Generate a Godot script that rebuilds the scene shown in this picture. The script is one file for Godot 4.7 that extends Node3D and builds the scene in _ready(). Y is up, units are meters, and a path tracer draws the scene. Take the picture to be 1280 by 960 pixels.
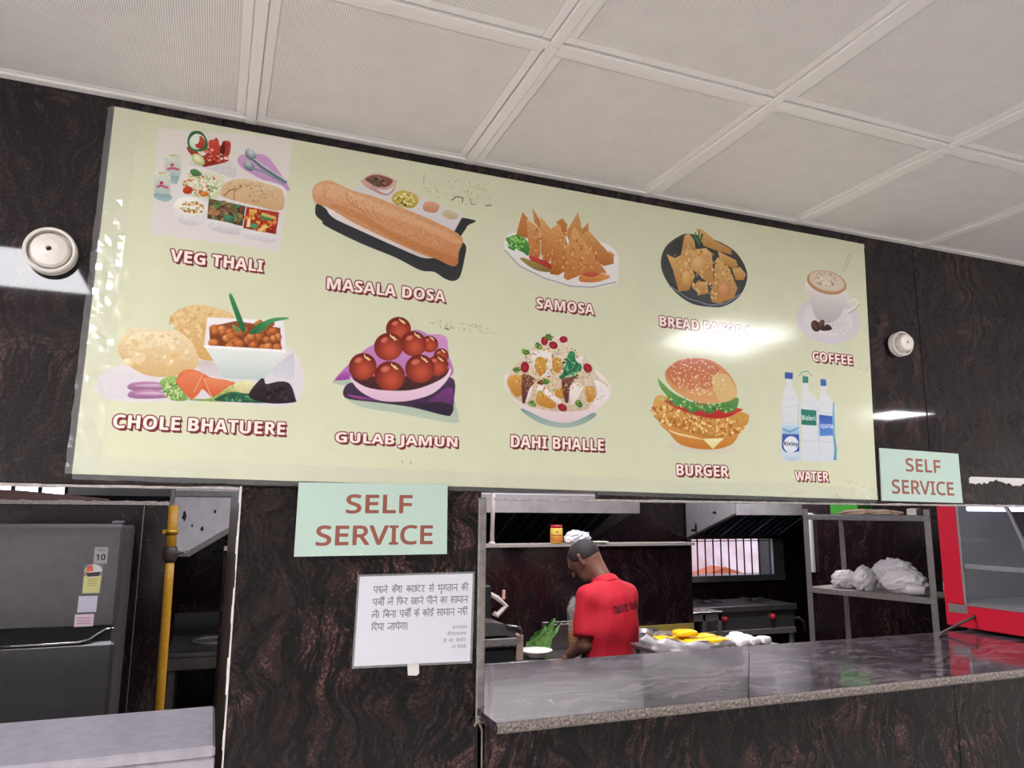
extends Node3D
# A canteen service hatch: dark granite front with a menu board, kitchen behind.

const CEIL := 2.547
const GRID_X := -0.6525
const KF := -0.1            # kitchen floor

var M := {}                 # materials
var taken := {}
var cv_w := 0
var cv_h := 0
var cv := PackedFloat32Array()
var grain_noise := FastNoiseLite.new()
var title_font: SystemFont
var plain_font: SystemFont

# ------------------------------------------------------------------ naming
func numbered(called: String) -> String:
	if not taken.has(called):
		taken[called] = 0
		return called
	taken[called] += 1
	return "%s_%03d" % [called, taken[called]]

func thing(called: String, label: String, category: String, at := Vector3.ZERO, turn := 0.0, group := "") -> Node3D:
	var o := Node3D.new()
	o.name = numbered(called)
	add_child(o)
	o.position = at
	o.rotation.y = turn
	o.set_meta("label", label)
	o.set_meta("category", category)
	if group != "":
		o.set_meta("group", group)
	return o

func structure(called: String, label := "") -> Node3D:
	var o := Node3D.new()
	o.name = called
	add_child(o)
	o.set_meta("kind", "structure")
	if label != "":
		o.set_meta("label", label)
	return o

func obj(called: String, st: SurfaceTool, material: Material, parent: Node3D, label := "") -> MeshInstance3D:
	st.generate_normals()
	var o := MeshInstance3D.new()
	o.mesh = st.commit()
	o.material_override = material
	o.name = called
	parent.add_child(o, true)
	if label != "":
		o.set_meta("label", label)
	return o

func inst(called: String, mesh: Mesh, material: Material, parent: Node3D, at: Vector3) -> MeshInstance3D:
	var o := MeshInstance3D.new()
	o.mesh = mesh
	if material:
		o.material_override = material
	o.name = called
	o.position = at
	parent.add_child(o, true)
	return o

# ------------------------------------------------------------------ shapes
func st_new(smooth := false) -> SurfaceTool:
	var st := SurfaceTool.new()
	st.begin(Mesh.PRIMITIVE_TRIANGLES)
	st.set_smooth_group(0 if smooth else -1)
	return st

func tri(st: SurfaceTool, a: Vector3, b: Vector3, c: Vector3, out: Vector3) -> void:
	if (b - a).cross(c - a).dot(out) > 0.0:
		var t := b
		b = c
		c = t
	st.add_vertex(a)
	st.add_vertex(b)
	st.add_vertex(c)

func quad(st: SurfaceTool, a: Vector3, b: Vector3, c: Vector3, d: Vector3, out: Vector3) -> void:
	tri(st, a, b, c, out)
	tri(st, a, c, d, out)

# box with chamfered edges
func cbox(st: SurfaceTool, c: Vector3, s: Vector3, b := 0.003, xf := Transform3D.IDENTITY) -> SurfaceTool:
	var h := s / 2.0
	b = minf(b, minf(h.x, minf(h.y, h.z)) * 0.6)
	var pt := func(sg: Vector3, ax: int) -> Vector3:
		var q := Vector3.ZERO
		for i in 3:
			q[i] = sg[i] * (h[i] if i == ax else h[i] - b)
		return xf * (c + q)
	for ax in 3:
		var u := (ax + 1) % 3
		var v := (ax + 2) % 3
		for sg in [-1.0, 1.0]:
			var n := Vector3.ZERO
			n[ax] = sg
			var ps := []
			for k in [[-1.0, -1.0], [1.0, -1.0], [1.0, 1.0], [-1.0, 1.0]]:
				var q := Vector3.ZERO
				q[ax] = sg
				q[u] = k[0]
				q[v] = k[1]
				ps.append(pt.call(q, ax))
			quad(st, ps[0], ps[1], ps[2], ps[3], xf.basis * n)
	if b <= 0.0:
		return st
	for ax in 3:                               # edge along ax, between faces u and v
		var u := (ax + 1) % 3
		var v := (ax + 2) % 3
		for su in [-1.0, 1.0]:
			for sv in [-1.0, 1.0]:
				var q0 := Vector3.ZERO
				q0[ax] = -1.0
				q0[u] = su
				q0[v] = sv
				var q1 := q0
				q1[ax] = 1.0
				var n := Vector3.ZERO
				n[u] = su
				n[v] = sv
				quad(st, pt.call(q0, u), pt.call(q1, u), pt.call(q1, v), pt.call(q0, v), xf.basis * n)
	for sx in [-1.0, 1.0]:
		for sy in [-1.0, 1.0]:
			for sz in [-1.0, 1.0]:
				var q := Vector3(sx, sy, sz)
				tri(st, pt.call(q, 0), pt.call(q, 1), pt.call(q, 2), xf.basis * q)
	return st

# box given by its limits
func span(st: SurfaceTool, x0: float, x1: float, y0: float, y1: float, z0: float, z1: float, b := 0.003) -> SurfaceTool:
	return cbox(st, Vector3((x0 + x1) / 2, (y0 + y1) / 2, (z0 + z1) / 2), Vector3(absf(x1 - x0), absf(y1 - y0), absf(z1 - z0)), b)

func box_obj(called: String, parent: Node3D, mat: Material, x0: float, x1: float, y0: float, y1: float, z0: float, z1: float, b := 0.003, label := "") -> MeshInstance3D:
	return obj(called, span(st_new(), x0, x1, y0, y1, z0, z1, b), mat, parent, label)

func tube(st: SurfaceTool, pts: Array, r: float, n := 10, caps := true) -> SurfaceTool:
	var rings := []
	var up := Vector3.UP
	for i in pts.size():
		var d: Vector3 = (pts[mini(i + 1, pts.size() - 1)] - pts[maxi(i - 1, 0)]).normalized()
		if absf(d.dot(up)) > 0.95:
			up = Vector3.RIGHT
		var a := d.cross(up).normalized()
		var b := d.cross(a).normalized()
		up = b.cross(d) if absf(b.cross(d).dot(d)) < 0.9 else up
		up = -b
		var ring := []
		for k in n:
			var t := TAU * k / n
			ring.append(pts[i] + (a * cos(t) + b * sin(t)) * r)
		rings.append(ring)
	for i in pts.size() - 1:
		for k in n:
			var m := (k + 1) % n
			var o: Vector3 = rings[i][k] + rings[i][m] - pts[i] * 2.0
			quad(st, rings[i][k], rings[i + 1][k], rings[i + 1][m], rings[i][m], o)
	if caps:
		for e in [0, pts.size() - 1]:
			var o: Vector3 = pts[e] - pts[1 if e == 0 else e - 1]
			for k in n:
				tri(st, pts[e], rings[e][k], rings[e][(k + 1) % n], o)
	return st

# profile: [radius, height] pairs turned about the y axis
func lathe(st: SurfaceTool, prof: Array, n := 24, xf := Transform3D.IDENTITY) -> SurfaceTool:
	for i in prof.size() - 1:
		var p0: Vector2 = Vector2(prof[i][0], prof[i][1])
		var p1: Vector2 = Vector2(prof[i + 1][0], prof[i + 1][1])
		var nn := Vector2(p1.y - p0.y, -(p1.x - p0.x))
		for k in n:
			var t0 := TAU * k / n
			var t1 := TAU * (k + 1) / n
			var tm := (t0 + t1) / 2
			var q := [Vector3(cos(t0) * p0.x, p0.y, sin(t0) * p0.x), Vector3(cos(t1) * p0.x, p0.y, sin(t1) * p0.x), Vector3(cos(t1) * p1.x, p1.y, sin(t1) * p1.x), Vector3(cos(t0) * p1.x, p1.y, sin(t0) * p1.x)]
			var o := Vector3(cos(tm) * nn.x, nn.y, sin(tm) * nn.x)
			if p0.x < 1e-6:
				tri(st, xf * q[0], xf * q[2], xf * q[3], xf.basis * o)
			elif p1.x < 1e-6:
				tri(st, xf * q[0], xf * q[1], xf * q[2], xf.basis * o)
			else:
				quad(st, xf * q[0], xf * q[1], xf * q[2], xf * q[3], xf.basis * o)
	return st

# flat outline given by 3D points, thickened along "deep"
func prism(st: SurfaceTool, pts: Array, deep: Vector3) -> SurfaceTool:
	var n := pts.size()
	var mid := Vector3.ZERO
	for p in pts:
		mid += p
	mid /= n
	var flat := PackedVector2Array()
	var nx: Vector3 = (pts[1] - pts[0]).normalized()
	var nz := deep.normalized()
	var ny := nz.cross(nx).normalized()
	for p in pts:
		flat.append(Vector2((p - pts[0]).dot(nx), (p - pts[0]).dot(ny)))
	var idx := Geometry2D.triangulate_polygon(flat)
	for i in range(0, idx.size(), 3):
		tri(st, pts[idx[i]], pts[idx[i + 1]], pts[idx[i + 2]], -deep)
		tri(st, pts[idx[i]] + deep, pts[idx[i + 1]] + deep, pts[idx[i + 2]] + deep, deep)
	var area := 0.0
	for i in n:
		area += flat[i].cross(flat[(i + 1) % n])
	for i in n:
		var a: Vector3 = pts[i]
		var b: Vector3 = pts[(i + 1) % n]
		var o := (b - a).cross(nz) * signf(area)
		quad(st, a, b, b + deep, a + deep, o)
	return st

# crumpled closed blob
func blob_shape(st: SurfaceTool, c: Vector3, r: Vector3, rough: float, freq: float, sd: int, floor_y := -1e9, nu := 26, nv := 16) -> SurfaceTool:
	var fn := FastNoiseLite.new()
	fn.seed = sd
	fn.noise_type = FastNoiseLite.TYPE_CELLULAR if rough < 0.0 else FastNoiseLite.TYPE_SIMPLEX
	fn.frequency = freq
	var g := []
	for j in nv + 1:
		var row := []
		var v := PI * j / nv
		for i in nu:
			var u := TAU * i / nu
			var d := Vector3(sin(v) * cos(u), cos(v), sin(v) * sin(u))
			var k := 1.0 + absf(rough) * (fn.get_noise_3d(d.x * 100, d.y * 100, d.z * 100))
			var p := c + d * r * k
			p.y = maxf(p.y, floor_y)
			row.append(p)
		g.append(row)
	for j in nv:
		for i in nu:
			var m := (i + 1) % nu
			var o: Vector3 = g[j][i] + g[j + 1][m] - c * 2.0
			if j > 0:
				tri(st, g[j][i], g[j][m], g[j + 1][m], o)
			if j < nv - 1:
				tri(st, g[j][i], g[j + 1][m], g[j + 1][i], o)
	return st

# soft packet: a rounded box with slightly wavy faces
func pillow(st: SurfaceTool, c: Vector3, r: Vector3, sd: int, nu := 28, nv := 14) -> SurfaceTool:
	var fn := FastNoiseLite.new()
	fn.seed = sd
	fn.frequency = 0.02
	var g := []
	for j in nv + 1:
		var row := []
		var v := PI * j / nv
		for i in nu:
			var u := TAU * i / nu
			var d := Vector3(sin(v) * cos(u), cos(v), sin(v) * sin(u))
			for k in 3:
				d[k] = signf(d[k]) * pow(absf(d[k]), 0.55)
			row.append(c + d * r * (1.0 + 0.09 * fn.get_noise_3d(d.x * 90, d.y * 90, d.z * 90)))
		g.append(row)
	for j in nv:
		for i in nu:
			var m := (i + 1) % nu
			var o: Vector3 = g[j][i] + g[j + 1][m] - c * 2.0
			if j > 0:
				tri(st, g[j][i], g[j][m], g[j + 1][m], o)
			if j < nv - 1:
				tri(st, g[j][i], g[j + 1][m], g[j + 1][i], o)
	return st

# a sheet on a rectangle facing +z, with texture coordinates 0..1, lifted by heights
func sheet(q: Array, nx: int, ny: int, lift: Callable) -> ArrayMesh:
	var st := st_new(true)
	for j in ny:
		for i in nx:
			var k := [[i, j], [i + 1, j], [i + 1, j + 1], [i, j + 1]]
			var ps := []
			var uv := []
			for e in k:
				var u: float = float(e[0]) / nx
				var v: float = float(e[1]) / ny
				var p: Vector3 = (q[0] * (1 - u) + q[1] * u) * (1 - v) + (q[3] * (1 - u) + q[2] * u) * v
				p.z += lift.call(u, v)
				ps.append(p)
				uv.append(Vector2(u, v))
			for t in [0, 1, 2, 0, 2, 3]:
				st.set_uv(uv[t])
				st.add_vertex(ps[t])
	st.index()
	st.generate_normals()
	return st.commit()

# ------------------------------------------------------------------ printing
func canvas(w: int, h: int, c: Color) -> void:
	cv_w = w
	cv_h = h
	cv.resize(w * h * 3)
	for i in w * h:
		cv[i * 3] = c.r
		cv[i * 3 + 1] = c.g
		cv[i * 3 + 2] = c.b

func canvas_texture() -> ImageTexture:
	var bytes := PackedByteArray()
	bytes.resize(cv_w * cv_h * 3)
	for i in cv_w * cv_h * 3:
		bytes[i] = int(clampf(cv[i], 0.0, 1.0) * 255.0 + 0.5)
	return ImageTexture.create_from_image(Image.create_from_data(cv_w, cv_h, false, Image.FORMAT_RGB8, bytes))

# fills outlines; mode 0 runs from c1 at the top to c2 below, mode 1 from c1 at a spot to c2 at the rim of an oval
func fill(polys: Array, c1: Color, c2: Color, grain := 0.0, oval: Array = [], spot := Vector2.ZERO) -> void:
	var lo := Vector2(1e9, 1e9)
	var hi := Vector2(-1e9, -1e9)
	for p in polys:
		for q in p:
			lo = lo.min(q)
			hi = hi.max(q)
	var x0 := maxi(0, int(lo.x) - 1)
	var y0 := maxi(0, int(lo.y) - 1)
	var x1 := mini(cv_w - 1, int(hi.x) + 1)
	var y1 := mini(cv_h - 1, int(hi.y) + 1)
	if x1 < x0 or y1 < y0:
		return
	var bw := x1 - x0 + 1
	var cov := PackedFloat32Array()
	cov.resize(bw * (y1 - y0 + 1))
	for poly in polys:
		var n: int = poly.size()
		var py0 := 1e9
		var py1 := -1e9
		for q in poly:
			py0 = minf(py0, q.y)
			py1 = maxf(py1, q.y)
		for y in range(maxi(y0, int(py0)), mini(y1, int(py1) + 1) + 1):
			for s in 3:
				var yy := y + (s + 0.5) / 3.0
				var xs := PackedFloat32Array()
				var a: Vector2 = poly[n - 1]
				for i in n:
					var b: Vector2 = poly[i]
					if (a.y <= yy) != (b.y <= yy):
						xs.append(a.x + (yy - a.y) / (b.y - a.y) * (b.x - a.x))
					a = b
				xs.sort()
				for j in range(0, xs.size() - 1, 2):
					var xa := maxf(xs[j], x0)
					var xb := minf(xs[j + 1], x1 + 0.999)
					if xb <= xa:
						continue
					var ia := int(xa)
					var ib := int(xb)
					var row := (y - y0) * bw - x0
					if ia == ib:
						cov[row + ia] += (xb - xa) / 3.0
					else:
						cov[row + ia] += (ia + 1 - xa) / 3.0
						for k in range(ia + 1, ib):
							cov[row + k] += 0.33334
						cov[row + ib] += (xb - ib) / 3.0
	var det := 1.0
	if oval.size():
		det = oval[2] * oval[5] - oval[3] * oval[4]
	for y in range(y0, y1 + 1):
		var t := clampf((y - lo.y) / maxf(1.0, hi.y - lo.y), 0, 1)
		for x in range(x0, x1 + 1):
			var k := cov[(y - y0) * bw + x - x0]
			if k <= 0.004:
				continue
			k = minf(k, 1.0)
			if oval.size():
				var dx: float = x + 0.5 - oval[0]
				var dy: float = y + 0.5 - oval[1]
				var s1: float = (dx * oval[5] - dy * oval[4]) / det - spot.x
				var s2: float = (oval[2] * dy - oval[3] * dx) / det - spot.y
				t = clampf(sqrt(s1 * s1 + s2 * s2) / (1.0 + spot.length()), 0, 1)
				t = t * t * (3 - 2 * t)
			var g := 1.0
			if grain > 0.0:
				g += 0.55 * grain * grain_noise.get_noise_2d(x, y)
			var i := (y * cv_w + x) * 3
			cv[i] += ((c1.r + (c2.r - c1.r) * t) * g - cv[i]) * k
			cv[i + 1] += ((c1.g + (c2.g - c1.g) * t) * g - cv[i + 1]) * k
			cv[i + 2] += ((c1.b + (c2.b - c1.b) * t) * g - cv[i + 2]) * k

func _pts(l: Array) -> PackedVector2Array:
	var p := PackedVector2Array()
	for i in range(0, l.size(), 2):
		p.append(Vector2(l[i], l[i + 1]))
	return p

func _blob(l: Array, c1: String, c2: String, grain: float, smooth: bool) -> void:
	var p := _pts(l)
	if smooth:
		var s := PackedVector2Array()
		var n := p.size()
		for i in n:
			for k in 5:
				s.append(p[i].cubic_interpolate(p[(i + 1) % n], p[(i + n - 1) % n], p[(i + 2) % n], k / 5.0))
		p = s
	fill([p], Color(c1), Color(c2), grain)

func _oval(o: Array, c1: String, c2: String, spot: Vector2, grain: float, n := 26) -> void:
	var p := PackedVector2Array()
	for i in n:
		var t := TAU * i / n
		p.append(Vector2(o[0] + o[2] * cos(t) + o[4] * sin(t), o[1] + o[3] * cos(t) + o[5] * sin(t)))
	fill([p], Color(c1), Color(c2), grain, o, spot)

func _stroke(p: PackedVector2Array, w: float, c: Color) -> void:
	var polys := []
	for i in p.size() - 1:
		var d := (p[i + 1] - p[i]).normalized() * w / 2.0
		var nn := Vector2(-d.y, d.x)
		var c0 := p[i] - d * 0.5
		var c1 := p[i + 1] + d * 0.5
		polys.append(PackedVector2Array([c0 + nn, c1 + nn, c1 - nn, c0 - nn]))
	fill(polys, c, c)

func _line(l: Array, w: float, c: String) -> void:
	_stroke(_pts(l), maxf(w, 1.0), Color(c))

func _bits(o: Array, n: int, r0: float, r1: float, cols: Array, sd: int, asp: float) -> void:
	var rng := RandomNumberGenerator.new()
	rng.seed = sd
	for i in n:
		var t := rng.randf() * TAU
		var q := sqrt(rng.randf())
		var x: float = o[0] + (o[2] * cos(t) + o[4] * sin(t)) * q
		var y: float = o[1] + (o[3] * cos(t) + o[5] * sin(t)) * q
		var r := rng.randf_range(r0, r1)
		var a := rng.randf() * TAU
		var c: String = cols[rng.randi() % cols.size()]
		_oval([x, y, cos(a) * r, sin(a) * r, -sin(a) * r / asp, cos(a) * r / asp], c, c, Vector2.ZERO, 0.0, 7)

# the outlines of a line of type, fitted into a box whose baseline is at y
func type(text: String, font: Font, x: float, y: float, w: float, h: float) -> Array:
	var tm := TextMesh.new()
	tm.font = font
	tm.text = text
	tm.font_size = 96
	tm.pixel_size = 1.0
	tm.depth = 0.0
	tm.curve_step = 2.0
	var a := tm.get_mesh_arrays()
	var vs: PackedVector3Array = a[Mesh.ARRAY_VERTEX]
	var ns: PackedVector3Array = a[Mesh.ARRAY_NORMAL]
	var ids: PackedInt32Array = a[Mesh.ARRAY_INDEX]
	var lo := Vector2(1e9, 1e9)
	var hi := Vector2(-1e9, -1e9)
	for v in vs:
		lo = lo.min(Vector2(v.x, v.y))
		hi = hi.max(Vector2(v.x, v.y))
	var out := []
	for i in range(0, ids.size(), 3):
		if ns[ids[i]].z < 0.5:
			continue
		var p := PackedVector2Array()
		for k in 3:
			var v := vs[ids[i + k]]
			p.append(Vector2(x + (v.x - lo.x) / (hi.x - lo.x) * w, y - (v.y - lo.y) / (hi.y - lo.y) * h))
		out.append(p)
	return out

func moved(polys: Array, d: Vector2) -> Array:
	var out := []
	for p in polys:
		var q := PackedVector2Array()
		for v in p:
			q.append(v + d)
		out.append(q)
	return out

# dish names: pale letters with a maroon outline that is heavier below right
func _title(text: String, x: float, y: float, w: float, h: float) -> void:
	var t := type(text, title_font, x + 2.8, y - 4.6, w - 7.6, h - 7.2)
	var dark := Color("702a30")
	for k in 12:
		fill(moved(t, Vector2.from_angle(TAU * k / 12.0) * 2.5), dark, dark)
	for k in 3:
		fill(moved(t, Vector2(1.2, 1.4) * (k + 1) + Vector2(0.8, 0.8)), dark, dark)
	var pale := Color("f8e4dd")
	for k in 6:
		fill(moved(t, Vector2.from_angle(TAU * k / 6.0) * 0.25), pale, pale)

func _label(text: String, x: float, y: float, w: float, c: String) -> void:
	fill(type(text, title_font, x, y, w, w * 0.3), Color(c), Color(c))

# ------------------------------------------------------------------ Devanagari lettering, drawn stroke by stroke (headline at y 0, foot at y 1)
const GLYPHS := {
	"p": [0.72, [[0.12, 0, 0.12, 0.42, 0.22, 0.6, 0.55, 0.6], [0.55, 0, 0.55, 1]]],
	"h": [0.62, [[0.36, 0, 0.36, 0.18, 0.14, 0.22, 0.12, 0.38, 0.4, 0.42, 0.48, 0.54, 0.36, 0.66, 0.16, 0.6], [0.3, 0.66, 0.44, 0.82, 0.4, 1.05]]],
	"l": [0.85, [[0.08, 0.9, 0.03, 0.55, 0.16, 0.36, 0.34, 0.5, 0.34, 0.75], [0.34, 0.5, 0.5, 0.38, 0.7, 0.5], [0.7, 0, 0.7, 1]]],
	"k": [0.85, [[0.42, 0, 0.42, 1], [0.42, 0.32, 0.2, 0.28, 0.06, 0.48, 0.18, 0.68, 0.42, 0.5], [0.42, 0.46, 0.62, 0.32, 0.76, 0.5, 0.66, 0.8]]],
	"sh": [0.82, [[0.08, 0.34, 0.06, 0.16, 0.22, 0.08, 0.36, 0.18, 0.32, 0.38, 0.12, 0.44, 0.14, 0.54, 0.26, 0.52, 0.42, 0.94], [0.67, 0, 0.67, 1]]],
	"T": [0.62, [[0.35, 0, 0.35, 0.16, 0.1, 0.3, 0.05, 0.62, 0.26, 0.86, 0.52, 0.84]]],
	"r": [0.55, [[0.16, 0, 0.4, 0.1, 0.4, 0.36, 0.12, 0.5, 0.46, 1]]],
	"s": [0.85, [[0.14, 0, 0.34, 0.1, 0.34, 0.36, 0.1, 0.5, 0.4, 0.98], [0.2, 0.5, 0.7, 0.5], [0.7, 0, 0.7, 1]]],
	"bh": [0.8, [[0.02, 0.24, 0.08, 0.1, 0.2, 0.12, 0.24, 0.5, 0.12, 0.6, 0.16, 0.72, 0.3, 0.58, 0.62, 0.58], [0.62, 0, 0.62, 1]]],
	"g": [0.7, [[0.24, 0, 0.24, 0.6, 0.12, 0.72, 0.1, 0.52], [0.55, 0, 0.55, 1]]],
	"t": [0.72, [[0.56, 0.4, 0.22, 0.4, 0.1, 0.6, 0.3, 0.96], [0.56, 0, 0.56, 1]]],
	"n": [0.74, [[0.6, 0.5, 0.12, 0.5, 0.06, 0.64, 0.2, 0.62], [0.6, 0, 0.6, 1]]],
	"c": [0.8, [[0.04, 0.34, 0.5, 0.34], [0.14, 0.34, 0.2, 0.72, 0.42, 0.76, 0.5, 0.4], [0.65, 0, 0.65, 1]]],
	"ph": [0.92, [[0.1, 0, 0.1, 0.42, 0.2, 0.6, 0.45, 0.6], [0.45, 0, 0.45, 1], [0.45, 0.46, 0.66, 0.34, 0.8, 0.52, 0.7, 0.8]]],
	"kh": [0.97, [[0.12, 0, 0.3, 0.1, 0.3, 0.34, 0.06, 0.48, 0.34, 0.94, 0.5, 0.76], [0.82, 0.36, 0.6, 0.3, 0.46, 0.5, 0.58, 0.72, 0.82, 0.6], [0.82, 0, 0.82, 1]]],
	"m": [0.74, [[0.14, 0, 0.14, 0.72, 0.04, 0.62, 0.6, 0.58], [0.6, 0, 0.6, 1]]],
	"b": [0.74, [[0.6, 0.36, 0.3, 0.3, 0.1, 0.5, 0.24, 0.74, 0.6, 0.62], [0.2, 0.38, 0.5, 0.66], [0.6, 0, 0.6, 1]]],
	"ii": [0.62, [[0.5, 0, 0.5, 0.18, 0.16, 0.24, 0.12, 0.44, 0.48, 0.5, 0.5, 0.72, 0.2, 0.8, 0.46, 1.05], [0.5, 0, 0.56, -0.22, 0.34, -0.2]]],
	"d": [0.62, [[0.42, 0, 0.42, 0.18, 0.18, 0.24, 0.08, 0.44, 0.18, 0.66, 0.4, 0.66, 0.46, 0.5], [0.36, 0.66, 0.54, 1.02]]],
	"y": [0.74, [[0.06, 0.1, 0.28, 0.2, 0.08, 0.46, 0.3, 0.68, 0.6, 0.6], [0.6, 0, 0.6, 1]]],
	"j": [0.85, [[0.7, 0.48, 0.3, 0.48, 0.34, 0.76, 0.1, 0.8, 0.04, 0.6], [0.7, 0, 0.7, 1]]],
	"u": [0.62, [[0.12, 0.16, 0.44, 0.18, 0.42, 0.44, 0.16, 0.48, 0.46, 0.56, 0.42, 0.86, 0.14, 0.88, 0.04, 0.7]]],
	"a": [0.8, [[0.08, 0.2, 0.34, 0.16, 0.34, 0.44, 0.14, 0.48, 0.36, 0.56, 0.32, 0.86, 0.06, 0.8], [0.34, 0.48, 0.66, 0.48], [0.66, 0, 0.66, 1]]],
	"-aa": [0.3, [[0.14, 0, 0.14, 1]]],
	"-ii": [0.3, [[0.14, 1, 0.14, 0, 0.02, -0.26, -0.3, -0.24, -0.42, 0]]],
	"-rii": [0.3, [[0.14, 1, 0.14, 0, 0.02, -0.26, -0.3, -0.24, -0.42, 0], [-0.06, -0.1, 0.14, -0.4, 0.26, -0.2]]],
	"-i": [0.32, [[0.18, 1, 0.18, 0, 0.3, -0.26, 0.66, -0.24, 0.78, 0]]],
	"-o": [0.3, [[0.14, 0, 0.14, 1], [0.14, 0, -0.04, -0.32]]],
	"-e": [0.0, [[-0.14, 0, -0.34, -0.32]]],
	"-ai": [0.0, [[-0.14, 0, -0.42, -0.26], [-0.12, 0, -0.2, -0.36]]],
	"-n": [0.0, [[-0.12, -0.26, -0.05, -0.24]]],
	"-u": [0.0, [[-0.3, 1.02, -0.12, 1.1, -0.16, 1.3, -0.36, 1.3]]],
	"/": [0.3, [[0.16, 0, 0.16, 1]]],
	".": [0.2, [[0.06, 0.94, 0.12, 1]]],
	",": [0.2, [[0.1, 0.94, 0.06, 1.12]]],
}

func hindi_line(text: String, x0: float, x1: float, y: float, size: float, w: float, ink: Color) -> void:
	var words := text.split(" | ")
	var widths := []
	var total := 0.0
	for word in words:
		var ww := 0.0
		for g in word.split(" ", false):
			ww += GLYPHS[g][0] * size
		widths.append(ww)
		total += ww
	var gap := (x1 - x0 - total) / maxf(1.0, words.size() - 1)
	var x := x0
	for i in words.size():
		var hx := x
		for g in words[i].split(" ", false):
			for s in GLYPHS[g][1]:
				var p := PackedVector2Array()
				for k in range(0, s.size(), 2):
					p.append(Vector2(x + s[k] * size, y + s[k + 1] * size))
				_stroke(p, w, ink)
			x += GLYPHS[g][0] * size
			if not (g in ["/", ".", ","]):
				_stroke(PackedVector2Array([Vector2(hx, y), Vector2(x, y)]), w, ink)
			hx = x
		x += gap

# ------------------------------------------------------------------ rounded bodies: tapered capsules melted together, meshed as surface nets
# bone: [a, b, ra, rb, k, clip point, clip normal]
func melt(st: SurfaceTool, bones: Array, cell: float, fold := 0.0, fold_freq := 12.0) -> SurfaceTool:
	var lo := Vector3.ONE * 1e9
	var hi := -lo
	for b in bones:
		var r := maxf(b[2], b[3])
		lo = lo.min(b[0].min(b[1]) - Vector3.ONE * r)
		hi = hi.max(b[0].max(b[1]) + Vector3.ONE * r)
	lo -= Vector3.ONE * cell * 3
	var nx := int((hi.x - lo.x) / cell) + 4
	var ny := int((hi.y - lo.y) / cell) + 4
	var nz := int((hi.z - lo.z) / cell) + 4
	var f := PackedFloat32Array()
	f.resize(nx * ny * nz)
	f.fill(1.0)
	var fn := FastNoiseLite.new()
	fn.seed = 5
	fn.frequency = fold_freq
	fn.fractal_type = FastNoiseLite.FRACTAL_NONE
	for b in bones:
		var a: Vector3 = b[0]
		var e: Vector3 = b[1]
		var ra: float = b[2]
		var rb: float = b[3]
		var k: float = b[4]
		var clip: bool = b.size() > 5
		var ab := e - a
		var l2 := maxf(ab.length_squared(), 1e-9)
		var pad := Vector3.ONE * (maxf(ra, rb) + k + cell * 2.0)
		var i0 := ((a.min(e) - pad - lo) / cell).floor().max(Vector3.ZERO)
		var i1 := ((a.max(e) + pad - lo) / cell).ceil().min(Vector3(nx - 1, ny - 1, nz - 1))
		for iz in range(int(i0.z), int(i1.z) + 1):
			for iy in range(int(i0.y), int(i1.y) + 1):
				var row := (iz * ny + iy) * nx
				for ix in range(int(i0.x), int(i1.x) + 1):
					var p := lo + Vector3(ix, iy, iz) * cell
					var t := clampf((p - a).dot(ab) / l2, 0.0, 1.0)
					var d := p.distance_to(a + ab * t) - (ra + (rb - ra) * t)
					if clip:
						d = maxf(d, (p - b[5]).dot(b[6]))
					var g := f[row + ix]
					var h := maxf(k - absf(g - d), 0.0) / k
					f[row + ix] = minf(g, d) - h * h * k * 0.25
	var at := {}
	var verts := PackedVector3Array()
	var step := [1, nx, nx * ny]
	for iz in nz - 1:
		for iy in ny - 1:
			for ix in nx - 1:
				var c := (iz * ny + iy) * nx + ix
				var f0 := f[c]
				if f0 > cell * 2.5 or f0 < -cell * 2.5:
					continue
				var sum := Vector3.ZERO
				var count := 0
				for e in 12:
					var ax := e >> 2
					var o := e & 3
					var u := (ax + 1) % 3
					var v := (ax + 2) % 3
					var q := Vector3i.ZERO
					q[u] = o & 1
					q[v] = o >> 1
					var g0: int = c + q.x + q.y * nx + q.z * nx * ny
					var fa := f[g0]
					var fb := f[g0 + step[ax]]
					if (fa < 0.0) != (fb < 0.0):
						var w := Vector3(q)
						w[ax] += fa / (fa - fb)
						sum += w
						count += 1
				if count:
					at[c] = verts.size()
					var p := lo + (Vector3(ix, iy, iz) + sum / count) * cell
					if fold > 0.0:
						p += Vector3(fn.get_noise_3d(p.x, p.y * 0.5, p.z), 0.0, fn.get_noise_3d(p.z + 9.0, p.y * 0.5, p.x)) * fold
					verts.append(p)
	for iz in range(1, nz - 1):
		for iy in range(1, ny - 1):
			for ix in range(1, nx - 1):
				var c := (iz * ny + iy) * nx + ix
				var fa := f[c]
				if fa > cell * 2.5 or fa < -cell * 2.5:
					continue
				for ax in 3:
					var fb := f[c + step[ax]]
					if (fa < 0.0) == (fb < 0.0):
						continue
					var su: int = step[(ax + 1) % 3]
					var sv: int = step[(ax + 2) % 3]
					var q := [c - su - sv, c - sv, c, c - su]
					if not (at.has(q[0]) and at.has(q[1]) and at.has(q[2]) and at.has(q[3])):
						continue
					var v0 := verts[at[q[0]]]
					var v1 := verts[at[q[1]]]
					var v2 := verts[at[q[2]]]
					var v3 := verts[at[q[3]]]
					if fa < 0.0:                 # outside lies ahead: run the other way round
						var sw := v1
						v1 = v3
						v3 = sw
					for v in [v0, v1, v2, v0, v2, v3]:
						st.add_vertex(v)
	return st

# ------------------------------------------------------------------ materials
func flat_mat(c: Color, rough := 0.6, metal := 0.0, spec := 0.5) -> StandardMaterial3D:
	var m := StandardMaterial3D.new()
	m.albedo_color = c
	m.roughness = rough
	m.metallic = metal
	m.metallic_specular = spec
	return m

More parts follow.
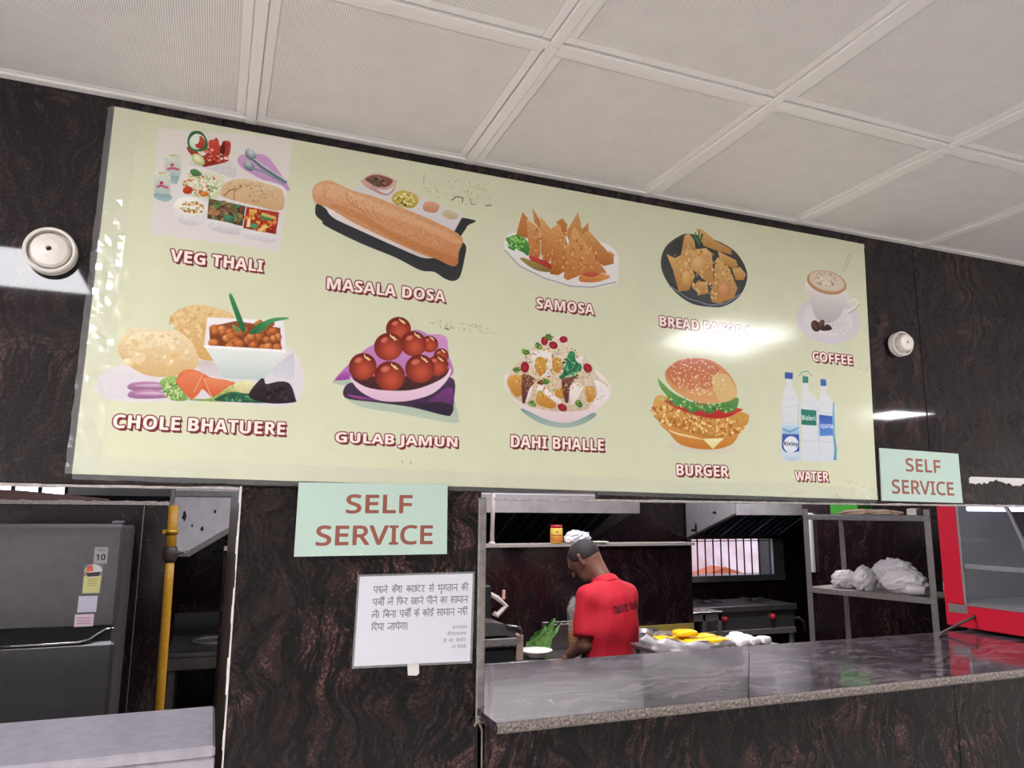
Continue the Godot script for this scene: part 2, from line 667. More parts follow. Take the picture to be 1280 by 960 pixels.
func noise_layer(sd: int, freq: float, w: int, h: int, octaves: int, warp := 0.0, kind := FastNoiseLite.TYPE_SIMPLEX_SMOOTH) -> PackedByteArray:
	var n := FastNoiseLite.new()
	n.seed = sd
	n.noise_type = kind
	n.frequency = freq
	n.fractal_octaves = octaves
	if warp > 0.0:
		n.domain_warp_enabled = true
		n.domain_warp_amplitude = warp
		n.domain_warp_frequency = freq * 0.6
		n.domain_warp_fractal_octaves = 2
	var im := n.get_seamless_image(w, h, false, false, 0.18, true)
	im.convert(Image.FORMAT_L8)
	return im.get_data()

func stretched(data: PackedByteArray, w: int, h: int, size: int) -> PackedByteArray:
	var im := Image.create_from_data(w, h, false, Image.FORMAT_L8, data)
	im.resize(size, size, Image.INTERPOLATE_CUBIC)
	return im.get_data()

# polished granite: fibres of brown and pale mineral swept along a wandering flow in a dark ground
func granite_texture(sd: int, size: int, ground: Color, brown: Color, pale: Color, spread: float, flecks: float, lengthwise := false, sweep := 0.9) -> ImageTexture:
	var a := noise_layer(sd, 0.0035, size, size, 3, 40.0)
	var a2 := noise_layer(sd + 5, 0.0035, size, size, 3, 40.0)
	var short := size / 4
	var fib := stretched(noise_layer(sd + 1, 0.024, size, short, 4), size, short, size) if not lengthwise else stretched(noise_layer(sd + 1, 0.024, short, size, 4), short, size, size)
	var thin := stretched(noise_layer(sd + 2, 0.09, size, short, 3), size, short, size) if not lengthwise else stretched(noise_layer(sd + 2, 0.09, short, size, 3), short, size, size)
	var dot := noise_layer(sd + 3, 0.13, size, size, 2)
	var bytes := PackedByteArray()
	bytes.resize(size * size * 3)
	var amp := sweep * size / 1024.0
	for y in size:
		for x in size:
			var i := y * size + x
			var sx := posmod(x + int((a[i] - 128) * amp), size)
			var sy := posmod(y + int((a2[i] - 128) * amp * 1.3), size)
			var k := sy * size + sx
			var mask := smoothstep(0.60 - spread, 0.95 - spread, a2[i] / 255.0)
			var f := fib[k] / 255.0
			var t := thin[k] / 255.0
			var d := dot[i] / 255.0
			var band := smoothstep(0.36, 0.62, f * 0.55 + t * 0.45)
			var fl := smoothstep(0.54, 0.74, t * 0.4 + f * 0.25 + d * 0.35) * flecks * (0.3 + 0.7 * mask)
			var col := (ground * (0.75 + 0.5 * d)).lerp(brown, clampf(band * (0.45 + 0.55 * mask) * (0.45 + 0.9 * d), 0, 1)).lerp(pale, clampf(fl, 0, 1))
			bytes[i * 3] = int(clampf(col.r, 0, 1) * 255)
			bytes[i * 3 + 1] = int(clampf(col.g, 0, 1) * 255)
			bytes[i * 3 + 2] = int(clampf(col.b, 0, 1) * 255)
	return ImageTexture.create_from_image(Image.create_from_data(size, size, false, Image.FORMAT_RGB8, bytes))

func tri_mat(tex: Texture2D, metres: float, rough: float, spec := 0.5) -> StandardMaterial3D:
	var m := flat_mat(Color.WHITE, rough, 0.0, spec)
	m.albedo_texture = tex
	m.uv1_triplanar = true
	m.uv1_world_triplanar = true
	m.uv1_scale = Vector3.ONE / metres
	return m

func noise_tex(sd: int, size: int, freq: float, c0: Color, c1: Color, octaves := 4) -> NoiseTexture2D:
	var n := FastNoiseLite.new()
	n.seed = sd
	n.frequency = freq
	n.fractal_octaves = octaves
	var t := NoiseTexture2D.new()
	t.width = size
	t.height = size
	t.seamless = true
	t.noise = n
	var g := Gradient.new()
	g.set_color(0, c0)
	g.set_color(1, c1)
	t.color_ramp = g
	return t

func make_materials() -> void:
	var wall_tex := granite_texture(11, 1024, Color("141113"), Color("412b2b"), Color("785d55"), 0.2, 0.8, false, 0.42)
	M.granite = tri_mat(wall_tex, 1.25, 0.035, 0.37)
	M.granite_dull = tri_mat(wall_tex, 1.1, 0.3)
	var top_tex := granite_texture(41, 1024, Color("2e292d"), Color("574c52"), Color("8a7e85"), 0.34, 0.75, true, 0.35)
	M.counter = tri_mat(top_tex, 1.2, 0.085, 0.7)
	M.rough_edge = tri_mat(noise_tex(71, 256, 0.09, Color("2c2829"), Color("c4b3a8"), 3), 0.22, 0.55)
	var calm_tex := granite_texture(23, 1024, Color("231f22"), Color("3d2f2f"), Color("66524e"), 0.12, 0.6, false, 0.5)
	M.granite_calm = tri_mat(calm_tex, 1.4, 0.035, 0.37)
	M.kitchen_stone = tri_mat(granite_texture(91, 512, Color("1a1115"), Color("33201f"), Color("6a5450"), 0.1, 0.6), 1.1, 0.2)
	M.plaster = tri_mat(noise_tex(3, 256, 0.03, Color("c9c0bb"), Color("e6e0da")), 0.5, 0.9)
	M.room_wall = tri_mat(noise_tex(4, 256, 0.02, Color("e2dfd8"), Color("ebe8e2")), 2.0, 0.85)
	M.floor = tri_mat(noise_tex(5, 256, 0.03, Color("e0deda"), Color("eae8e5")), 1.2, 0.35)
	M.kitchen_floor = tri_mat(noise_tex(6, 256, 0.03, Color("4a4442"), Color("5f5855")), 1.0, 0.5)
	M.kitchen_ceiling = flat_mat(Color("dedad9"), 0.9)
	M.tile_edge = flat_mat(Color("e3ddd9"), 0.55)
	M.grid = flat_mat(Color("e2dcd8"), 0.5)
	M.tile = flat_mat(Color.WHITE, 0.6)
	var st_n := noise_tex(8, 256, 0.04, Color("8f8b8e"), Color("a9a5a7"))
	M.steel = tri_mat(st_n, 0.4, 0.34)
	M.steel.metallic = 0.9
	M.steel_dull = tri_mat(noise_tex(9, 256, 0.05, Color("7f7775"), Color("a09896")), 0.4, 0.5)
	M.steel_dull.metallic = 0.6
	M.steel_bright = tri_mat(st_n, 0.3, 0.2)
	M.steel_bright.metallic = 0.95
	M.fridge = tri_mat(noise_tex(10, 256, 0.03, Color("5f5d60"), Color("68666a")), 0.6, 0.36)
	M.fridge.metallic = 0.8
	M.counter_steel = tri_mat(noise_tex(15, 256, 0.04, Color("aaa4b0"), Color("c0bac4")), 0.5, 0.3)
	M.counter_steel.metallic = 0.55
	M.ledge = tri_mat(noise_tex(16, 128, 0.12, Color("6f6462"), Color("d6cac4"), 3), 0.12, 0.6)
	M.old_plaster = tri_mat(noise_tex(17, 128, 0.06, Color("8f8683"), Color("c9c1bd")), 0.25, 0.85)
	M.hood_front = tri_mat(noise_tex(18, 256, 0.02, Color("aaa3a6"), Color("c2bbbe")), 0.8, 0.32)
	M.hood_front.metallic = 0.35
	M.black = flat_mat(Color("141316"), 0.5)
	M.soot = tri_mat(noise_tex(12, 256, 0.05, Color("121013"), Color("221d20")), 0.5, 0.6)
	M.white_plastic = flat_mat(Color("e4ddd6"), 0.35)
	M.white_paint = flat_mat(Color("d8d2d0"), 0.5)
	M.hood_side = tri_mat(noise_tex(13, 256, 0.03, Color("cdc6cc"), Color("dfd9de")), 0.7, 0.45)
	M.yellow_pipe = tri_mat(noise_tex(14, 128, 0.06, Color("a8761c"), Color("c8942c")), 0.2, 0.45)
	M.red = flat_mat(Color("b0142c"), 0.32)
	M.aluminium = flat_mat(Color("a8a3a3"), 0.35, 0.8)
	M.glass = StandardMaterial3D.new()
	M.glass.transparency = BaseMaterial3D.TRANSPARENCY_ALPHA
	M.glass.albedo_color = Color(0.9, 0.93, 0.95, 0.04)
	M.glass.roughness = 0.03
	M.film = StandardMaterial3D.new()
	M.film.transparency = BaseMaterial3D.TRANSPARENCY_ALPHA
	M.film.albedo_color = Color(0.95, 0.95, 0.95, 0.12)
	M.film.roughness = 0.1
	M.bag = flat_mat(Color("d6ced2"), 0.12)
	M.bag.backlight_enabled = true
	M.bag.backlight = Color(0.35, 0.33, 0.34)

func lamp_glow(c: Color, e: float) -> StandardMaterial3D:
	var m := flat_mat(Color("f2f0ee"), 0.4)
	m.emission_enabled = true
	m.emission = c
	m.emission_energy_multiplier = e
	return m

# square recessed panel light: rim, glowing diffuser, and the light it gives
func panel_light(cx: float, cz: float, sx: float, sz: float, y: float, energy: float, label: String, group: String) -> void:
	var t := thing("ceiling_light", label, "ceiling light", Vector3(cx, y, cz), 0.0, group)
	var st := st_new()
	for s in [-1.0, 1.0]:
		cbox(st, Vector3(s * (sx / 2 - 0.01), -0.004, 0), Vector3(0.02, 0.012, sz), 0.002)
		cbox(st, Vector3(0, -0.004, s * (sz / 2 - 0.01)), Vector3(sx, 0.012, 0.02), 0.002)
	obj("rim", st, M.white_paint, t)
	obj("diffuser", cbox(st_new(), Vector3(0, -0.002, 0), Vector3(sx - 0.03, 0.006, sz - 0.03), 0.001), lamp_glow(Color(0.97, 0.98, 1.0), 1.0), t)
	var l := AreaLight3D.new()
	l.name = "glow"
	l.area_size = Vector2(sx - 0.04, sz - 0.04)
	l.light_energy = energy
	l.light_color = Color(0.985, 0.985, 1.0)
	l.set("area_range", 20.0)
	l.shadow_enabled = true
	t.add_child(l)
	l.position = Vector3(0, -0.012, 0)
	l.rotation_degrees.x = -90.0

# tube light on a wall: batten, end caps, glowing tube, and the light it gives; local +z points into the room
func wall_tube(at: Vector3, turn: float, energy: float, label: String) -> void:
	var t := thing("wall_tube_light", label, "tube light", at, turn, "tube lights on the dining hall walls")
	obj("batten", cbox(st_new(), Vector3(0, 0, -0.02), Vector3(1.26, 0.05, 0.04), 0.004), M.white_paint, t)
	for s in [-1.0, 1.0]:
		obj("end_cap", cbox(st_new(), Vector3(s * 0.62, 0, 0.018), Vector3(0.02, 0.036, 0.04), 0.003), M.white_plastic, t)
	obj("tube", tube(st_new(true), [Vector3(-0.61, 0, 0.02), Vector3(0.61, 0, 0.02)], 0.013, 12), lamp_glow(Color(0.97, 0.98, 1.0), 2.0), t)
	var l := AreaLight3D.new()
	l.name = "glow"
	l.area_size = Vector2(1.2, 0.03)
	l.light_energy = energy
	l.light_color = Color(0.985, 0.985, 1.0)
	l.set("area_range", 20.0)
	l.shadow_enabled = true
	t.add_child(l)
	l.position = Vector3(0, 0, 0.036)
	l.rotation.y = PI

func _ready() -> void:
	# ---- camera
	var cam := Camera3D.new()
	cam.name = "camera"
	cam.position = Vector3(-0.6755, 1.5452, 1.9427)
	cam.rotation = Vector3(0.16917, -0.37609, 0.00713)
	cam.fov = 54.52
	cam.near = 0.05
	add_child(cam)
	cam.current = true
	# ---- sky and exposure
	var sky := Sky.new()
	var sm := ProceduralSkyMaterial.new()
	sm.sky_top_color = Color(0.55, 0.68, 0.88)
	sm.sky_horizon_color = Color(0.86, 0.88, 0.92)
	sm.ground_bottom_color = Color(0.45, 0.42, 0.4)
	sm.ground_horizon_color = Color(0.8, 0.78, 0.75)
	sm.energy_multiplier = 6.0
	sky.sky_material = sm
	var env := Environment.new()
	env.background_mode = Environment.BG_SKY
	env.sky = sky
	env.tonemap_mode = Environment.TONE_MAPPER_LINEAR
	env.tonemap_exposure = 1.0
	env.sdfgi_enabled = true
	env.ssao_enabled = true
	env.ssil_enabled = true
	var we := WorldEnvironment.new()
	we.name = "surroundings"
	we.environment = env
	add_child(we)
	# ---- fonts, materials
	title_font = SystemFont.new()
	title_font.font_names = PackedStringArray(["Droid Sans"])
	title_font.font_weight = 700
	plain_font = SystemFont.new()
	plain_font.font_names = PackedStringArray(["Droid Sans"])
	grain_noise.frequency = 0.09
	grain_noise.fractal_octaves = 3
	grain_noise.seed = 7
	make_materials()
	# ---- ceiling lights of the dining hall
	panel_light(-1.5525, 1.63, 0.6, 0.64, CEIL, 3.6, "square panel light whose reflection shows beside the left round fitting", "panel lights of the dining hall")
	panel_light(2.0, 1.55, 0.6, 0.6, CEIL, 3.6, "square panel light mirrored on the glossy menu board", "panel lights of the dining hall")
	panel_light(5.7, 3.65, 0.6, 0.6, CEIL, 3.6, "square panel light far to the right in the dining hall", "panel lights of the dining hall")
	panel_light(-3.3525, 1.63, 0.6, 0.6, CEIL, 3.6, "square panel light beside the left wall near the serving front", "panel lights of the dining hall")
	panel_light(-3.3525, 3.73, 0.6, 0.6, CEIL, 3.6, "square panel light beside the left wall behind the camera", "panel lights of the dining hall")
	panel_light(6.4, 1.0, 0.6, 0.6, CEIL, 2.4, "square panel light beside the right wall of the dining hall", "panel lights of the dining hall")
	# ---- ceiling lights of the kitchen
	panel_light(1.0, -0.95, 1.2, 0.16, 2.5, 5.0, "long tube light above the serving side of the kitchen", "tube lights of the kitchen")
	panel_light(-1.0, -0.75, 1.2, 0.16, 2.5, 3.2, "long tube light above the refrigerator", "tube lights of the kitchen")
	panel_light(3.6, -3.0, 1.0, 0.16, 2.5, 3.6, "long tube light in front of the stove hood", "tube lights of the kitchen")
	panel_light(1.3, -2.25, 1.8, 0.16, 2.5, 2.2, "long tube light just in front of the white hood cladding", "tube lights of the kitchen")
	# ---- tube lights on the side walls of the dining hall
	wall_tube(Vector3(-4.16, 2.15, 1.1), PI / 2, 1.2, "wall tube light nearest the serving front on the left wall")
	wall_tube(Vector3(-4.16, 2.15, 3.0), PI / 2, 1.2, "wall tube light at the middle of the left wall")
	wall_tube(Vector3(-3.3, 2.15, 5.16), PI, 1.2, "wall tube light on the back wall behind the camera")
	wall_tube(Vector3(7.16, 2.15, 1.6), -PI / 2, 1.2, "wall tube light on the right wall")
	build_shell()
	build_ceiling()
	build_front()
	build_kitchen_shell()
	build_board()
	build_signs()
	build_fittings()
	build_counters()
	build_warmer()
	build_fridge_corner()
	build_hoods()
	build_work_table()
	build_stove_corner()
	build_rack()
	build_person()

# ------------------------------------------------------------------ rooms
func build_shell() -> void:
	var fl := structure("floor")
	box_obj("slab", fl, M.floor, -4.2, 7.2, -0.12, 0.0, 0.0, 5.2, 0.0)
	for a in [["wall_left", -4.4, -4.2, 0.0, 5.2], ["wall_right", 7.2, 7.4, 0.0, 5.2], ["wall_back", -4.4, 7.4, 5.2, 5.4]]:
		var w := structure(a[0])
		box_obj("panel", w, M.room_wall, a[1], a[2], -0.12, 2.75, a[3], a[4], 0.0)

func build_ceiling() -> void:
	var c := structure("ceiling", "white suspended ceiling of perforated square metal tiles")
	box_obj("backing", c, M.grid, -4.4, 7.4, CEIL + 0.02, CEIL + 0.12, -0.2, 5.4, 0.0)
	# perforated face: punched holes in painted metal
	var n := 1024
	var holes := 108
	var bytes := PackedByteArray()
	bytes.resize(n * n * 3)
	var base := Color("e6e0dc")
	var hole := Color("8d8580")
	var fn := FastNoiseLite.new()
	fn.frequency = 0.006
	for y in n:
		for x in n:
			var u := fmod(float(x) / n * holes, 1.0) - 0.5
			var v := fmod(float(y) / n * holes, 1.0) - 0.5
			var k := smoothstep(0.36, 0.22, sqrt(u * u + v * v))
			var g := 1.0 + 0.03 * fn.get_noise_2d(x, y)
			var col := (base * g).lerp(hole, k * 0.85)
			var i := (y * n + x) * 3
			bytes[i] = int(col.r * 255)
			bytes[i + 1] = int(col.g * 255)
			bytes[i + 2] = int(col.b * 255)
	M.tile.albedo_texture = ImageTexture.create_from_image(Image.create_from_data(n, n, false, Image.FORMAT_RGB8, bytes))
	# one tile: plain rim, perforated middle
	var h := 0.2855
	var r := 0.262
	var st := st_new()
	for s in [-1.0, 1.0]:
		span(st, s * r, s * h, 0.0, 0.02, -h, h, 0.002)
		span(st, -r, r, 0.0, 0.02, s * r, s * h, 0.002)
	st.generate_normals()
	var rim := st.commit()
	st = st_new()
	var q := [Vector3(-r, 0.0006, -r), Vector3(r, 0.0006, -r), Vector3(r, 0.0006, r), Vector3(-r, 0.0006, r)]
	var uv := [Vector2(0, 0), Vector2(1, 0), Vector2(1, 1), Vector2(0, 1)]
	for t in [0, 2, 1, 0, 3, 2]:
		st.set_uv(uv[t])
		st.add_vertex(q[t])
	st.generate_normals()
	var face := st.commit()
	var bar_z := st_new()
	cbox(bar_z, Vector3.ZERO, Vector3(0.026, 0.02, 0.6), 0.0015)
	bar_z.generate_normals()
	var bz := bar_z.commit()
	var bar_x := st_new()
	cbox(bar_x, Vector3.ZERO, Vector3(0.574, 0.02, 0.026), 0.0015)
	bar_x.generate_normals()
	var bx := bar_x.commit()
	var rng := RandomNumberGenerator.new()
	rng.seed = 4
	for row in 5:
		for col in range(-5, 11):
			var x := GRID_X + 0.6 * col
			var z := 0.6 * row
			var o := inst("grid_bar", bz, M.grid, c, Vector3(x, CEIL + 0.0045, z + 0.3))
			if row > 0:
				inst("grid_bar", bx, M.grid, c, Vector3(x + 0.3, CEIL + 0.0045, z))
			var cx := x + 0.3
			var cz := z + 0.3
			if absf(cx + 1.5525) < 0.4 and absf(cz - 1.6) < 0.5 or absf(cx - 2.0) < 0.5 and absf(cz - 1.55) < 0.5:
				continue
			var tile := inst("ceiling_tile", rim, M.tile_edge, c, Vector3(cx + rng.randf_range(-0.0012, 0.0012), CEIL + rng.randf_range(0.0, 0.0015), cz + 0.001))
			tile.rotation.y = (rng.randi() % 4) * PI / 2
			tile.rotation.z = rng.randf_range(-0.0015, 0.0015)
			inst("perforated_face", face, M.tile, tile, Vector3.ZERO)
	var tr := structure("trim_1", "white angle trim where the ceiling meets the granite")
	box_obj("angle", tr, M.grid, -4.2, 7.2, CEIL - 0.004, CEIL + 0.003, 0.0, 0.024, 0.001)
	box_obj("angle", tr, M.grid, -4.2, 7.2, CEIL - 0.004, CEIL + 0.03, 0.0, 0.003, 0.001)

# the granite front with its two openings
func build_front() -> void:
	var w := structure("wall_front", "polished dark granite lintel over the serving openings")
	box_obj("core", w, M.granite_dull, -4.2, 7.2, 1.6, 2.75, -0.2, -0.021, 0.0)
	for s in [[-4.2, -2.302, 1.6], [-2.298, -0.72, 1.6], [-0.718, 0.36, 1.6], [0.362, 1.710, 1.582], [1.714, 3.398, 1.582], [3.402, 5.2, 1.582], [5.204, 7.2, 1.582]]:
		box_obj("granite_slab", w, M.granite_calm, s[0], s[1], s[2], 2.547, -0.02, 0.0, 0.0015)
	var wl := structure("wall_front_left")
	box_obj("core", wl, M.granite_dull, -4.2, -2.3, -0.12, 1.6, -0.2, -0.021, 0.0)
	box_obj("granite_slab", wl, M.granite, -4.2, -2.302, 0.0, 1.598, -0.02, 0.0, 0.0015)
	var wr := structure("wall_front_right")
	box_obj("core", wr, M.granite_dull, 3.402, 7.2, -0.12, 1.6, -0.2, -0.021, 0.0)
	box_obj("granite_slab", wr, M.granite, 3.402, 5.2, 0.0, 1.58, -0.02, 0.0, 0.0015)
	box_obj("granite_slab", wr, M.granite, 5.204, 7.2, 0.0, 1.58, -0.02, 0.0, 0.0015)
	var wc := structure("wall_counter_front", "brown granite panels below the serving counter")
	box_obj("core", wc, M.granite_dull, 0.022, 3.4, -0.12, 1.0, -0.2, -0.021, 0.0)
	box_obj("granite_slab", wc, M.granite, 0.024, 1.727, 0.0, 1.012, -0.02, 0.0, 0.0015)
	box_obj("granite_slab", wc, M.granite, 1.731, 3.398, 0.0, 1.012, -0.02, 0.0, 0.0015)
	# deep pillar between the openings, faced with duller stone on its sides
	var wp := structure("wall_pillar", "brown granite pillar between the two serving openings")
	box_obj("granite_slab", wp, M.granite, -0.612, -0.004, 0.0, 1.599, -0.02, 0.0, 0.0015)
	box_obj("pillar_core", wp, M.granite_dull, -0.612, 0.012, -0.12, 1.6, -1.2, -0.021, 0.002)
	box_obj("pillar_edge", wp, M.steel_dull, -0.003, 0.02, 1.0, 1.582, -0.02, 0.002, 0.003)
	# plaster left along the lintel and the left jamb
	var tr := structure("trim_2", "ragged white plaster line under the granite lintel")
	for seg in [[-2.3, -0.62, 1.597], [0.04, 3.3, 1.5795]]:
		var st := st_new()
		var fn := FastNoiseLite.new()
		fn.frequency = 8.0
		var n := int((seg[1] - seg[0]) / 0.02)
		var a := []
		for i in n + 1:
			var x: float = lerpf(seg[0], seg[1], float(i) / n)
			a.append([x, seg[2] - 0.0045 + 0.002 * fn.get_noise_2d(x, 1.0), seg[2] + 0.0015 + 0.004 * fn.get_noise_2d(x, 7.0), 0.0025 + 0.002 * fn.get_noise_2d(x, 13.0)])
		for i in n:
			var p = a[i]
			var q = a[i + 1]
			quad(st, Vector3(p[0], p[1], p[3]), Vector3(q[0], q[1], q[3]), Vector3(q[0], q[2], q[3]), Vector3(p[0], p[2], p[3]), Vector3.BACK)
			quad(st, Vector3(p[0], p[2], p[3]), Vector3(q[0], q[2], q[3]), Vector3(q[0], q[2], -0.02), Vector3(p[0], p[2], -0.02), Vector3.UP)
			quad(st, Vector3(p[0], p[1], p[3]), Vector3(q[0], q[1], q[3]), Vector3(q[0], q[1], -0.05), Vector3(p[0], p[1], -0.05), Vector3.DOWN)
		obj("plaster", st, M.old_plaster, tr)
	var tj := structure("trim_3", "thin white sealant line along the left edge of the pillar")
	var sj := st_new()
	for i in 40:
		var y := 0.0 + i * 0.04
		var k := 0.0015 * sin(i * 1.7) + 0.001 * sin(i * 0.6)
		span(sj, -0.6165 + k, -0.6125, y, y + 0.0405, -0.015, 0.0015, 0.0)
	obj("sealant", sj, M.plaster, tj)

func hole_wall(node: Node3D, mat: Material, x0: float, x1: float, y0: float, y1: float, z0: float, z1: float, holes: Array) -> void:
	# a wall running along x with rectangular openings [x0, x1, y0, y1] in order of x
	var x := x0
	for h in holes:
		box_obj("panel", node, mat, x, h[0], y0, y1, z0, z1, 0.0)
		box_obj("panel", node, mat, h[0], h[1], y0, h[2], z0, z1, 0.0)
		box_obj("panel", node, mat, h[0], h[1], h[3], y1, z0, z1, 0.0)
		x = h[1]
	box_obj("panel", node, mat, x, x1, y0, y1, z0, z1, 0.0)

func build_kitchen_shell() -> void:
	var f := structure("floor_kitchen")
	box_obj("slab", f, M.kitchen_floor, -3.2, 5.6, KF - 0.1, KF, -4.6, -0.2, 0.0)
	var c := structure("ceiling_kitchen")
	box_obj("slab", c, M.kitchen_ceiling, -3.2, 5.6, 2.505, 2.65, -4.6, -0.2, 0.0)
	var l := structure("wall_kitchen_left")
	box_obj("panel", l, M.kitchen_stone, -3.2, -3.0, KF, 1.64, -4.6, -0.2, 0.0)
	box_obj("upper_panel", l, M.kitchen_ceiling, -3.2, -3.0, 1.64, 2.505, -4.6, -0.2, 0.0)
	var r := structure("wall_kitchen_right")
	box_obj("panel", r, M.kitchen_stone, 5.4, 5.6, KF, 2.505, -4.6, -3.3, 0.0)
	box_obj("panel", r, M.kitchen_stone, 4.15, 5.6, KF, 2.505, -3.3, -0.2, 0.0)
	var b := structure("wall_kitchen_back")
	hole_wall(b, M.kitchen_stone, -3.2, 5.6, KF, 1.64, -4.6, -4.4, [[3.74, 4.72, 0.93, 1.285]])
	hole_wall(b, M.kitchen_ceiling, -3.2, 5.6, 1.64, 2.505, -4.6, -4.4, [[-2.6, -1.67, 1.645, 2.05]])
	# barred windows
	var w1 := structure("window_1", "low barred window with pink daylight behind the stove")
	var fr := st_new()
	span(fr, 3.70, 3.74, 0.89, 1.32, -4.41, -4.385, 0.002)
	span(fr, 4.72, 4.86, 0.87, 1.34, -4.41, -4.37, 0.004)
	span(fr, 3.70, 4.86, 1.285, 1.34, -4.41, -4.37, 0.002)
	span(fr, 3.70, 4.86, 0.87, 0.93, -4.41, -4.36, 0.004)
	obj("window_frame", fr, M.steel_dull, w1)
	for i in 10:
		var x := 3.79 + i * 0.0955
		obj("bar", tube(st_new(true), [Vector3(x, 0.92, -4.5), Vector3(x, 1.29, -4.5)], 0.0075, 6), M.black, w1)
	obj("bar", tube(st_new(true), [Vector3(3.73, 1.262, -4.5), Vector3(4.73, 1.262, -4.5)], 0.005, 6), M.black, w1)
	var w2 := structure("window_2", "high barred window glimpsed above the granite partition")
	for i in 6:
		obj("bar", span(st_new(), -2.56 + i * 0.17, -2.535 + i * 0.17, 1.645, 2.05, -4.52, -4.49, 0.002), M.black, w2)
	for y in [1.7, 1.86]:
		obj("bar", span(st_new(), -2.6, -1.67, y, y + 0.018, -4.51, -4.48, 0.002), M.black, w2)
	# what stands outside the windows
	var g := structure("ground_outside")
	box_obj("slab", g, M.plaster, -6.0, 12.0, -0.4, -0.2, -12.0, -4.6, 0.0)
	var ow := thing("courtyard_wall", "pink plastered wall seen through the barred window", "wall", Vector3(4.6, -0.2, -6.6))
	var pink := tri_mat(noise_tex(21, 256, 0.02, Color("d9a590"), Color("ecc8b8")), 1.5, 0.9)
	obj("wall_face", cbox(st_new(), Vector3(0.4, 1.6, 0), Vector3(4.0, 3.2, 0.15), 0.01), pink, ow)
	obj("pilaster", cbox(st_new(), Vector3(0.35, 1.6, 0.1), Vector3(0.45, 3.2, 0.12), 0.01), tri_mat(noise_tex(22, 256, 0.02, Color("d08a72"), Color("dda08a")), 1.5, 0.9), ow)
	var pr := thing("parapet", "orange painted parapet outside the barred window", "parapet", Vector3(4.98, -0.2, -6.0))
	obj("parapet_body", prism(st_new(), [Vector3(-0.2, 0, 0), Vector3(0.5, 0, 0), Vector3(0.5, 1.0, 0), Vector3(0.15, 1.1, 0), Vector3(-0.2, 1.0, 0)], Vector3(0, 0, 0.3)), flat_mat(Color("d0622c"), 0.8), pr)

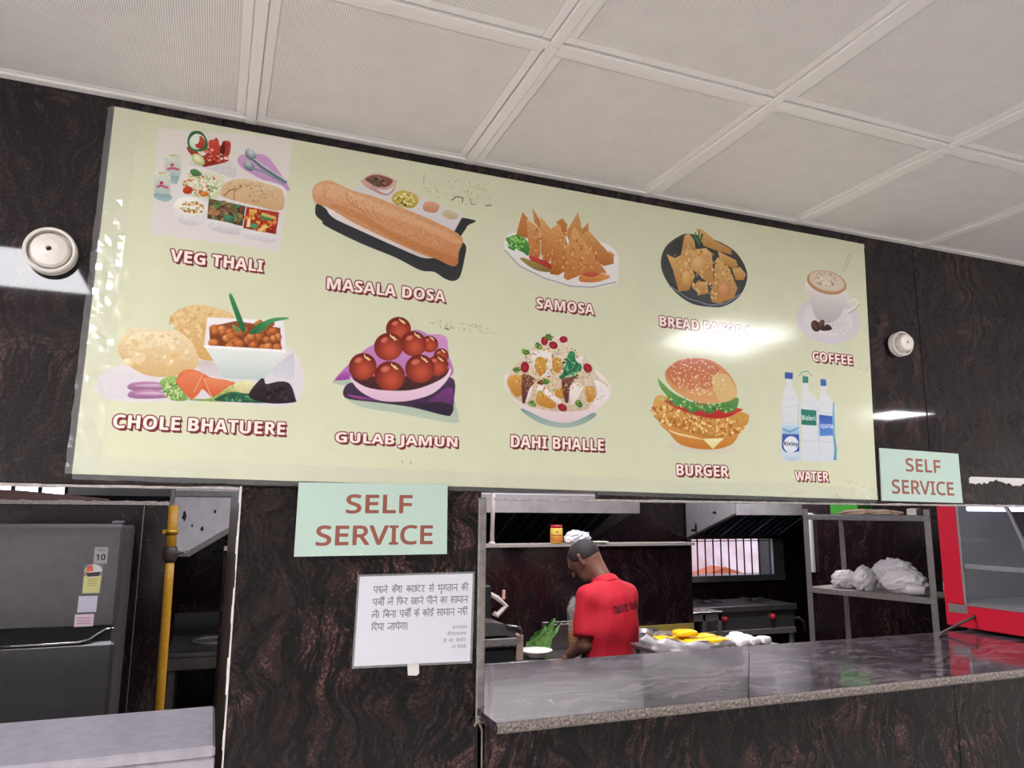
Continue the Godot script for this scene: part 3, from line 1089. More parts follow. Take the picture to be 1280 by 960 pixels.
# ------------------------------------------------------------------ menu board
func build_board() -> void:
	var t := thing("menu_board", "large cream menu board with pictures of ten dishes below the ceiling", "menu board", Vector3(0.25, 1.6, 0.0))
	var o := t.position
	canvas(2048, 791, Color("d5d6b9"))
	# faint unevenness of the printed vinyl
	for y in cv_h:
		for x in cv_w:
			var k := 1.0 + 0.012 * grain_noise.get_noise_2d(x * 0.12, y * 0.12)
			var i := (y * cv_w + x) * 3
			cv[i] *= k
			cv[i + 1] *= k
			cv[i + 2] *= k
	_print_thali()
	_print_dosa()
	_print_samosa()
	_print_pakoda()
	_print_coffee()
	_print_chole()
	_print_gulab()
	_print_dahi()
	_print_burger()
	_print_water()
	var m := flat_mat(Color.WHITE, 0.125, 0.0, 0.42)
	m.albedo_texture = canvas_texture()
	# vinyl ripples
	var rip := FastNoiseLite.new()
	rip.seed = 3
	rip.frequency = 0.012
	rip.fractal_octaves = 3
	var nt := NoiseTexture2D.new()
	nt.width = 512
	nt.height = 512
	nt.noise = rip
	m.heightmap_enabled = true
	m.heightmap_texture = nt
	m.heightmap_scale = 0.035
	var q := [Vector3(-0.965, 2.512, 0.022), Vector3(1.445, 2.505, 0.022), Vector3(1.418, 1.592, 0.022), Vector3(-0.973, 1.621, 0.022)]
	for i in 4:
		q[i] -= o
	# the print is laid out on the rectangle x -0.98..1.48, y 1.58..2.53
	var crease := FastNoiseLite.new()
	crease.seed = 9
	crease.frequency = 1.0
	crease.fractal_octaves = 2
	var lift := func(u: float, v: float) -> float:
		var left := smoothstep(0.055, 0.005, u) * smoothstep(0.2, 0.6, v)
		var low := smoothstep(0.93, 0.99, v)
		var corner := smoothstep(0.9, 1.0, u) * smoothstep(0.1, 0.0, v)
		var k := 0.0
		k += left * 0.004 * crease.get_noise_2d(u * 190.0, v * 22.0)
		k += low * 0.003 * crease.get_noise_2d(u * 16.0, v * 90.0)
		k += corner * 0.003 * crease.get_noise_2d(u * 60.0, v * 40.0)
		return k
	var mesh := sheet(q, 220, 90, lift)
	var arr := mesh.surface_get_arrays(0)
	var vs: PackedVector3Array = arr[Mesh.ARRAY_VERTEX]
	var uvs: PackedVector2Array = arr[Mesh.ARRAY_TEX_UV]
	for i in vs.size():
		uvs[i] = Vector2((vs[i].x + o.x + 0.98) / 2.46, (2.53 - vs[i].y - o.y) / 0.95)
	arr[Mesh.ARRAY_TEX_UV] = uvs
	var am := ArrayMesh.new()
	am.add_surface_from_arrays(Mesh.PRIMITIVE_TRIANGLES, arr)
	inst("printed_vinyl", am, m, t, Vector3.ZERO)
	var back := []
	for p in q:
		back.append(p + Vector3(0, 0, -0.003))
	obj("backing_panel", prism(st_new(), back, Vector3(0, 0, -0.018)), flat_mat(Color("c9c3a4"), 0.5), t)
	# clear packing tape wrapped round the left edge and the lower edge
	var st := st_new()
	var fn := FastNoiseLite.new()
	fn.seed = 31
	fn.frequency = 9.0
	var rows := 60
	var prev := []
	for i in rows + 1:
		var v := float(i) / rows
		var e: Vector3 = q[0].lerp(q[3], v)
		var cur := []
		for k in 6:
			var x := -0.016 + 0.014 * k
			var z := 0.0035 + 0.003 * fn.get_noise_2d(v * 1.2 + k * 3.0, k * 0.11) - (0.016 if k == 0 else 0.0)
			cur.append(e + Vector3(x + 0.003 * fn.get_noise_2d(v * 2.0, 5.0), 0, z))
		if i > 0:
			for k in 5:
				quad(st, prev[k], prev[k + 1], cur[k + 1], cur[k], Vector3.BACK)
		prev = cur
	obj("clear_tape", st, M.film, t, "wrinkled clear tape wrapped over the left edge")
	st = st_new()
	prev = []
	for i in 121:
		var u := i / 120.0
		var e: Vector3 = q[3].lerp(q[2], u)
		var cur := []
		for k in 5:
			cur.append(e + Vector3(0, -0.012 + 0.013 * k + 0.002 * fn.get_noise_2d(u * 3.0, 2.0), 0.0035 + 0.002 * fn.get_noise_2d(u * 4.0 + k, k * 0.2) - (0.014 if k == 0 else 0.0)))
		if i > 0:
			for k in 4:
				quad(st, prev[k], prev[k + 1], cur[k + 1], cur[k], Vector3.BACK)
		prev = cur
	obj("clear_tape", st, M.film, t, "clear tape along the lower edge")

# ------------------------------------------------------------------ paper signs
func print_sheet(called: String, parent: Node3D, q: Array, thick: float, mat: Material, curl: float) -> void:
	var lift := func(u: float, v: float) -> float: return curl * (sin(u * 5.0 + 1.0) * 0.5 + sin(v * 4.0 + u * 3.0) * 0.5)
	inst(called, sheet(q, 12, 8, lift), mat, parent, Vector3.ZERO)
	var b := []
	for p in q:
		b.append(p + Vector3(0, 0, -0.0008 - curl))
	obj("backing", prism(st_new(), b, Vector3(0, 0, -thick)), M.white_paint, parent)

func build_signs() -> void:
	canvas(1024, 480, Color("bad0c4"))
	for i in cv_w * cv_h:
		var k := 1.0 + 0.01 * grain_noise.get_noise_2d(i % cv_w, i / cv_w)
		for c in 3:
			cv[i * 3 + c] *= k
	var ink := Color("935448")
	for a in [["SELF", 0.307, 0.754, 0.154, 0.425], ["SERVICE", 0.126, 0.90, 0.583, 0.864]]:
		var letters := type(a[0], plain_font, a[1] * 1024 + 5, a[4] * 480 - 5, (a[2] - a[1]) * 1024 - 10, (a[4] - a[3]) * 480 - 10)
		for k in 12:
			fill(moved(letters, Vector2.from_angle(TAU * k / 12.0) * 4.2), ink, ink)
		fill(letters, ink, ink)
	var m := flat_mat(Color.WHITE, 0.35)
	m.albedo_texture = canvas_texture()
	var data := [
		["pale green SELF SERVICE sign on the pillar under the menu board", [Vector3(-0.482, 1.612, 0), Vector3(-0.1, 1.614, 0), Vector3(-0.098, 1.434, 0), Vector3(-0.484, 1.433, 0)], 0.026],
		["pale green SELF SERVICE sign beside the lower right corner of the menu board", [Vector3(1.462, 1.771, 0), Vector3(1.846, 1.764, 0), Vector3(1.846, 1.586, 0), Vector3(1.455, 1.59, 0)], 0.006]]
	for d in data:
		var mid := Vector3.ZERO
		for p in d[1]:
			mid += p / 4.0
		var at := Vector3(mid.x, mid.y - 0.09, 0.0)
		var t := thing("self_service_sign", d[0], "sign", at, 0.0, "self service signs")
		var q := []
		for p in d[1]:
			q.append(p - at + Vector3(0, 0, d[2]))
		print_sheet("printed_sheet", t, q, 0.002 if d[2] < 0.01 else 0.003, m, 0.0006)
	# laminated notice in Hindi
	canvas(1024, 760, Color("e8e7f2"))
	ink = Color("18151c")
	hindi_line("p h l -e | k -ai sh | k -aa u -n T r | s -e | bh -u g t -aa n | k -ii", 125, 985, 92, 56, 7.6, ink)
	hindi_line("p c -rii | l -e -n | -i ph r | kh -aa n -e | p -ii n -e | k -aa | s -aa m -aa n", 125, 985, 198, 56, 7.6, ink)
	hindi_line("l -e -n / | -i b n -aa | p c -rii | k -e | k -o ii | s -aa m -aa n | n h -ii -n", 125, 985, 304, 56, 7.6, ink)
	hindi_line("-i d y -aa | j -aa y -e g -aa /", 125, 445, 410, 56, 7.6, ink)
	var pale_ink := Color("77737c")
	hindi_line("a -aa j n -aa n -u s -aa r", 850, 985, 452, 26, 3.6, pale_ink)
	hindi_line("k -ai T -ii n | p r b n bh k ,", 805, 985, 508, 26, 3.6, pale_ink)
	hindi_line("s -ii . | a -aa r . | -i b l -i T -n g ,", 770, 985, 564, 26, 3.6, pale_ink)
	hindi_line("n ii | -i d l l -ii /", 850, 985, 620, 26, 3.6, pale_ink)
	var pm := flat_mat(Color.WHITE, 0.4)
	pm.albedo_texture = canvas_texture()
	var q := [Vector3(-0.324, 1.385, 0), Vector3(-0.013, 1.386, 0), Vector3(-0.017, 1.153, 0), Vector3(-0.33, 1.16, 0)]
	var at := Vector3(-0.17, 1.155, 0.0)
	var t := thing("notice", "white laminated notice with black Hindi writing on the pillar", "notice", at)
	var paper := []
	var sleeve := []
	var mid: Vector3 = (q[0] + q[1] + q[2] + q[3]) / 4.0
	for p in q:
		paper.append(mid + (p - mid) * Vector3(0.965, 0.955, 1) - at + Vector3(0, 0, 0.004))
		sleeve.append(p - at + Vector3(0, 0, 0.0055))
	print_sheet("paper", t, paper, 0.0005, pm, 0.0004)
	obj("laminate", prism(st_new(), sleeve, Vector3(0, 0, -0.0002)), M.film, t, "clear plastic sleeve")
	obj("tape_tab", prism(st_new(), [Vector3(-0.02, 0.008, 0.003), Vector3(0.01, 0.009, 0.003), Vector3(0.012, -0.018, 0.003), Vector3(0.005, -0.023, 0.003), Vector3(-0.017, -0.021, 0.003)], Vector3(0, 0, 0.0008)), M.white_paint, t, "torn white tab below the notice")
	# torn white strip on the lintel
	var strip := thing("paper_strip", "torn white paper strip on the granite right of the small sign", "paper strip", Vector3(2.1, 1.67, 0.0))
	var fn := FastNoiseLite.new()
	fn.seed = 8
	fn.frequency = 6.0
	var up := []
	var low := []
	for i in 60:
		var x := -0.205 + i * 0.011
		up.append(Vector3(x, 0.0125 - (0.006 if i == 0 else 0.0), 0.001))
		low.append(Vector3(x, minf(0.006, (-0.009 + 0.016 * fn.get_noise_2d(x * 2.0, 0.0) + (0.008 if i > 6 and i < 14 else 0.0) + 0.005 * fn.get_noise_2d(x * 9.0, 4.0))) + (0.0 if i else 0.001), 0.001))
	low.reverse()
	obj("strip", prism(st_new(), up + low, Vector3(0, 0, 0.0008)), M.white_paint, strip)

# round white fittings on the granite
func build_fittings() -> void:
	var data := [["round white wall fitting on the granite left of the menu board", Vector3(-1.064, 2.13, 0.0), 0.0], ["round white wall fitting hanging loose right of the menu board", Vector3(1.58, 2.146, 0.0), -0.1]]
	for d in data:
		var t := thing("wall_fitting", d[0], "wall fitting", d[1], 0.0, "round white wall fittings")
		var xf := Transform3D(Basis(Vector3.RIGHT, PI / 2).rotated(Vector3.UP, d[2]), Vector3(0, 0, 0.0 if d[2] == 0.0 else 0.014))
		var s := 1.0 if d[2] == 0.0 else 0.82
		var rim := [[0.0, 0.0], [0.052, 0.0], [0.054, 0.004], [0.054, 0.03], [0.051, 0.034], [0.047, 0.032], [0.046, 0.012], [0.0, 0.012]]
		var dome := [[0.040, 0.012], [0.041, 0.026], [0.036, 0.034], [0.02, 0.04], [0.006, 0.042], [0.0056, 0.03], [0.0, 0.03]]
		if d[2] != 0.0:
			dome = [[0.036, 0.01], [0.036, 0.05], [0.032, 0.056], [0.02, 0.058], [0.006, 0.058], [0.0056, 0.045], [0.0, 0.045]]
		for a in [["housing", rim], ["cap", dome]]:
			var pr := []
			for p in a[1]:
				pr.append([p[0] * s, p[1] * s])
			obj(a[0], lathe(st_new(), pr, 64, xf), M.white_plastic, t)
		obj("centre_hole", lathe(st_new(true), [[0.0, 0.0305 * s], [0.0055 * s, 0.0305 * s]], 12, xf), M.black, t)
		if d[2] != 0.0:
			var rag := []
			for i in 18:
				var a := TAU * i / 18.0
				var r := 0.03 + 0.006 * sin(i * 2.3)
				rag.append(Vector3(-0.026 + cos(a) * r * 0.9, 0.004 + sin(a) * r * 1.2, 0.0004))
			obj("cable_hole", prism(st_new(), rag, Vector3(0, 0, 0.0006)), M.black, t, "ragged dark cable hole behind the fitting")
			obj("cable", tube(st_new(true), [Vector3(-0.03, 0.01, 0.0), Vector3(-0.034, 0.004, 0.012), Vector3(-0.024, -0.006, 0.018)], 0.003, 6), M.white_plastic, t)

# ------------------------------------------------------------------ counters
func build_counters() -> void:
	var t := thing("counter_top", "grey-brown polished stone counter top in the wide serving opening", "counter top", Vector3(1.6, 1.012, -0.2))
	# two slabs that meet at a slanting joint
	for s in [[0.0, 0.0, 0.7475, 1.2865], [0.7505, 1.2895, 3.398, 3.398]]:
		var x0: float = s[0] - 1.6
		var x1: float = s[2] - 1.6
		var back0: float = maxf(s[1], 0.024) - 1.6
		var back1: float = s[3] - 1.6
		var corner := [Vector3(x0, 0.001, 0.346), Vector3(x1, 0.001, 0.346), Vector3(back1, 0.001, -0.315), Vector3(back0, 0.001, -0.315)]
		if s[0] == 0.0:
			corner.append_array([Vector3(0.024 - 1.6, 0.001, 0.201), Vector3(x0, 0.001, 0.201)])
		var st := st_new()
		prism(st, corner, Vector3(0, 0.026, 0))
		var slab := obj("stone_slab", st, M.counter, t)
		# broken front edge
		st = st_new()
		var fn := FastNoiseLite.new()
		fn.frequency = 30.0
		var n := int((x1 - x0) / 0.012)
		var a := []
		for i in n + 1:
			var x := lerpf(x0, x1, float(i) / n)
			a.append([Vector3(x, 0.0265, 0.346 + 0.001), Vector3(x, 0.02 + 0.003 * fn.get_noise_2d(x, 3), 0.351 + 0.003 * fn.get_noise_2d(x, 0.0)), Vector3(x, 0.006 + 0.003 * fn.get_noise_2d(x, 5), 0.352 + 0.003 * fn.get_noise_2d(x, 2.0)), Vector3(x, 0.0005, 0.346 + 0.002 * fn.get_noise_2d(x, 9.0))])
		for i in n:
			for k in 3:
				quad(st, a[i][k], a[i + 1][k], a[i + 1][k + 1], a[i][k + 1], Vector3(0, 0.3, 1))
		obj("rough_edge", st, M.rough_edge, slab, "speckled broken stone edge")
	# knotted cord at the corner of the counter
	var k := thing("cord", "pale cord knotted at the corner of the counter and hanging down the pillar", "cord", Vector3(0.012, 0.3, 0.012))
	var cm := flat_mat(Color("8f8276"), 0.9)
	obj("hanging_cord", tube(st_new(true), [Vector3(-0.002, 0, 0), Vector3(0.001, 0.35, 0), Vector3(-0.002, 0.69, 0)], 0.0022, 6), cm, k)
	obj("knot", tube(st_new(true), [Vector3(-0.002, 0.688, 0), Vector3(-0.012, 0.71, 0.002), Vector3(-0.014, 0.722, 0.006), Vector3(0.0, 0.728, 0.008), Vector3(0.006, 0.726, 0.006), Vector3(-0.006, 0.716, 0.008), Vector3(-0.02, 0.708, 0.006), Vector3(-0.024, 0.7, 0.004)], 0.003, 6), cm, k)
	# steel counter in the left opening
	var c := thing("steel_counter", "long stainless steel counter in the narrow left opening", "counter", Vector3(-1.45, 0.0, -0.18))
	obj("worktop", span(st_new(), -0.83, 0.818, 0.985, 1.012, -0.2, 0.185, 0.006), M.counter_steel, c)
	obj("front_lip", span(st_new(), -0.83, 0.818, 0.955, 0.986, 0.168, 0.184, 0.003), M.counter_steel, c)
	obj("front_panel", span(st_new(), -0.8, 0.79, 0.12, 0.953, 0.12, 0.135, 0.003), M.counter_steel, c)
	for x in [-0.79, -0.02, 0.755]:
		obj("upright", span(st_new(), x, x + 0.05, 0.0, 0.955, 0.125, 0.165, 0.004), M.steel_dull, c)
	obj("rail", span(st_new(), -0.8, 0.8, 0.9, 0.952, 0.136, 0.15, 0.003), M.steel_dull, c)
	obj("side_panel", span(st_new(), 0.79, 0.806, 0.1, 0.98, -0.19, 0.12, 0.002), M.steel_dull, c)

# ------------------------------------------------------------------ red food warmer on the counter
func build_warmer() -> void:
	var y0 := 1.039
	var t := thing("food_warmer", "red food warmer with curved glass standing on the counter", "food warmer", Vector3(2.8, y0, -0.33))
	var x0 := 2.457 - 2.8
	var x1 := 0.345
	var zb := -0.6 + 0.33
	var zf := -0.1 + 0.33
	obj("base", span(st_new(), x0, x1, 0.012, 0.112, zb, zf, 0.004), M.red, t)
	for x in [x0 + 0.03, x1 - 0.06]:
		for z in [zb + 0.03, zf - 0.06]:
			obj("foot", span(st_new(), x, x + 0.03, 0.0, 0.013, z, z + 0.03, 0.002), M.black, t)
	for x in [[x0, x0 + 0.012], [x1 - 0.012, x1]]:
		obj("rear_post", span(st_new(), x[0], x[1], 0.112, 0.68, zb, zb + 0.098, 0.003), M.red, t)
	obj("roof", span(st_new(), x0, x1, 0.68, 0.72, zb, zb + 0.24, 0.004), M.red, t)
	obj("back_panel", span(st_new(), x0 + 0.013, x1 - 0.013, 0.113, 0.679, zb + 0.004, zb + 0.012, 0.001), flat_mat(Color("2c2a30"), 0.25), t)
	obj("end_panel", span(st_new(), x1 - 0.018, x1 - 0.013, 0.113, 0.679, zb + 0.1, 0.0, 0.001), flat_mat(Color("4a3530"), 0.4), t)
	# curved profile of the side glass (z, y)
	var prof := []
	for p in [[-0.10, 0.68], [-0.03, 0.645], [0.03, 0.59], [0.075, 0.51], [0.115, 0.40], [0.15, 0.26], [0.18, 0.112]]:
		prof.append(Vector2(p[0], p[1]))
	for sx in [x0 + 0.002, x1 - 0.006]:
		var pts := [Vector3(sx, 0.113, zb + 0.1), Vector3(sx, 0.679, zb + 0.1)]
		for p in prof:
			pts.append(Vector3(sx, minf(p.y, 0.679), p.x))
		pts[-1].y = 0.113
		obj("side_glass", prism(st_new(), pts, Vector3(0.004, 0, 0)), M.glass, t)
		var edge := []
		for p in prof:
			edge.append(Vector3(sx + 0.002, p.y, p.x))
		var st := st_new()
		for i in edge.size() - 1:
			var d: Vector3 = (edge[i + 1] - edge[i]).normalized()
			var nn := Vector3(0, d.z, -d.y) * 0.006
			for o in [[-0.004, 1.0], [0.006, 1.0]]:
				quad(st, edge[i] + Vector3(o[0], 0, 0) - nn, edge[i + 1] + Vector3(o[0], 0, 0) - nn, edge[i + 1] + Vector3(o[0], 0, 0) + nn, edge[i] + Vector3(o[0], 0, 0) + nn, Vector3(o[0], 0, 0))
			quad(st, edge[i] + Vector3(-0.004, 0, 0) + nn, edge[i + 1] + Vector3(-0.004, 0, 0) + nn, edge[i + 1] + Vector3(0.006, 0, 0) + nn, edge[i] + Vector3(0.006, 0, 0) + nn, Vector3(0, 0, 1))
			quad(st, edge[i] + Vector3(-0.004, 0, 0) - nn, edge[i + 1] + Vector3(-0.004, 0, 0) - nn, edge[i + 1] + Vector3(0.006, 0, 0) - nn, edge[i] + Vector3(0.006, 0, 0) - nn, Vector3(0, 0, -1))
		obj("glass_edge_strip", st, M.aluminium, t)
	obj("post_strip", span(st_new(), x0 - 0.002, x0 + 0.004, 0.112, 0.68, zb + 0.098, zb + 0.106, 0.001), M.aluminium, t)
	obj("sill_strip", span(st_new(), x0 - 0.002, x0 + 0.004, 0.108, 0.116, zb + 0.1, zf - 0.05, 0.001), M.aluminium, t)
	var st := st_new(true)
	for i in prof.size() - 1:
		quad(st, Vector3(x0 + 0.01, prof[i].y, prof[i].x), Vector3(x1 - 0.01, prof[i].y, prof[i].x), Vector3(x1 - 0.01, prof[i + 1].y, prof[i + 1].x), Vector3(x0 + 0.01, prof[i + 1].y, prof[i + 1].x), Vector3(0, 1, 1))
	obj("front_glass", st, M.glass, t)
	# inside: a glass shelf with metal rim, warming lamp, tray
	var sh := obj("shelf", span(st_new(), x0 + 0.015, x1 - 0.015, 0.276, 0.281, zb + 0.03, 0.1, 0.001), M.glass, t)
	obj("shelf_rim", span(st_new(), x0 + 0.012, x0 + 0.018, 0.268, 0.288, zb + 0.03, 0.1, 0.001), M.aluminium, sh)
	obj("shelf_rim", span(st_new(), x0 + 0.012, x1 - 0.012, 0.268, 0.288, 0.096, 0.102, 0.001), M.aluminium, sh)
	obj("shelf_stay", span(st_new(), x0 + 0.3, x0 + 0.306, 0.113, 0.5, 0.0, 0.006, 0.001), M.aluminium, t)
	obj("tray", span(st_new(), x0 + 0.02, x1 - 0.02, 0.114, 0.122, zb + 0.03, 0.14, 0.002), M.steel, t)
	obj("lamp_tube", tube(st_new(true), [Vector3(x0 + 0.04, 0.532, -0.14), Vector3(x1 - 0.04, 0.532, -0.14)], 0.012, 10), lamp_glow(Color(0.85, 0.83, 1.0), 2.0), t)
	var l := AreaLight3D.new()
	l.name = "lamp_light"
	l.area_size = Vector2(0.56, 0.02)
	l.light_energy = 0.06
	l.light_color = Color(0.85, 0.83, 1.0)
	l.set("area_range", 5.0)
	l.shadow_enabled = true
	t.add_child(l)
	l.position = Vector3(0, 0.51, -0.14)
	l.rotation_degrees.x = -90.0
	obj("silver_label", prism(st_new(), [Vector3(x0 - 0.0012, 0.11, zb + 0.02), Vector3(x0 - 0.0012, 0.11, zb + 0.112), Vector3(x0 - 0.0012, 0.073, zb + 0.112), Vector3(x0 - 0.0012, 0.072, zb + 0.02)], Vector3(-0.0008, 0, 0)), M.aluminium, t, "strip of silver tape at the lower corner")
	obj("white_tag", prism(st_new(), [Vector3(x0 + 0.003, 0.16, zb - 0.001), Vector3(x0 + 0.012, 0.16, zb - 0.001), Vector3(x0 + 0.012, 0.2, zb - 0.001), Vector3(x0 + 0.003, 0.2, zb - 0.001)], Vector3(0, 0, -0.001)), M.white_paint, t)
	var bun := thing("fried_snack", "golden fried snack lying in the red food warmer", "snack", Vector3(2.56, y0 + 0.122, -0.24))
	obj("crust", blob_shape(st_new(true), Vector3(0, 0.02, 0), Vector3(0.035, 0.022, 0.045), 0.1, 0.02, 4, 0.0), flat_mat(Color("d79b3c"), 0.6), bun)
	var cb := thing("power_cable", "dark power cable lying on the counter beside the food warmer", "cable", Vector3(2.3, y0, -0.47))
	obj("cable", tube(st_new(true), [Vector3(-0.11, 0.006, 0.05), Vector3(-0.06, 0.01, 0.02), Vector3(0.02, 0.022, 0.0), Vector3(0.09, 0.045, 0.005), Vector3(0.15, 0.062, 0.01)], 0.006, 8), flat_mat(Color("4a4240"), 0.4), cb)
	obj("cable_end", tube(st_new(true), [Vector3(0.146, 0.06, 0.01), Vector3(0.157, 0.066, 0.01)], 0.0085, 8), M.black, cb)

# ------------------------------------------------------------------ refrigerator, partition and gas pipe in the left opening
func sticker(parent: Node3D, called: String, tex: Texture2D, x0: float, x1: float, y0: float, y1: float, z: float, label: String) -> void:
	var m := flat_mat(Color.WHITE, 0.4)
	m.albedo_texture = tex
	var st := st_new()
	var q := [Vector3(x0, y1, z), Vector3(x1, y1, z), Vector3(x1, y0, z), Vector3(x0, y0, z)]
	var uv := [Vector2(0, 0), Vector2(1, 0), Vector2(1, 1), Vector2(0, 1)]
	for t in [0, 1, 2, 0, 2, 3]:
		st.set_uv(uv[t])
		st.add_vertex(q[t])
	obj(called, st, m, parent, label)

func build_fridge_corner() -> void:
	var t := thing("refrigerator", "grey steel double door refrigerator with stickers", "refrigerator", Vector3(-1.31, KF, -1.72))
	var H := 1.485 - KF
	var zf := 0.33
	obj("body", span(st_new(), -0.29, 0.3, 0.03, H - 0.015, -0.33, zf - 0.065, 0.01), flat_mat(Color("5d5a5e"), 0.45, 0.5), t)
	var split := 1.095 - KF
	var up := obj("freezer_door", span(st_new(), -0.31, 0.318, split, H, zf - 0.06, zf, 0.012), M.fridge, t)
	var low := obj("refrigerator_door", span(st_new(), -0.31, 0.318, 0.06, split - 0.052, zf - 0.06, zf, 0.012), M.fridge, t)
	# scooped handle: dark recess with a bright lip that turns up at its end
	obj("handle_recess", span(st_new(), -0.3, 0.30, split - 0.055, split + 0.002, zf - 0.058, zf - 0.03, 0.002), M.black, low)
	var lip := []
	for a in [[-0.3, -0.052], [0.1, -0.052], [0.2, -0.05], [0.235, -0.04], [0.262, -0.02], [0.285, -0.006], [0.312, -0.004]]:
		lip.append(Vector3(a[0], split + a[1], zf - 0.004))
	obj("handle_lip", tube(st_new(true), lip, 0.006, 8), M.steel_bright, low)
	obj("hinge_cap", span(st_new(), 0.27, 0.312, H, H + 0.012, zf - 0.07, zf - 0.01, 0.003), flat_mat(Color("4c4a4d"), 0.5), up)
	for x in [-0.26, 0.22]:
		obj("foot", span(st_new(), x, x + 0.05, 0.0, 0.06, 0.2, 0.26, 0.003), M.black, t)
	# stickers
	var face_z := zf + 0.0012
	canvas(96, 120, Color("8f8d90"))
	fill([PackedVector2Array([Vector2(18, 12), Vector2(78, 12), Vector2(78, 30), Vector2(18, 30)])], Color("77757a"), Color("77757a"))
	fill(type("10", title_font, 12, 96, 72, 46), Color("1d1b20"), Color("1d1b20"))
	sticker(up, "warranty_sticker", canvas_texture(), 0.222, 0.268, H - 0.15, H - 0.088, face_z, "grey sticker reading 10")
	canvas(96, 176, Color("6b696d"))
	fill([PackedVector2Array([Vector2(4, 70), Vector2(92, 70), Vector2(88, 172), Vector2(4, 172)])], Color("bdb878"), Color("bdb878"))
	_oval([48, 40, 44, 0, 0, 40], "b9b6b4", "b9b6b4", Vector2.ZERO, 0.0)
	fill([PackedVector2Array([Vector2(6, 52), Vector2(48, 40), Vector2(40, 2), Vector2(16, 14)])], Color("b8472f"), Color("c9703f"))
	fill([PackedVector2Array([Vector2(8, 52), Vector2(90, 46), Vector2(76, 72), Vector2(24, 74)])], Color("33262c"), Color("33262c"))
	for y in [88, 98, 112, 124]:
		fill([PackedVector2Array([Vector2(24, y), Vector2(72, y), Vector2(72, y + 4), Vector2(24, y + 4)])], Color("8c8552"), Color("8c8552"))
	sticker(up, "energy_label", canvas_texture(), 0.192, 0.257, H - 0.262, H - 0.152, face_z, "energy rating label with half disc over yellow")
	canvas(64, 60, Color("b9b2c2"))
	sticker(up, "white_sticker", canvas_texture(), 0.184, 0.248, H - 0.33, H - 0.27, face_z, "pale square sticker")
	canvas(64, 44, Color("c9b2bd"))
	for y in [12, 22, 31]:
		fill([PackedVector2Array([Vector2(8, y), Vector2(54, y + 1), Vector2(54, y + 4), Vector2(8, y + 3)])], Color("a07888"), Color("a07888"))
	sticker(up, "pink_sticker", canvas_texture(), 0.178, 0.242, H - 0.382, H - 0.337, face_z, "pinkish printed sticker")
	# granite partition behind the refrigerator
	var w := structure("wall_partition_left", "dark granite partition behind the refrigerator")
	box_obj("granite_slab", w, M.kitchen_stone, -2.6, -0.992, KF, 1.565, -2.24, -2.2, 0.002)
	box_obj("granite_slab", w, M.kitchen_stone, -0.988, -0.874, KF, 1.565, -2.24, -2.2, 0.002)
	box_obj("seam_filler", w, M.steel_dull, -0.992, -0.988, KF, 1.56, -2.235, -2.2, 0.0)
	var cap := st_new()
	var fn := FastNoiseLite.new()
	fn.frequency = 11.0
	for i in 86:
		var x := -2.6 + i * 0.02
		span(cap, x, x + 0.0205, 1.563, 1.582 + 0.006 * fn.get_noise_1d(x), -2.25, -2.192 + 0.004 * fn.get_noise_1d(x + 5.0), 0.0)
	obj("rough_cap", cap, M.ledge, w)
	box_obj("core", w, M.granite_dull, -2.6, -0.876, KF, 1.562, -2.3, -2.241, 0.001)
	# board lying on top of the partition
	var bd := thing("loose_board", "brown board lying aslant on top of the granite partition", "board", Vector3(-1.5, 1.584, -2.24))
	obj("plank", prism(st_new(), [Vector3(-0.25, 0.0, 0.02), Vector3(0.35, 0.0, 0.02), Vector3(0.34, 0.008, 0.02), Vector3(-0.02, 0.042, 0.02), Vector3(-0.25, 0.05, 0.02)], Vector3(0, 0, -0.05)), flat_mat(Color("5c4440"), 0.6), bd)
	# yellow gas pipe
	var p := thing("gas_pipe", "yellow painted gas pipe with a dark valve beside the partition", "pipe", Vector3(-0.845, KF, -2.12))
	obj("pipe", tube(st_new(true), [Vector3(0.006, 0.0, 0), Vector3(0.0, 0.85, 0), Vector3(-0.004, 1.28, 0), Vector3(-0.006, 1.415, 0)], 0.021, 14), M.yellow_pipe, p)
	obj("pipe", tube(st_new(true), [Vector3(-0.006, 1.455, 0), Vector3(-0.01, 1.662, 0)], 0.023, 14), M.yellow_pipe, p)
	obj("valve", lathe(st_new(true), [[0.0, -0.035], [0.026, -0.035], [0.03, -0.02], [0.036, 0.0], [0.03, 0.03], [0.026, 0.04], [0.0, 0.04]], 14, Transform3D(Basis.IDENTITY, Vector3(-0.006, 1.425, 0))), flat_mat(Color("3a2e28"), 0.5), p, "dark brass valve")
	obj("valve_handle", tube(st_new(true), [Vector3(0.02, 1.43, 0.01), Vector3(0.055, 1.44, 0.02), Vector3(0.062, 1.425, 0.02)], 0.007, 8), M.steel_dull, p)
	obj("clamp", lathe(st_new(true), [[0.026, -0.012], [0.03, -0.012], [0.03, 0.012], [0.026, 0.012]], 14, Transform3D(Basis.IDENTITY, Vector3(-0.008, 1.535, 0))), flat_mat(Color("c49a34"), 0.35, 0.6), p)
	obj("clamp_arm", span(st_new(), -0.05, -0.03, 1.525, 1.545, -0.01, 0.01, 0.002), flat_mat(Color("c49a34"), 0.35, 0.6), p)
	# steel cooking table farther back
	var c := thing("cooking_table", "low stainless cooking table with a ring burner behind the gas pipe", "table", Vector3(-0.45, KF, -3.25))
	obj("table_top", span(st_new(), -0.41, 0.6, 0.805, 0.83, -0.35, 0.35, 0.004), M.steel, c)
	obj("apron", span(st_new(), -0.405, 0.59, 0.735, 0.803, 0.31, 0.345, 0.003), M.steel_dull, c)
	for x in [-0.4, 0.55]:
		for z in [-0.33, 0.29]:
			obj("leg", span(st_new(), x, x + 0.04, 0.0, 0.803, z, z + 0.04, 0.003), M.steel_dull, c)
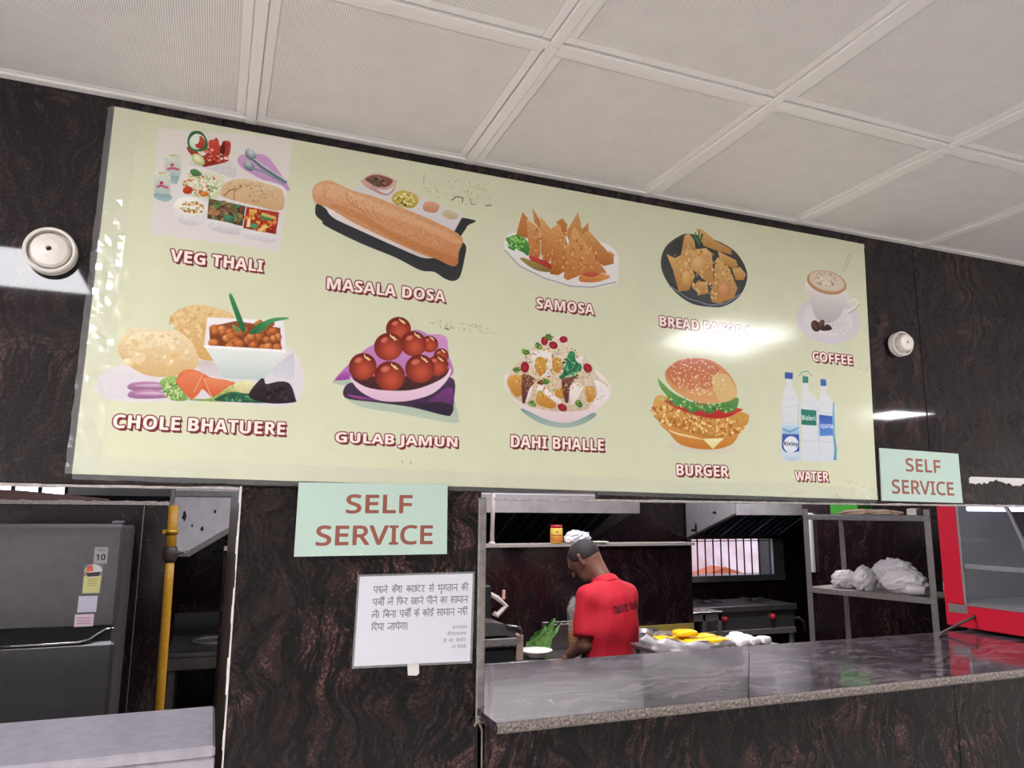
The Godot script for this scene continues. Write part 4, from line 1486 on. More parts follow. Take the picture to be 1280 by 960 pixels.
	obj("lower_shelf", span(st_new(), -0.39, 0.58, 0.3, 0.32, -0.33, 0.32, 0.003), M.steel_dull, c)
	obj("burner_ring", lathe(st_new(true), [[0.11, 0.83], [0.14, 0.83], [0.145, 0.845], [0.125, 0.85], [0.11, 0.83]], 28, Transform3D(Basis.IDENTITY, Vector3(-0.15, 0, 0.0))), M.steel_dull, c)
	obj("back_rail", span(st_new(), -0.41, 0.6, 0.83, 0.97, -0.35, -0.335, 0.003), M.soot, c)

# ------------------------------------------------------------------ extractor hoods
func hood(label: String, at: Vector3, width: float, depth: float, front_low: float, back_low: float, top: float, turn: float) -> Node3D:
	# runs along local x from 0 to width, front at local z 0, back at -depth
	var t := thing("extractor_hood", label, "extractor hood", at, turn, "steel extractor hoods")
	obj("front_band", span(st_new(), 0.0, width, front_low, top, -0.02, 0.0, 0.003), M.hood_front, t)
	for x in [0.0, width - 0.015]:
		obj("side_panel", prism(st_new(), [Vector3(x, top, -0.021), Vector3(x, front_low + 0.02, -0.021), Vector3(x, back_low + 0.02, -depth), Vector3(x, top, -depth)], Vector3(0.015, 0, 0)), M.hood_side, t)
		obj("side_frame", tube(st_new(), [Vector3(x + 0.007, front_low + 0.01, -0.02), Vector3(x + 0.007, back_low + 0.01, -depth)], 0.013, 4), M.steel_dull, t)
	obj("roof", span(st_new(), 0.0, width, top, top + 0.015, -depth, 0.0, 0.002), M.hood_side, t)
	var sl := st_new()
	prism(sl, [Vector3(0.02, front_low + 0.16, -0.05), Vector3(0.02, front_low + 0.17, -0.05), Vector3(0.02, back_low + 0.06, -depth + 0.01), Vector3(0.02, back_low + 0.05, -depth + 0.01)], Vector3(width - 0.04, 0, 0))
	obj("filter_bed", sl, M.soot, t)
	var n := int(width / 0.09)
	for i in n:
		var x := 0.05 + (width - 0.1) * i / n
		obj("baffle", tube(st_new(), [Vector3(x, front_low + 0.15, -0.06), Vector3(x, back_low + 0.04, -depth + 0.02)], 0.012, 4), M.soot if i % 4 else M.steel_dull, t)
	obj("duct", span(st_new(), width * 0.4, width * 0.4 + 0.4, top + 0.015, 2.504, -depth + 0.1, -depth + 0.5, 0.004), M.hood_side, t)
	return t

func build_hoods() -> void:
	var h1 := hood("long steel extractor hood above the shelf behind the worker", Vector3(0.3, 0.0, -2.9), 1.96, 0.95, 1.535, 1.22, 1.66, 0.0)
	obj("cladding", span(st_new(), 0.0, 1.96, 1.676, 2.503, -0.03, -0.01, 0.002), M.kitchen_ceiling, h1, "white cladding between hood and ceiling")
	var h3 := hood("steel extractor hood with pale side above the barred window", Vector3(3.68, 0.0, -3.6), 1.5, 0.78, 1.525, 1.285, 1.85, 0.0)
	for m in [[1.545, -0.32, 0.014, 0.03], [1.40, -0.62, 0.05, 0.018], [1.375, -0.66, 0.014, 0.04]]:
		var rag := []
		for i in 9:
			var a := TAU * i / 9.0
			rag.append(Vector3(-0.0004, m[0] + sin(a) * m[2] * (1 + 0.3 * sin(i * 2.7)), m[1] + cos(a) * m[3] * (1 + 0.3 * sin(i * 3.9))))
		obj("soot_spot", prism(st_new(), rag, Vector3(-0.0005, 0, 0)), M.soot, h3)
	# the hood over the cooking table is seen end-on
	var t := thing("extractor_hood", "pale stained end of a steel extractor hood behind the gas pipe", "extractor hood", Vector3(-0.9, 0.0, -3.3), 0.0, "steel extractor hoods")
	var low := [Vector3(0.0, 1.283, 0), Vector3(0.1, 1.283, 0), Vector3(0.9, 1.79, 0), Vector3(0.9, 1.9, 0), Vector3(0.0, 1.9, 0)]
	obj("end_panel", prism(st_new(), low, Vector3(0, 0, -0.012)), M.hood_side, t)
	var fr := st_new()
	span(fr, -0.03, 0.0, 1.26, 1.9, -0.02, 0.012, 0.002)
	span(fr, 0.0, 0.9, 1.625, 1.66, 0.001, 0.012, 0.002)
	prism(fr, [Vector3(-0.03, 1.25, -0.02), Vector3(0.108, 1.25, -0.02), Vector3(0.905, 1.755, -0.02), Vector3(0.9, 1.79, -0.02), Vector3(0.1, 1.285, -0.02), Vector3(-0.03, 1.285, -0.02)], Vector3(0, 0, 0.032))
	obj("end_frame", fr, M.steel_dull, t)
	obj("shell", prism(st_new(), [Vector3(0.0, 1.9, -0.02), Vector3(0.0, 1.3, -0.02), Vector3(0.02, 1.3, -0.02), Vector3(0.02, 1.88, -0.02), Vector3(0.9, 1.88, -0.02), Vector3(0.9, 1.9, -0.02)], Vector3(0, 0, -1.0)), M.soot, t)
	obj("duct", span(st_new(), 0.3, 0.6, 1.9, 2.504, -0.7, -0.3, 0.004), M.hood_side, t)
	for s in [[0.06, 1.5, 0.012, 0.03], [0.17, 1.42, 0.01, 0.014], [0.24, 1.53, 0.008, 0.012], [0.11, 1.44, 0.006, 0.009], [0.5, 1.7, 0.01, 0.012]]:
		var rag := []
		for i in 9:
			var a := TAU * i / 9.0
			rag.append(Vector3(s[0] + cos(a) * s[2] * (1 + 0.4 * sin(i * 2.7)), s[1] + sin(a) * s[3] * (1 + 0.3 * sin(i * 3.9)), 0.0003))
		obj("soot_spot", prism(st_new(), rag, Vector3(0, 0, 0.0005)), M.soot, t)

# ------------------------------------------------------------------ partition, ledge and work table behind the worker
func build_work_table() -> void:
	var w := structure("wall_partition_middle", "dark granite splash wall behind the worker")
	box_obj("granite_slab", w, M.kitchen_stone, -0.6, 2.49, KF, 1.318, -2.64, -2.6, 0.002)
	box_obj("core", w, M.granite_dull, -0.6, 2.488, KF, 1.316, -2.72, -2.641, 0.001)
	var st := st_new()
	var fn := FastNoiseLite.new()
	fn.frequency = 14.0
	for i in 155:
		var x := -0.6 + i * 0.02
		span(st, x, x + 0.0203, 1.319, 1.337 + 0.001 * fn.get_noise_1d(x), -2.74, -2.565 + 0.006 * fn.get_noise_1d(x + 3.0), 0.0)
	obj("stone_ledge", st, M.ledge, w, "pale chipped stone ledge on top of the wall")
	var ly := 1.339
	var pole := thing("white_pole", "thin white pole rising from the stone ledge", "pole", Vector3(1.0, ly, -2.63))
	obj("pole", tube(st_new(true), [Vector3(0, 0, 0), Vector3(0.008, 0.5, 0)], 0.014, 12), flat_mat(Color("c9b9b6"), 0.4), pole)
	obj("pole_foot", lathe(st_new(true), [[0.0, 0.0], [0.022, 0.0], [0.022, 0.008], [0.014, 0.014]], 12), flat_mat(Color("c9b9b6"), 0.4), pole)
	var can := thing("spice_jar", "yellow spice jar with a red lid on the stone ledge", "jar", Vector3(1.44, ly, -2.6))
	obj("jar_body", lathe(st_new(true), [[0.0, 0.0], [0.038, 0.0], [0.041, 0.006], [0.041, 0.095], [0.038, 0.1], [0.0, 0.1]], 22), flat_mat(Color("d9b24a"), 0.4), can)
	obj("label_band", lathe(st_new(true), [[0.0415, 0.012], [0.0418, 0.013], [0.0418, 0.042], [0.0415, 0.043]], 22), flat_mat(Color("d07a34"), 0.4), can)
	obj("label_band", lathe(st_new(true), [[0.0415, 0.05], [0.0418, 0.051], [0.0418, 0.056], [0.0415, 0.057]], 22), flat_mat(Color("c05a30"), 0.4), can)
	obj("emblem", blob_shape(st_new(true), Vector3(-0.012, 0.076, 0.0385), Vector3(0.007, 0.006, 0.003), 0.0, 0.01, 1, -1e9, 10, 6), flat_mat(Color("4a4a2c"), 0.5), can)
	obj("lid", lathe(st_new(true), [[0.0, 0.1], [0.039, 0.1], [0.039, 0.116], [0.036, 0.119], [0.0, 0.119]], 22), flat_mat(Color("b8242e"), 0.35), can)
	var cb := thing("crumpled_bag", "crumpled white plastic bag on the stone ledge above the worker", "plastic bag", Vector3(1.605, ly, -2.62))
	obj("bag_film", blob_shape(st_new(), Vector3(0, 0.035, 0), Vector3(0.085, 0.046, 0.06), 0.42, 0.026, 3, 0.0, 30, 18), flat_mat(Color("e2e0e8"), 0.35), cb)
	obj("bag_tail", blob_shape(st_new(), Vector3(-0.07, 0.02, 0.02), Vector3(0.04, 0.024, 0.035), 0.4, 0.03, 8, 0.0, 18, 10), flat_mat(Color("e0d4d4"), 0.35), cb)
	var pl := thing("saucer", "small white saucer beside the crumpled bag on the ledge", "saucer", Vector3(1.76, ly, -2.6))
	obj("saucer_dish", lathe(st_new(true), [[0.0, 0.002], [0.035, 0.002], [0.06, 0.012], [0.062, 0.01], [0.036, 0.0], [0.0, 0.0]], 26), M.white_plastic, pl)
	# steel work table
	var ty := 0.705
	var t := thing("work_table", "stainless work table with raised back along the granite splash wall", "table", Vector3(1.2, KF, -2.36))
	var top := ty - KF
	obj("table_top", span(st_new(), -1.75, 1.36, top - 0.03, top, -0.225, 0.2, 0.004), M.steel, t)
	box_obj("splash_strip", w, tri_mat(noise_tex(61, 128, 0.02, Color("8a7a4a"), Color("b89a3c")), 0.9, 0.35), 1.55, 2.485, ty, ty + 0.085, -2.599, -2.588, 0.002, "raised steel strip stained yellow")
	for x in [-1.72, -0.2, 1.3]:
		for z in [-0.2, 0.15]:
			obj("leg", span(st_new(), x, x + 0.04, 0.0, top - 0.03, z, z + 0.04, 0.003), M.steel_dull, t)
	obj("lower_shelf", span(st_new(), -1.7, 1.32, 0.25, 0.27, -0.2, 0.18, 0.002), M.steel_dull, t)
	# sandwich griller
	var g := thing("sandwich_grill", "steel contact grill at the left end of the work table", "grill", Vector3(0.82, ty, -2.3))
	obj("feet_block", span(st_new(), -0.2, 0.16, 0.0, 0.085, -0.12, 0.12, 0.005), M.black, g)
	obj("lower_plate", span(st_new(), -0.21, 0.17, 0.086, 0.13, -0.13, 0.13, 0.006), M.steel_dull, g)
	obj("lower_trim", span(st_new(), -0.21, 0.17, 0.083, 0.09, 0.128, 0.136, 0.001), M.steel_bright, g)
	obj("side_column", span(st_new(), 0.172, 0.215, 0.0, 0.14, -0.05, 0.12, 0.004), flat_mat(Color("9a837a"), 0.4), g)
	obj("upper_plate", prism(st_new(), [Vector3(-0.21, 0.145, 0.13), Vector3(0.16, 0.145, 0.13), Vector3(0.17, 0.175, 0.13), Vector3(0.1, 0.205, 0.13), Vector3(0.02, 0.218, 0.13), Vector3(-0.21, 0.218, 0.13)], Vector3(0, 0, -0.25)), M.steel, g)
	obj("handle", tube(st_new(true), [Vector3(0.1, 0.2, 0.14), Vector3(0.17, 0.19, 0.15), Vector3(0.19, 0.17, 0.15), Vector3(0.185, 0.145, 0.15)], 0.009, 8), M.steel_bright, g)
	var tap := thing("water_dispenser_arm", "white angled plastic spout above the contact grill", "spout", Vector3(0.99, 0.84, -2.5))
	var wp := flat_mat(Color("cdbbb6"), 0.4)
	obj("spout_arm", tube(st_new(), [Vector3(-0.06, 0.21, 0), Vector3(0.0, 0.18, 0), Vector3(0.06, 0.13, 0), Vector3(0.0, 0.075, 0), Vector3(-0.02, 0.09, 0)], 0.017, 6), wp, tap)
	obj("spout_tip", span(st_new(), 0.035, 0.052, 0.17, 0.225, -0.01, 0.01, 0.003), flat_mat(Color("d8a09c"), 0.4), tap)
	obj("spout_body", span(st_new(), -0.2, -0.05, -0.134, 0.26, -0.06, 0.04, 0.01), M.black, tap)
	# bowl, leaves, box
	var bowl := thing("bowl", "white shallow bowl on the work table near the leaves", "bowl", Vector3(1.14, ty, -2.24))
	obj("bowl_wall", lathe(st_new(true), [[0.0, 0.004], [0.035, 0.004], [0.05, 0.012], [0.062, 0.03], [0.095, 0.044], [0.097, 0.041], [0.066, 0.026], [0.052, 0.004], [0.036, 0.0], [0.0, 0.0]], 28), flat_mat(Color("efe6e2"), 0.3), bowl)
	var lm := tri_mat(noise_tex(62, 128, 0.06, Color("3f7a34"), Color("9ac070")), 0.25, 0.5)
	var lv := thing("leafy_vegetable", "bunch of green leaves leaning beside the steel box", "vegetable", Vector3(1.21, ty, -2.4))
	for a in [[0.0, 0.0, 0.19, 0.5, 0.055], [-0.02, 0.01, 0.15, 0.35, 0.05], [0.03, -0.01, 0.16, 0.7, 0.045], [-0.04, 0.02, 0.1, 0.2, 0.05], [0.02, 0.03, 0.12, 0.15, 0.05]]:
		var st2 := st_new(true)
		var n := 7
		var pts := []
		for i in n + 1:
			var s := float(i) / n
			var wv: float = a[4] * sin(PI * minf(1.0, s * 0.9 + 0.08)) + 0.004
			var cpt := Vector3(a[0] + a[3] * a[2] * s * s * 1.1, a[2] * s + 0.003, a[1] + 0.02 * s)
			pts.append([cpt + Vector3(-wv, 0.01 * sin(i * 2.0), 0.02), cpt + Vector3(0, 0, -0.004), cpt + Vector3(wv, 0.01 * cos(i * 2.0), 0.02)])
		for i in n:
			for k in 2:
				quad(st2, pts[i][k], pts[i][k + 1], pts[i + 1][k + 1], pts[i + 1][k], Vector3(0, 0.2, 1))
		obj("leaf", st2, lm, lv)
	var sb := thing("steel_box", "plain steel container behind the leaves on the work table", "container", Vector3(1.4, ty, -2.49))
	var sbs := st_new()
	for s in [[-0.09, 0.12, -0.06, -0.052], [-0.09, 0.12, 0.052, 0.06], [-0.09, -0.082, -0.052, 0.052], [0.112, 0.12, -0.052, 0.052]]:
		span(sbs, s[0], s[1], 0.0, 0.15, s[2], s[3], 0.002)
	span(sbs, -0.09, 0.12, 0.0, 0.006, -0.06, 0.06, 0.001)
	obj("box_wall", sbs, M.steel, sb)
	# stack of brown cups in clear film
	var cu := thing("cup_stack", "brown paper cup stack in clear film in front of the worker", "paper cups", Vector3(1.385, ty, -2.235))
	for i in 6:
		var y := 0.022 * i
		obj("cup", lathe(st_new(true), [[0.0, y], [0.026, y], [0.034, y + 0.085], [0.036, y + 0.087], [0.033, y + 0.088], [0.025, y + 0.004], [0.0, y + 0.004]], 20), flat_mat(Color("b9855a"), 0.6), cu)
	obj("film_sleeve", lathe(st_new(), [[0.036, 0.14], [0.04, 0.2], [0.045, 0.26], [0.03, 0.31], [0.012, 0.34]], 9), M.film, cu)
	obj("film_sleeve", blob_shape(st_new(), Vector3(0, 0.26, 0), Vector3(0.04, 0.06, 0.035), 0.35, 0.02, 6, 0.2, 14, 10), flat_mat(Color("8f8682"), 0.3), cu)
	# pot on the right
	var pot := thing("cooking_pot", "steel pot with a flat rim behind the worker", "pot", Vector3(1.9, ty, -2.3))
	obj("pot_wall", lathe(st_new(true), [[0.0, 0.0], [0.075, 0.0], [0.08, 0.006], [0.08, 0.1], [0.1, 0.104], [0.1, 0.108], [0.076, 0.106], [0.074, 0.008], [0.0, 0.006]], 30), M.steel, pot)
	var lime := thing("green_vegetable", "small green vegetable beside the steel pot", "vegetable", Vector3(1.985, ty, -2.2))
	obj("flesh", blob_shape(st_new(true), Vector3(0, 0.03, 0), Vector3(0.026, 0.03, 0.026), 0.12, 0.02, 3, 0.0), lm, lime)
	obj("stalk", tube(st_new(true), [Vector3(0, 0.055, 0), Vector3(-0.01, 0.085, 0.0), Vector3(-0.018, 0.1, 0.004)], 0.008, 8), flat_mat(Color("3f6a2c"), 0.6), lime)
	# side table with a bag of yellow packets
	var st3 := thing("side_table", "low steel side table carrying the yellow packets", "table", Vector3(1.82, KF, -1.48))
	obj("table_top", span(st_new(), -0.38, 0.36, 0.938, 0.96, -0.2, 0.2, 0.004), M.steel, st3)
	for x in [-0.37, 0.32]:
		for z in [-0.19, 0.16]:
			obj("leg", span(st_new(), x, x + 0.03, 0.0, 0.938, z, z + 0.03, 0.003), M.steel_dull, st3)
	var by := KF + 0.961
	var bag := thing("carrier_bag", "open white plastic bag around the yellow packets", "plastic bag", Vector3(1.68, by, -1.5))
	var bs := st_new(true)
	var ring := []
	for j in 5:
		var row := []
		for i in 28:
			var a := TAU * i / 28.0
			var r := 1.0 + 0.06 * sin(i * 2.1 + j) + 0.05 * sin(i * 4.7) + (0.06 if j == 2 else 0.0)
			row.append(Vector3(cos(a) * 0.235 * r, [0.0, 0.015, 0.03, 0.042 + 0.01 * sin(i * 1.9), 0.046 + 0.012 * sin(i * 1.9)][j] * (0.95 - 0.35 * cos(a)), sin(a) * 0.165 * r))
		ring.append(row)
	for j in 4:
		for i in 28:
			quad(bs, ring[j][i], ring[j][(i + 1) % 28], ring[j + 1][(i + 1) % 28], ring[j + 1][i], ring[j][i])
	obj("bag_film", bs, M.bag, bag)
	var ym := flat_mat(Color("f0bf12"), 0.35)
	for i in 7:
		var p: Array = [[-0.12, 0.026, 0.06, 0.1], [0.0, 0.026, 0.06, -0.06], [0.115, 0.026, 0.05, 0.08], [-0.11, 0.026, -0.055, -0.05], [0.01, 0.026, -0.05, 0.06], [0.12, 0.026, -0.06, 0.1], [-0.02, 0.064, 0.0, -0.2]][i]
		var y := thing("yellow_packet", ["yellow packet at the front left of the bagged heap", "yellow packet at the front middle of the bagged heap", "yellow packet at the front right of the bagged heap", "yellow packet at the back left of the bagged heap", "yellow packet at the back middle of the bagged heap", "yellow packet at the back right of the bagged heap", "yellow packet lying on top of the bagged heap"][i], "packet", Vector3(1.69 + p[0] * 1.15, by + p[1] - 0.02, -1.5 + p[2] * 1.05), p[3], "yellow packets in the bag")
		obj("packet", pillow(st_new(true), Vector3(0, 0.02, 0), Vector3(0.062, 0.016, 0.05), i), ym, y)
	var wm := flat_mat(Color("ece2e4"), 0.35)
	for i in 6:
		var p: Array = [[0.0, 0.001, 0.12], [0.08, 0.001, 0.11], [0.02, 0.001, 0.03], [0.1, 0.001, 0.025], [0.16, 0.001, 0.1], [0.11, 0.001, -0.06]][i]
		var y := thing("white_packet", ["white packet nearest the yellow heap on the side table", "white packet in the front row beside the yellow heap", "white packet behind, nearest the yellow heap", "white packet at the back right of the side table", "rightmost white packet on the side table", "white packet farthest back beside the yellow heap"][i], "packet", Vector3(1.93 + p[0], by + p[1], -1.5 + p[2]), 0.1 * sin(i * 2.0), "white packets beside the bag")
		obj("packet", pillow(st_new(true), Vector3(0, 0.02, 0), Vector3(0.036, 0.02, 0.036), i + 20), wm, y)

# ------------------------------------------------------------------ stove in the far right corner
func build_stove_corner() -> void:
	var t := thing("stove", "steel two burner stove with red knobs under the barred window", "stove", Vector3(3.76, KF, -3.85))
	var top := 0.74 - KF
	obj("top_plate", span(st_new(), -0.51, 0.54, top - 0.048, top, -0.25, 0.228, 0.004), M.soot, t)
	obj("top_edge", span(st_new(), -0.51, 0.54, top - 0.048, top + 0.001, 0.229, 0.252, 0.003), M.steel, t)
	obj("front_panel", span(st_new(), -0.49, 0.52, top - 0.2, top - 0.049, 0.2, 0.235, 0.004), M.steel, t)
	obj("lower_rail", span(st_new(), -0.49, 0.52, top - 0.25, top - 0.201, 0.22, 0.25, 0.003), M.steel_dull, t)
	obj("body", span(st_new(), -0.48, 0.51, top - 0.24, top - 0.05, -0.23, 0.199, 0.003), M.soot, t)
	for x in [-0.48, 0.47]:
		for z in [-0.22, 0.2]:
			obj("leg", span(st_new(), x, x + 0.035, 0.0, top - 0.251, z, z + 0.035, 0.003), M.steel_dull, t)
	for x in [-0.25, 0.27]:
		var kx := Transform3D(Basis(Vector3.RIGHT, PI / 2), Vector3(x, top - 0.105, 0.235))
		obj("knob", lathe(st_new(true), [[0.0, 0.03], [0.02, 0.03], [0.024, 0.024], [0.026, 0.0], [0.0, 0.0]], 18, kx), flat_mat(Color("b03038"), 0.35), t, "red knob")
		obj("burner", lathe(st_new(true), [[0.0, 0.02], [0.05, 0.02], [0.07, 0.008], [0.09, 0.0]], 20, Transform3D(Basis.IDENTITY, Vector3(x, top + 0.001, 0.0))), M.black, t)
		for a in 4:
			var ax := Basis(Vector3.UP, a * PI / 2 + 0.4)
			obj("pan_support", cbox(st_new(), Vector3(0.1, 0.025, 0), Vector3(0.1, 0.012, 0.016), 0.002, Transform3D(ax, Vector3(x, top, 0))), M.black, t)
	obj("gas_hose", tube(st_new(true), [Vector3(0.5, top - 0.14, 0.2), Vector3(0.6, top - 0.13, 0.2), Vector3(0.7, top - 0.18, 0.15), Vector3(0.76, top - 0.28, 0.1)], 0.011, 8), M.steel_dull, t)
	var s := thing("small_stand", "small steel stand with a bright top left of the stove", "stand", Vector3(3.05, KF, -3.35))
	obj("stand_top", span(st_new(), -0.3, 0.16, 0.845, 0.862, -0.15, 0.12, 0.003), M.steel_bright, s)
	obj("apron", span(st_new(), -0.29, 0.15, 0.79, 0.844, 0.09, 0.115, 0.002), M.steel_dull, s)
	for x in [-0.03, 0.12]:
		for z in [-0.12, 0.085]:
			obj("leg", span(st_new(), x, x + 0.03, 0.0, 0.844, z, z + 0.03, 0.003), M.steel_dull, s)
	var c := thing("wall_conduit", "pale cable duct running down the wall behind the rack", "conduit", Vector3(4.13, 1.05, -3.2))
	obj("duct", cbox(st_new(), Vector3(0, 0.25, 0), Vector3(0.03, 0.5, 0.05), 0.003), M.white_paint, c)
	obj("duct_cover", cbox(st_new(), Vector3(-0.018, 0.25, 0), Vector3(0.008, 0.49, 0.03), 0.002), M.hood_side, c)

# ------------------------------------------------------------------ steel rack with bags
func build_rack() -> void:
	var a := Vector3(3.17, KF, -2.21)
	var b := Vector3(3.38, KF, -1.42)
	var along := b - a
	var L := along.length()
	# local x runs from the far end to the near end, local z points at the room's left
	var turn := atan2(-along.z, along.x)
	var t := thing("steel_rack", "angle steel rack with one stocked shelf beside the food warmer", "rack", a, turn)
	var D := -0.45
	var H := 1.575 - KF
	for x in [0.0, L]:
		for z in [0.0, D]:
			var st := st_new()
			span(st, x - 0.02, x + 0.02, 0.0, H, z - 0.004, z, 0.001)
			span(st, x - 0.02, x - 0.016, 0.0, H, z - 0.04, z, 0.001)
			obj("post", st, M.steel_dull, t)
	for y in [0.2, 1.03 - KF, 1.52 - KF]:
		var st := st_new()
		span(st, -0.015, L + 0.015, y - 0.018, y + 0.018, -0.008, 0.002, 0.002)
		span(st, -0.015, L + 0.015, y - 0.018, y + 0.018, D, D + 0.01, 0.002)
		span(st, -0.015, L + 0.015, y + 0.012, y + 0.018, D, 0.0, 0.001)
		obj("shelf", st, M.steel_dull if y < 1.5 else M.steel, t)
	var xf := Transform3D(Basis(Vector3.UP, turn), a)
	var sy := 1.03 - KF + 0.0185
	for d in [["clear plastic bag at the far end of the rack shelf", 0.17, -0.17, Vector3(0.09, 0.065, 0.1), 5], ["knotted white plastic bag standing at the middle of the rack shelf", 0.34, -0.1, Vector3(0.072, 0.085, 0.08), 6],
			["clear plastic bag lying at the back of the rack shelf", 0.42, -0.33, Vector3(0.16, 0.11, 0.07), 7], ["large clear plastic bag at the near end of the rack shelf", 0.57, -0.15, Vector3(0.15, 0.085, 0.075), 9]]:
		var g := thing("plastic_bag", d[0], "plastic bag", xf * Vector3(d[1], sy, d[2]), turn, "plastic bags on the rack")
		obj("bag_film", blob_shape(st_new(true), Vector3(0, d[3].y * 0.8, 0), d[3], 0.2, 0.021, d[4], 0.0, 48, 28), M.bag, g)
		obj("bag_neck", blob_shape(st_new(), Vector3(0.02, d[3].y * 1.45, 0), Vector3(0.03, 0.025, 0.03), 0.5, 0.03, d[4] + 7, -1e9, 14, 8), M.bag, g)
	var cup := thing("paper_cup", "white paper cup lying at the near end of the rack shelf", "cup", xf * Vector3(0.7, sy + 0.034, -0.05), turn)
	obj("cup_wall", lathe(st_new(true), [[0.0, -0.05], [0.026, -0.05], [0.032, 0.05], [0.033, 0.052], [0.03, 0.05], [0.024, -0.045], [0.0, -0.045]], 20, Transform3D(Basis(Vector3.BACK, PI / 2), Vector3.ZERO)), flat_mat(Color("dcd3d6"), 0.4), cup)
	var ty := 1.52 - KF + 0.0185
	var gb := thing("green_crate", "bright green plastic crate on top of the rack", "crate", xf * Vector3(0.2, ty, -0.25), turn)
	var gs := st_new()
	for s in [[-0.1, 0.1, -0.1, -0.092], [-0.1, 0.1, 0.092, 0.1], [-0.1, -0.092, -0.092, 0.092], [0.092, 0.1, -0.092, 0.092]]:
		span(gs, s[0], s[1], 0.0, 0.12, s[2], s[3], 0.002)
	span(gs, -0.1, 0.1, 0.0, 0.008, -0.1, 0.1, 0.001)
	obj("crate_wall", gs, flat_mat(Color("4fbf3f"), 0.4), gb)
	var cl := thing("cloth", "crumpled beige cloth lying on top of the rack", "cloth", xf * Vector3(0.42, ty, -0.08), turn)
	obj("fabric", blob_shape(st_new(), Vector3(0, 0.012, 0), Vector3(0.2, 0.026, 0.07), 0.4, 0.02, 12, 0.0, 30, 12), flat_mat(Color("b59a88"), 0.9), cl)
	var pb := thing("small_carton", "small pale carton on top of the rack at its near end", "carton", xf * Vector3(0.7, ty, -0.1), turn)
	obj("carton_body", span(st_new(), -0.03, 0.03, 0.0, 0.04, -0.04, 0.04, 0.002), flat_mat(Color("d8cfc8"), 0.6), pb)
	obj("carton_flap", span(st_new(), -0.03, 0.03, 0.04, 0.043, -0.04, 0.01, 0.001), flat_mat(Color("c8beb6"), 0.6), pb)

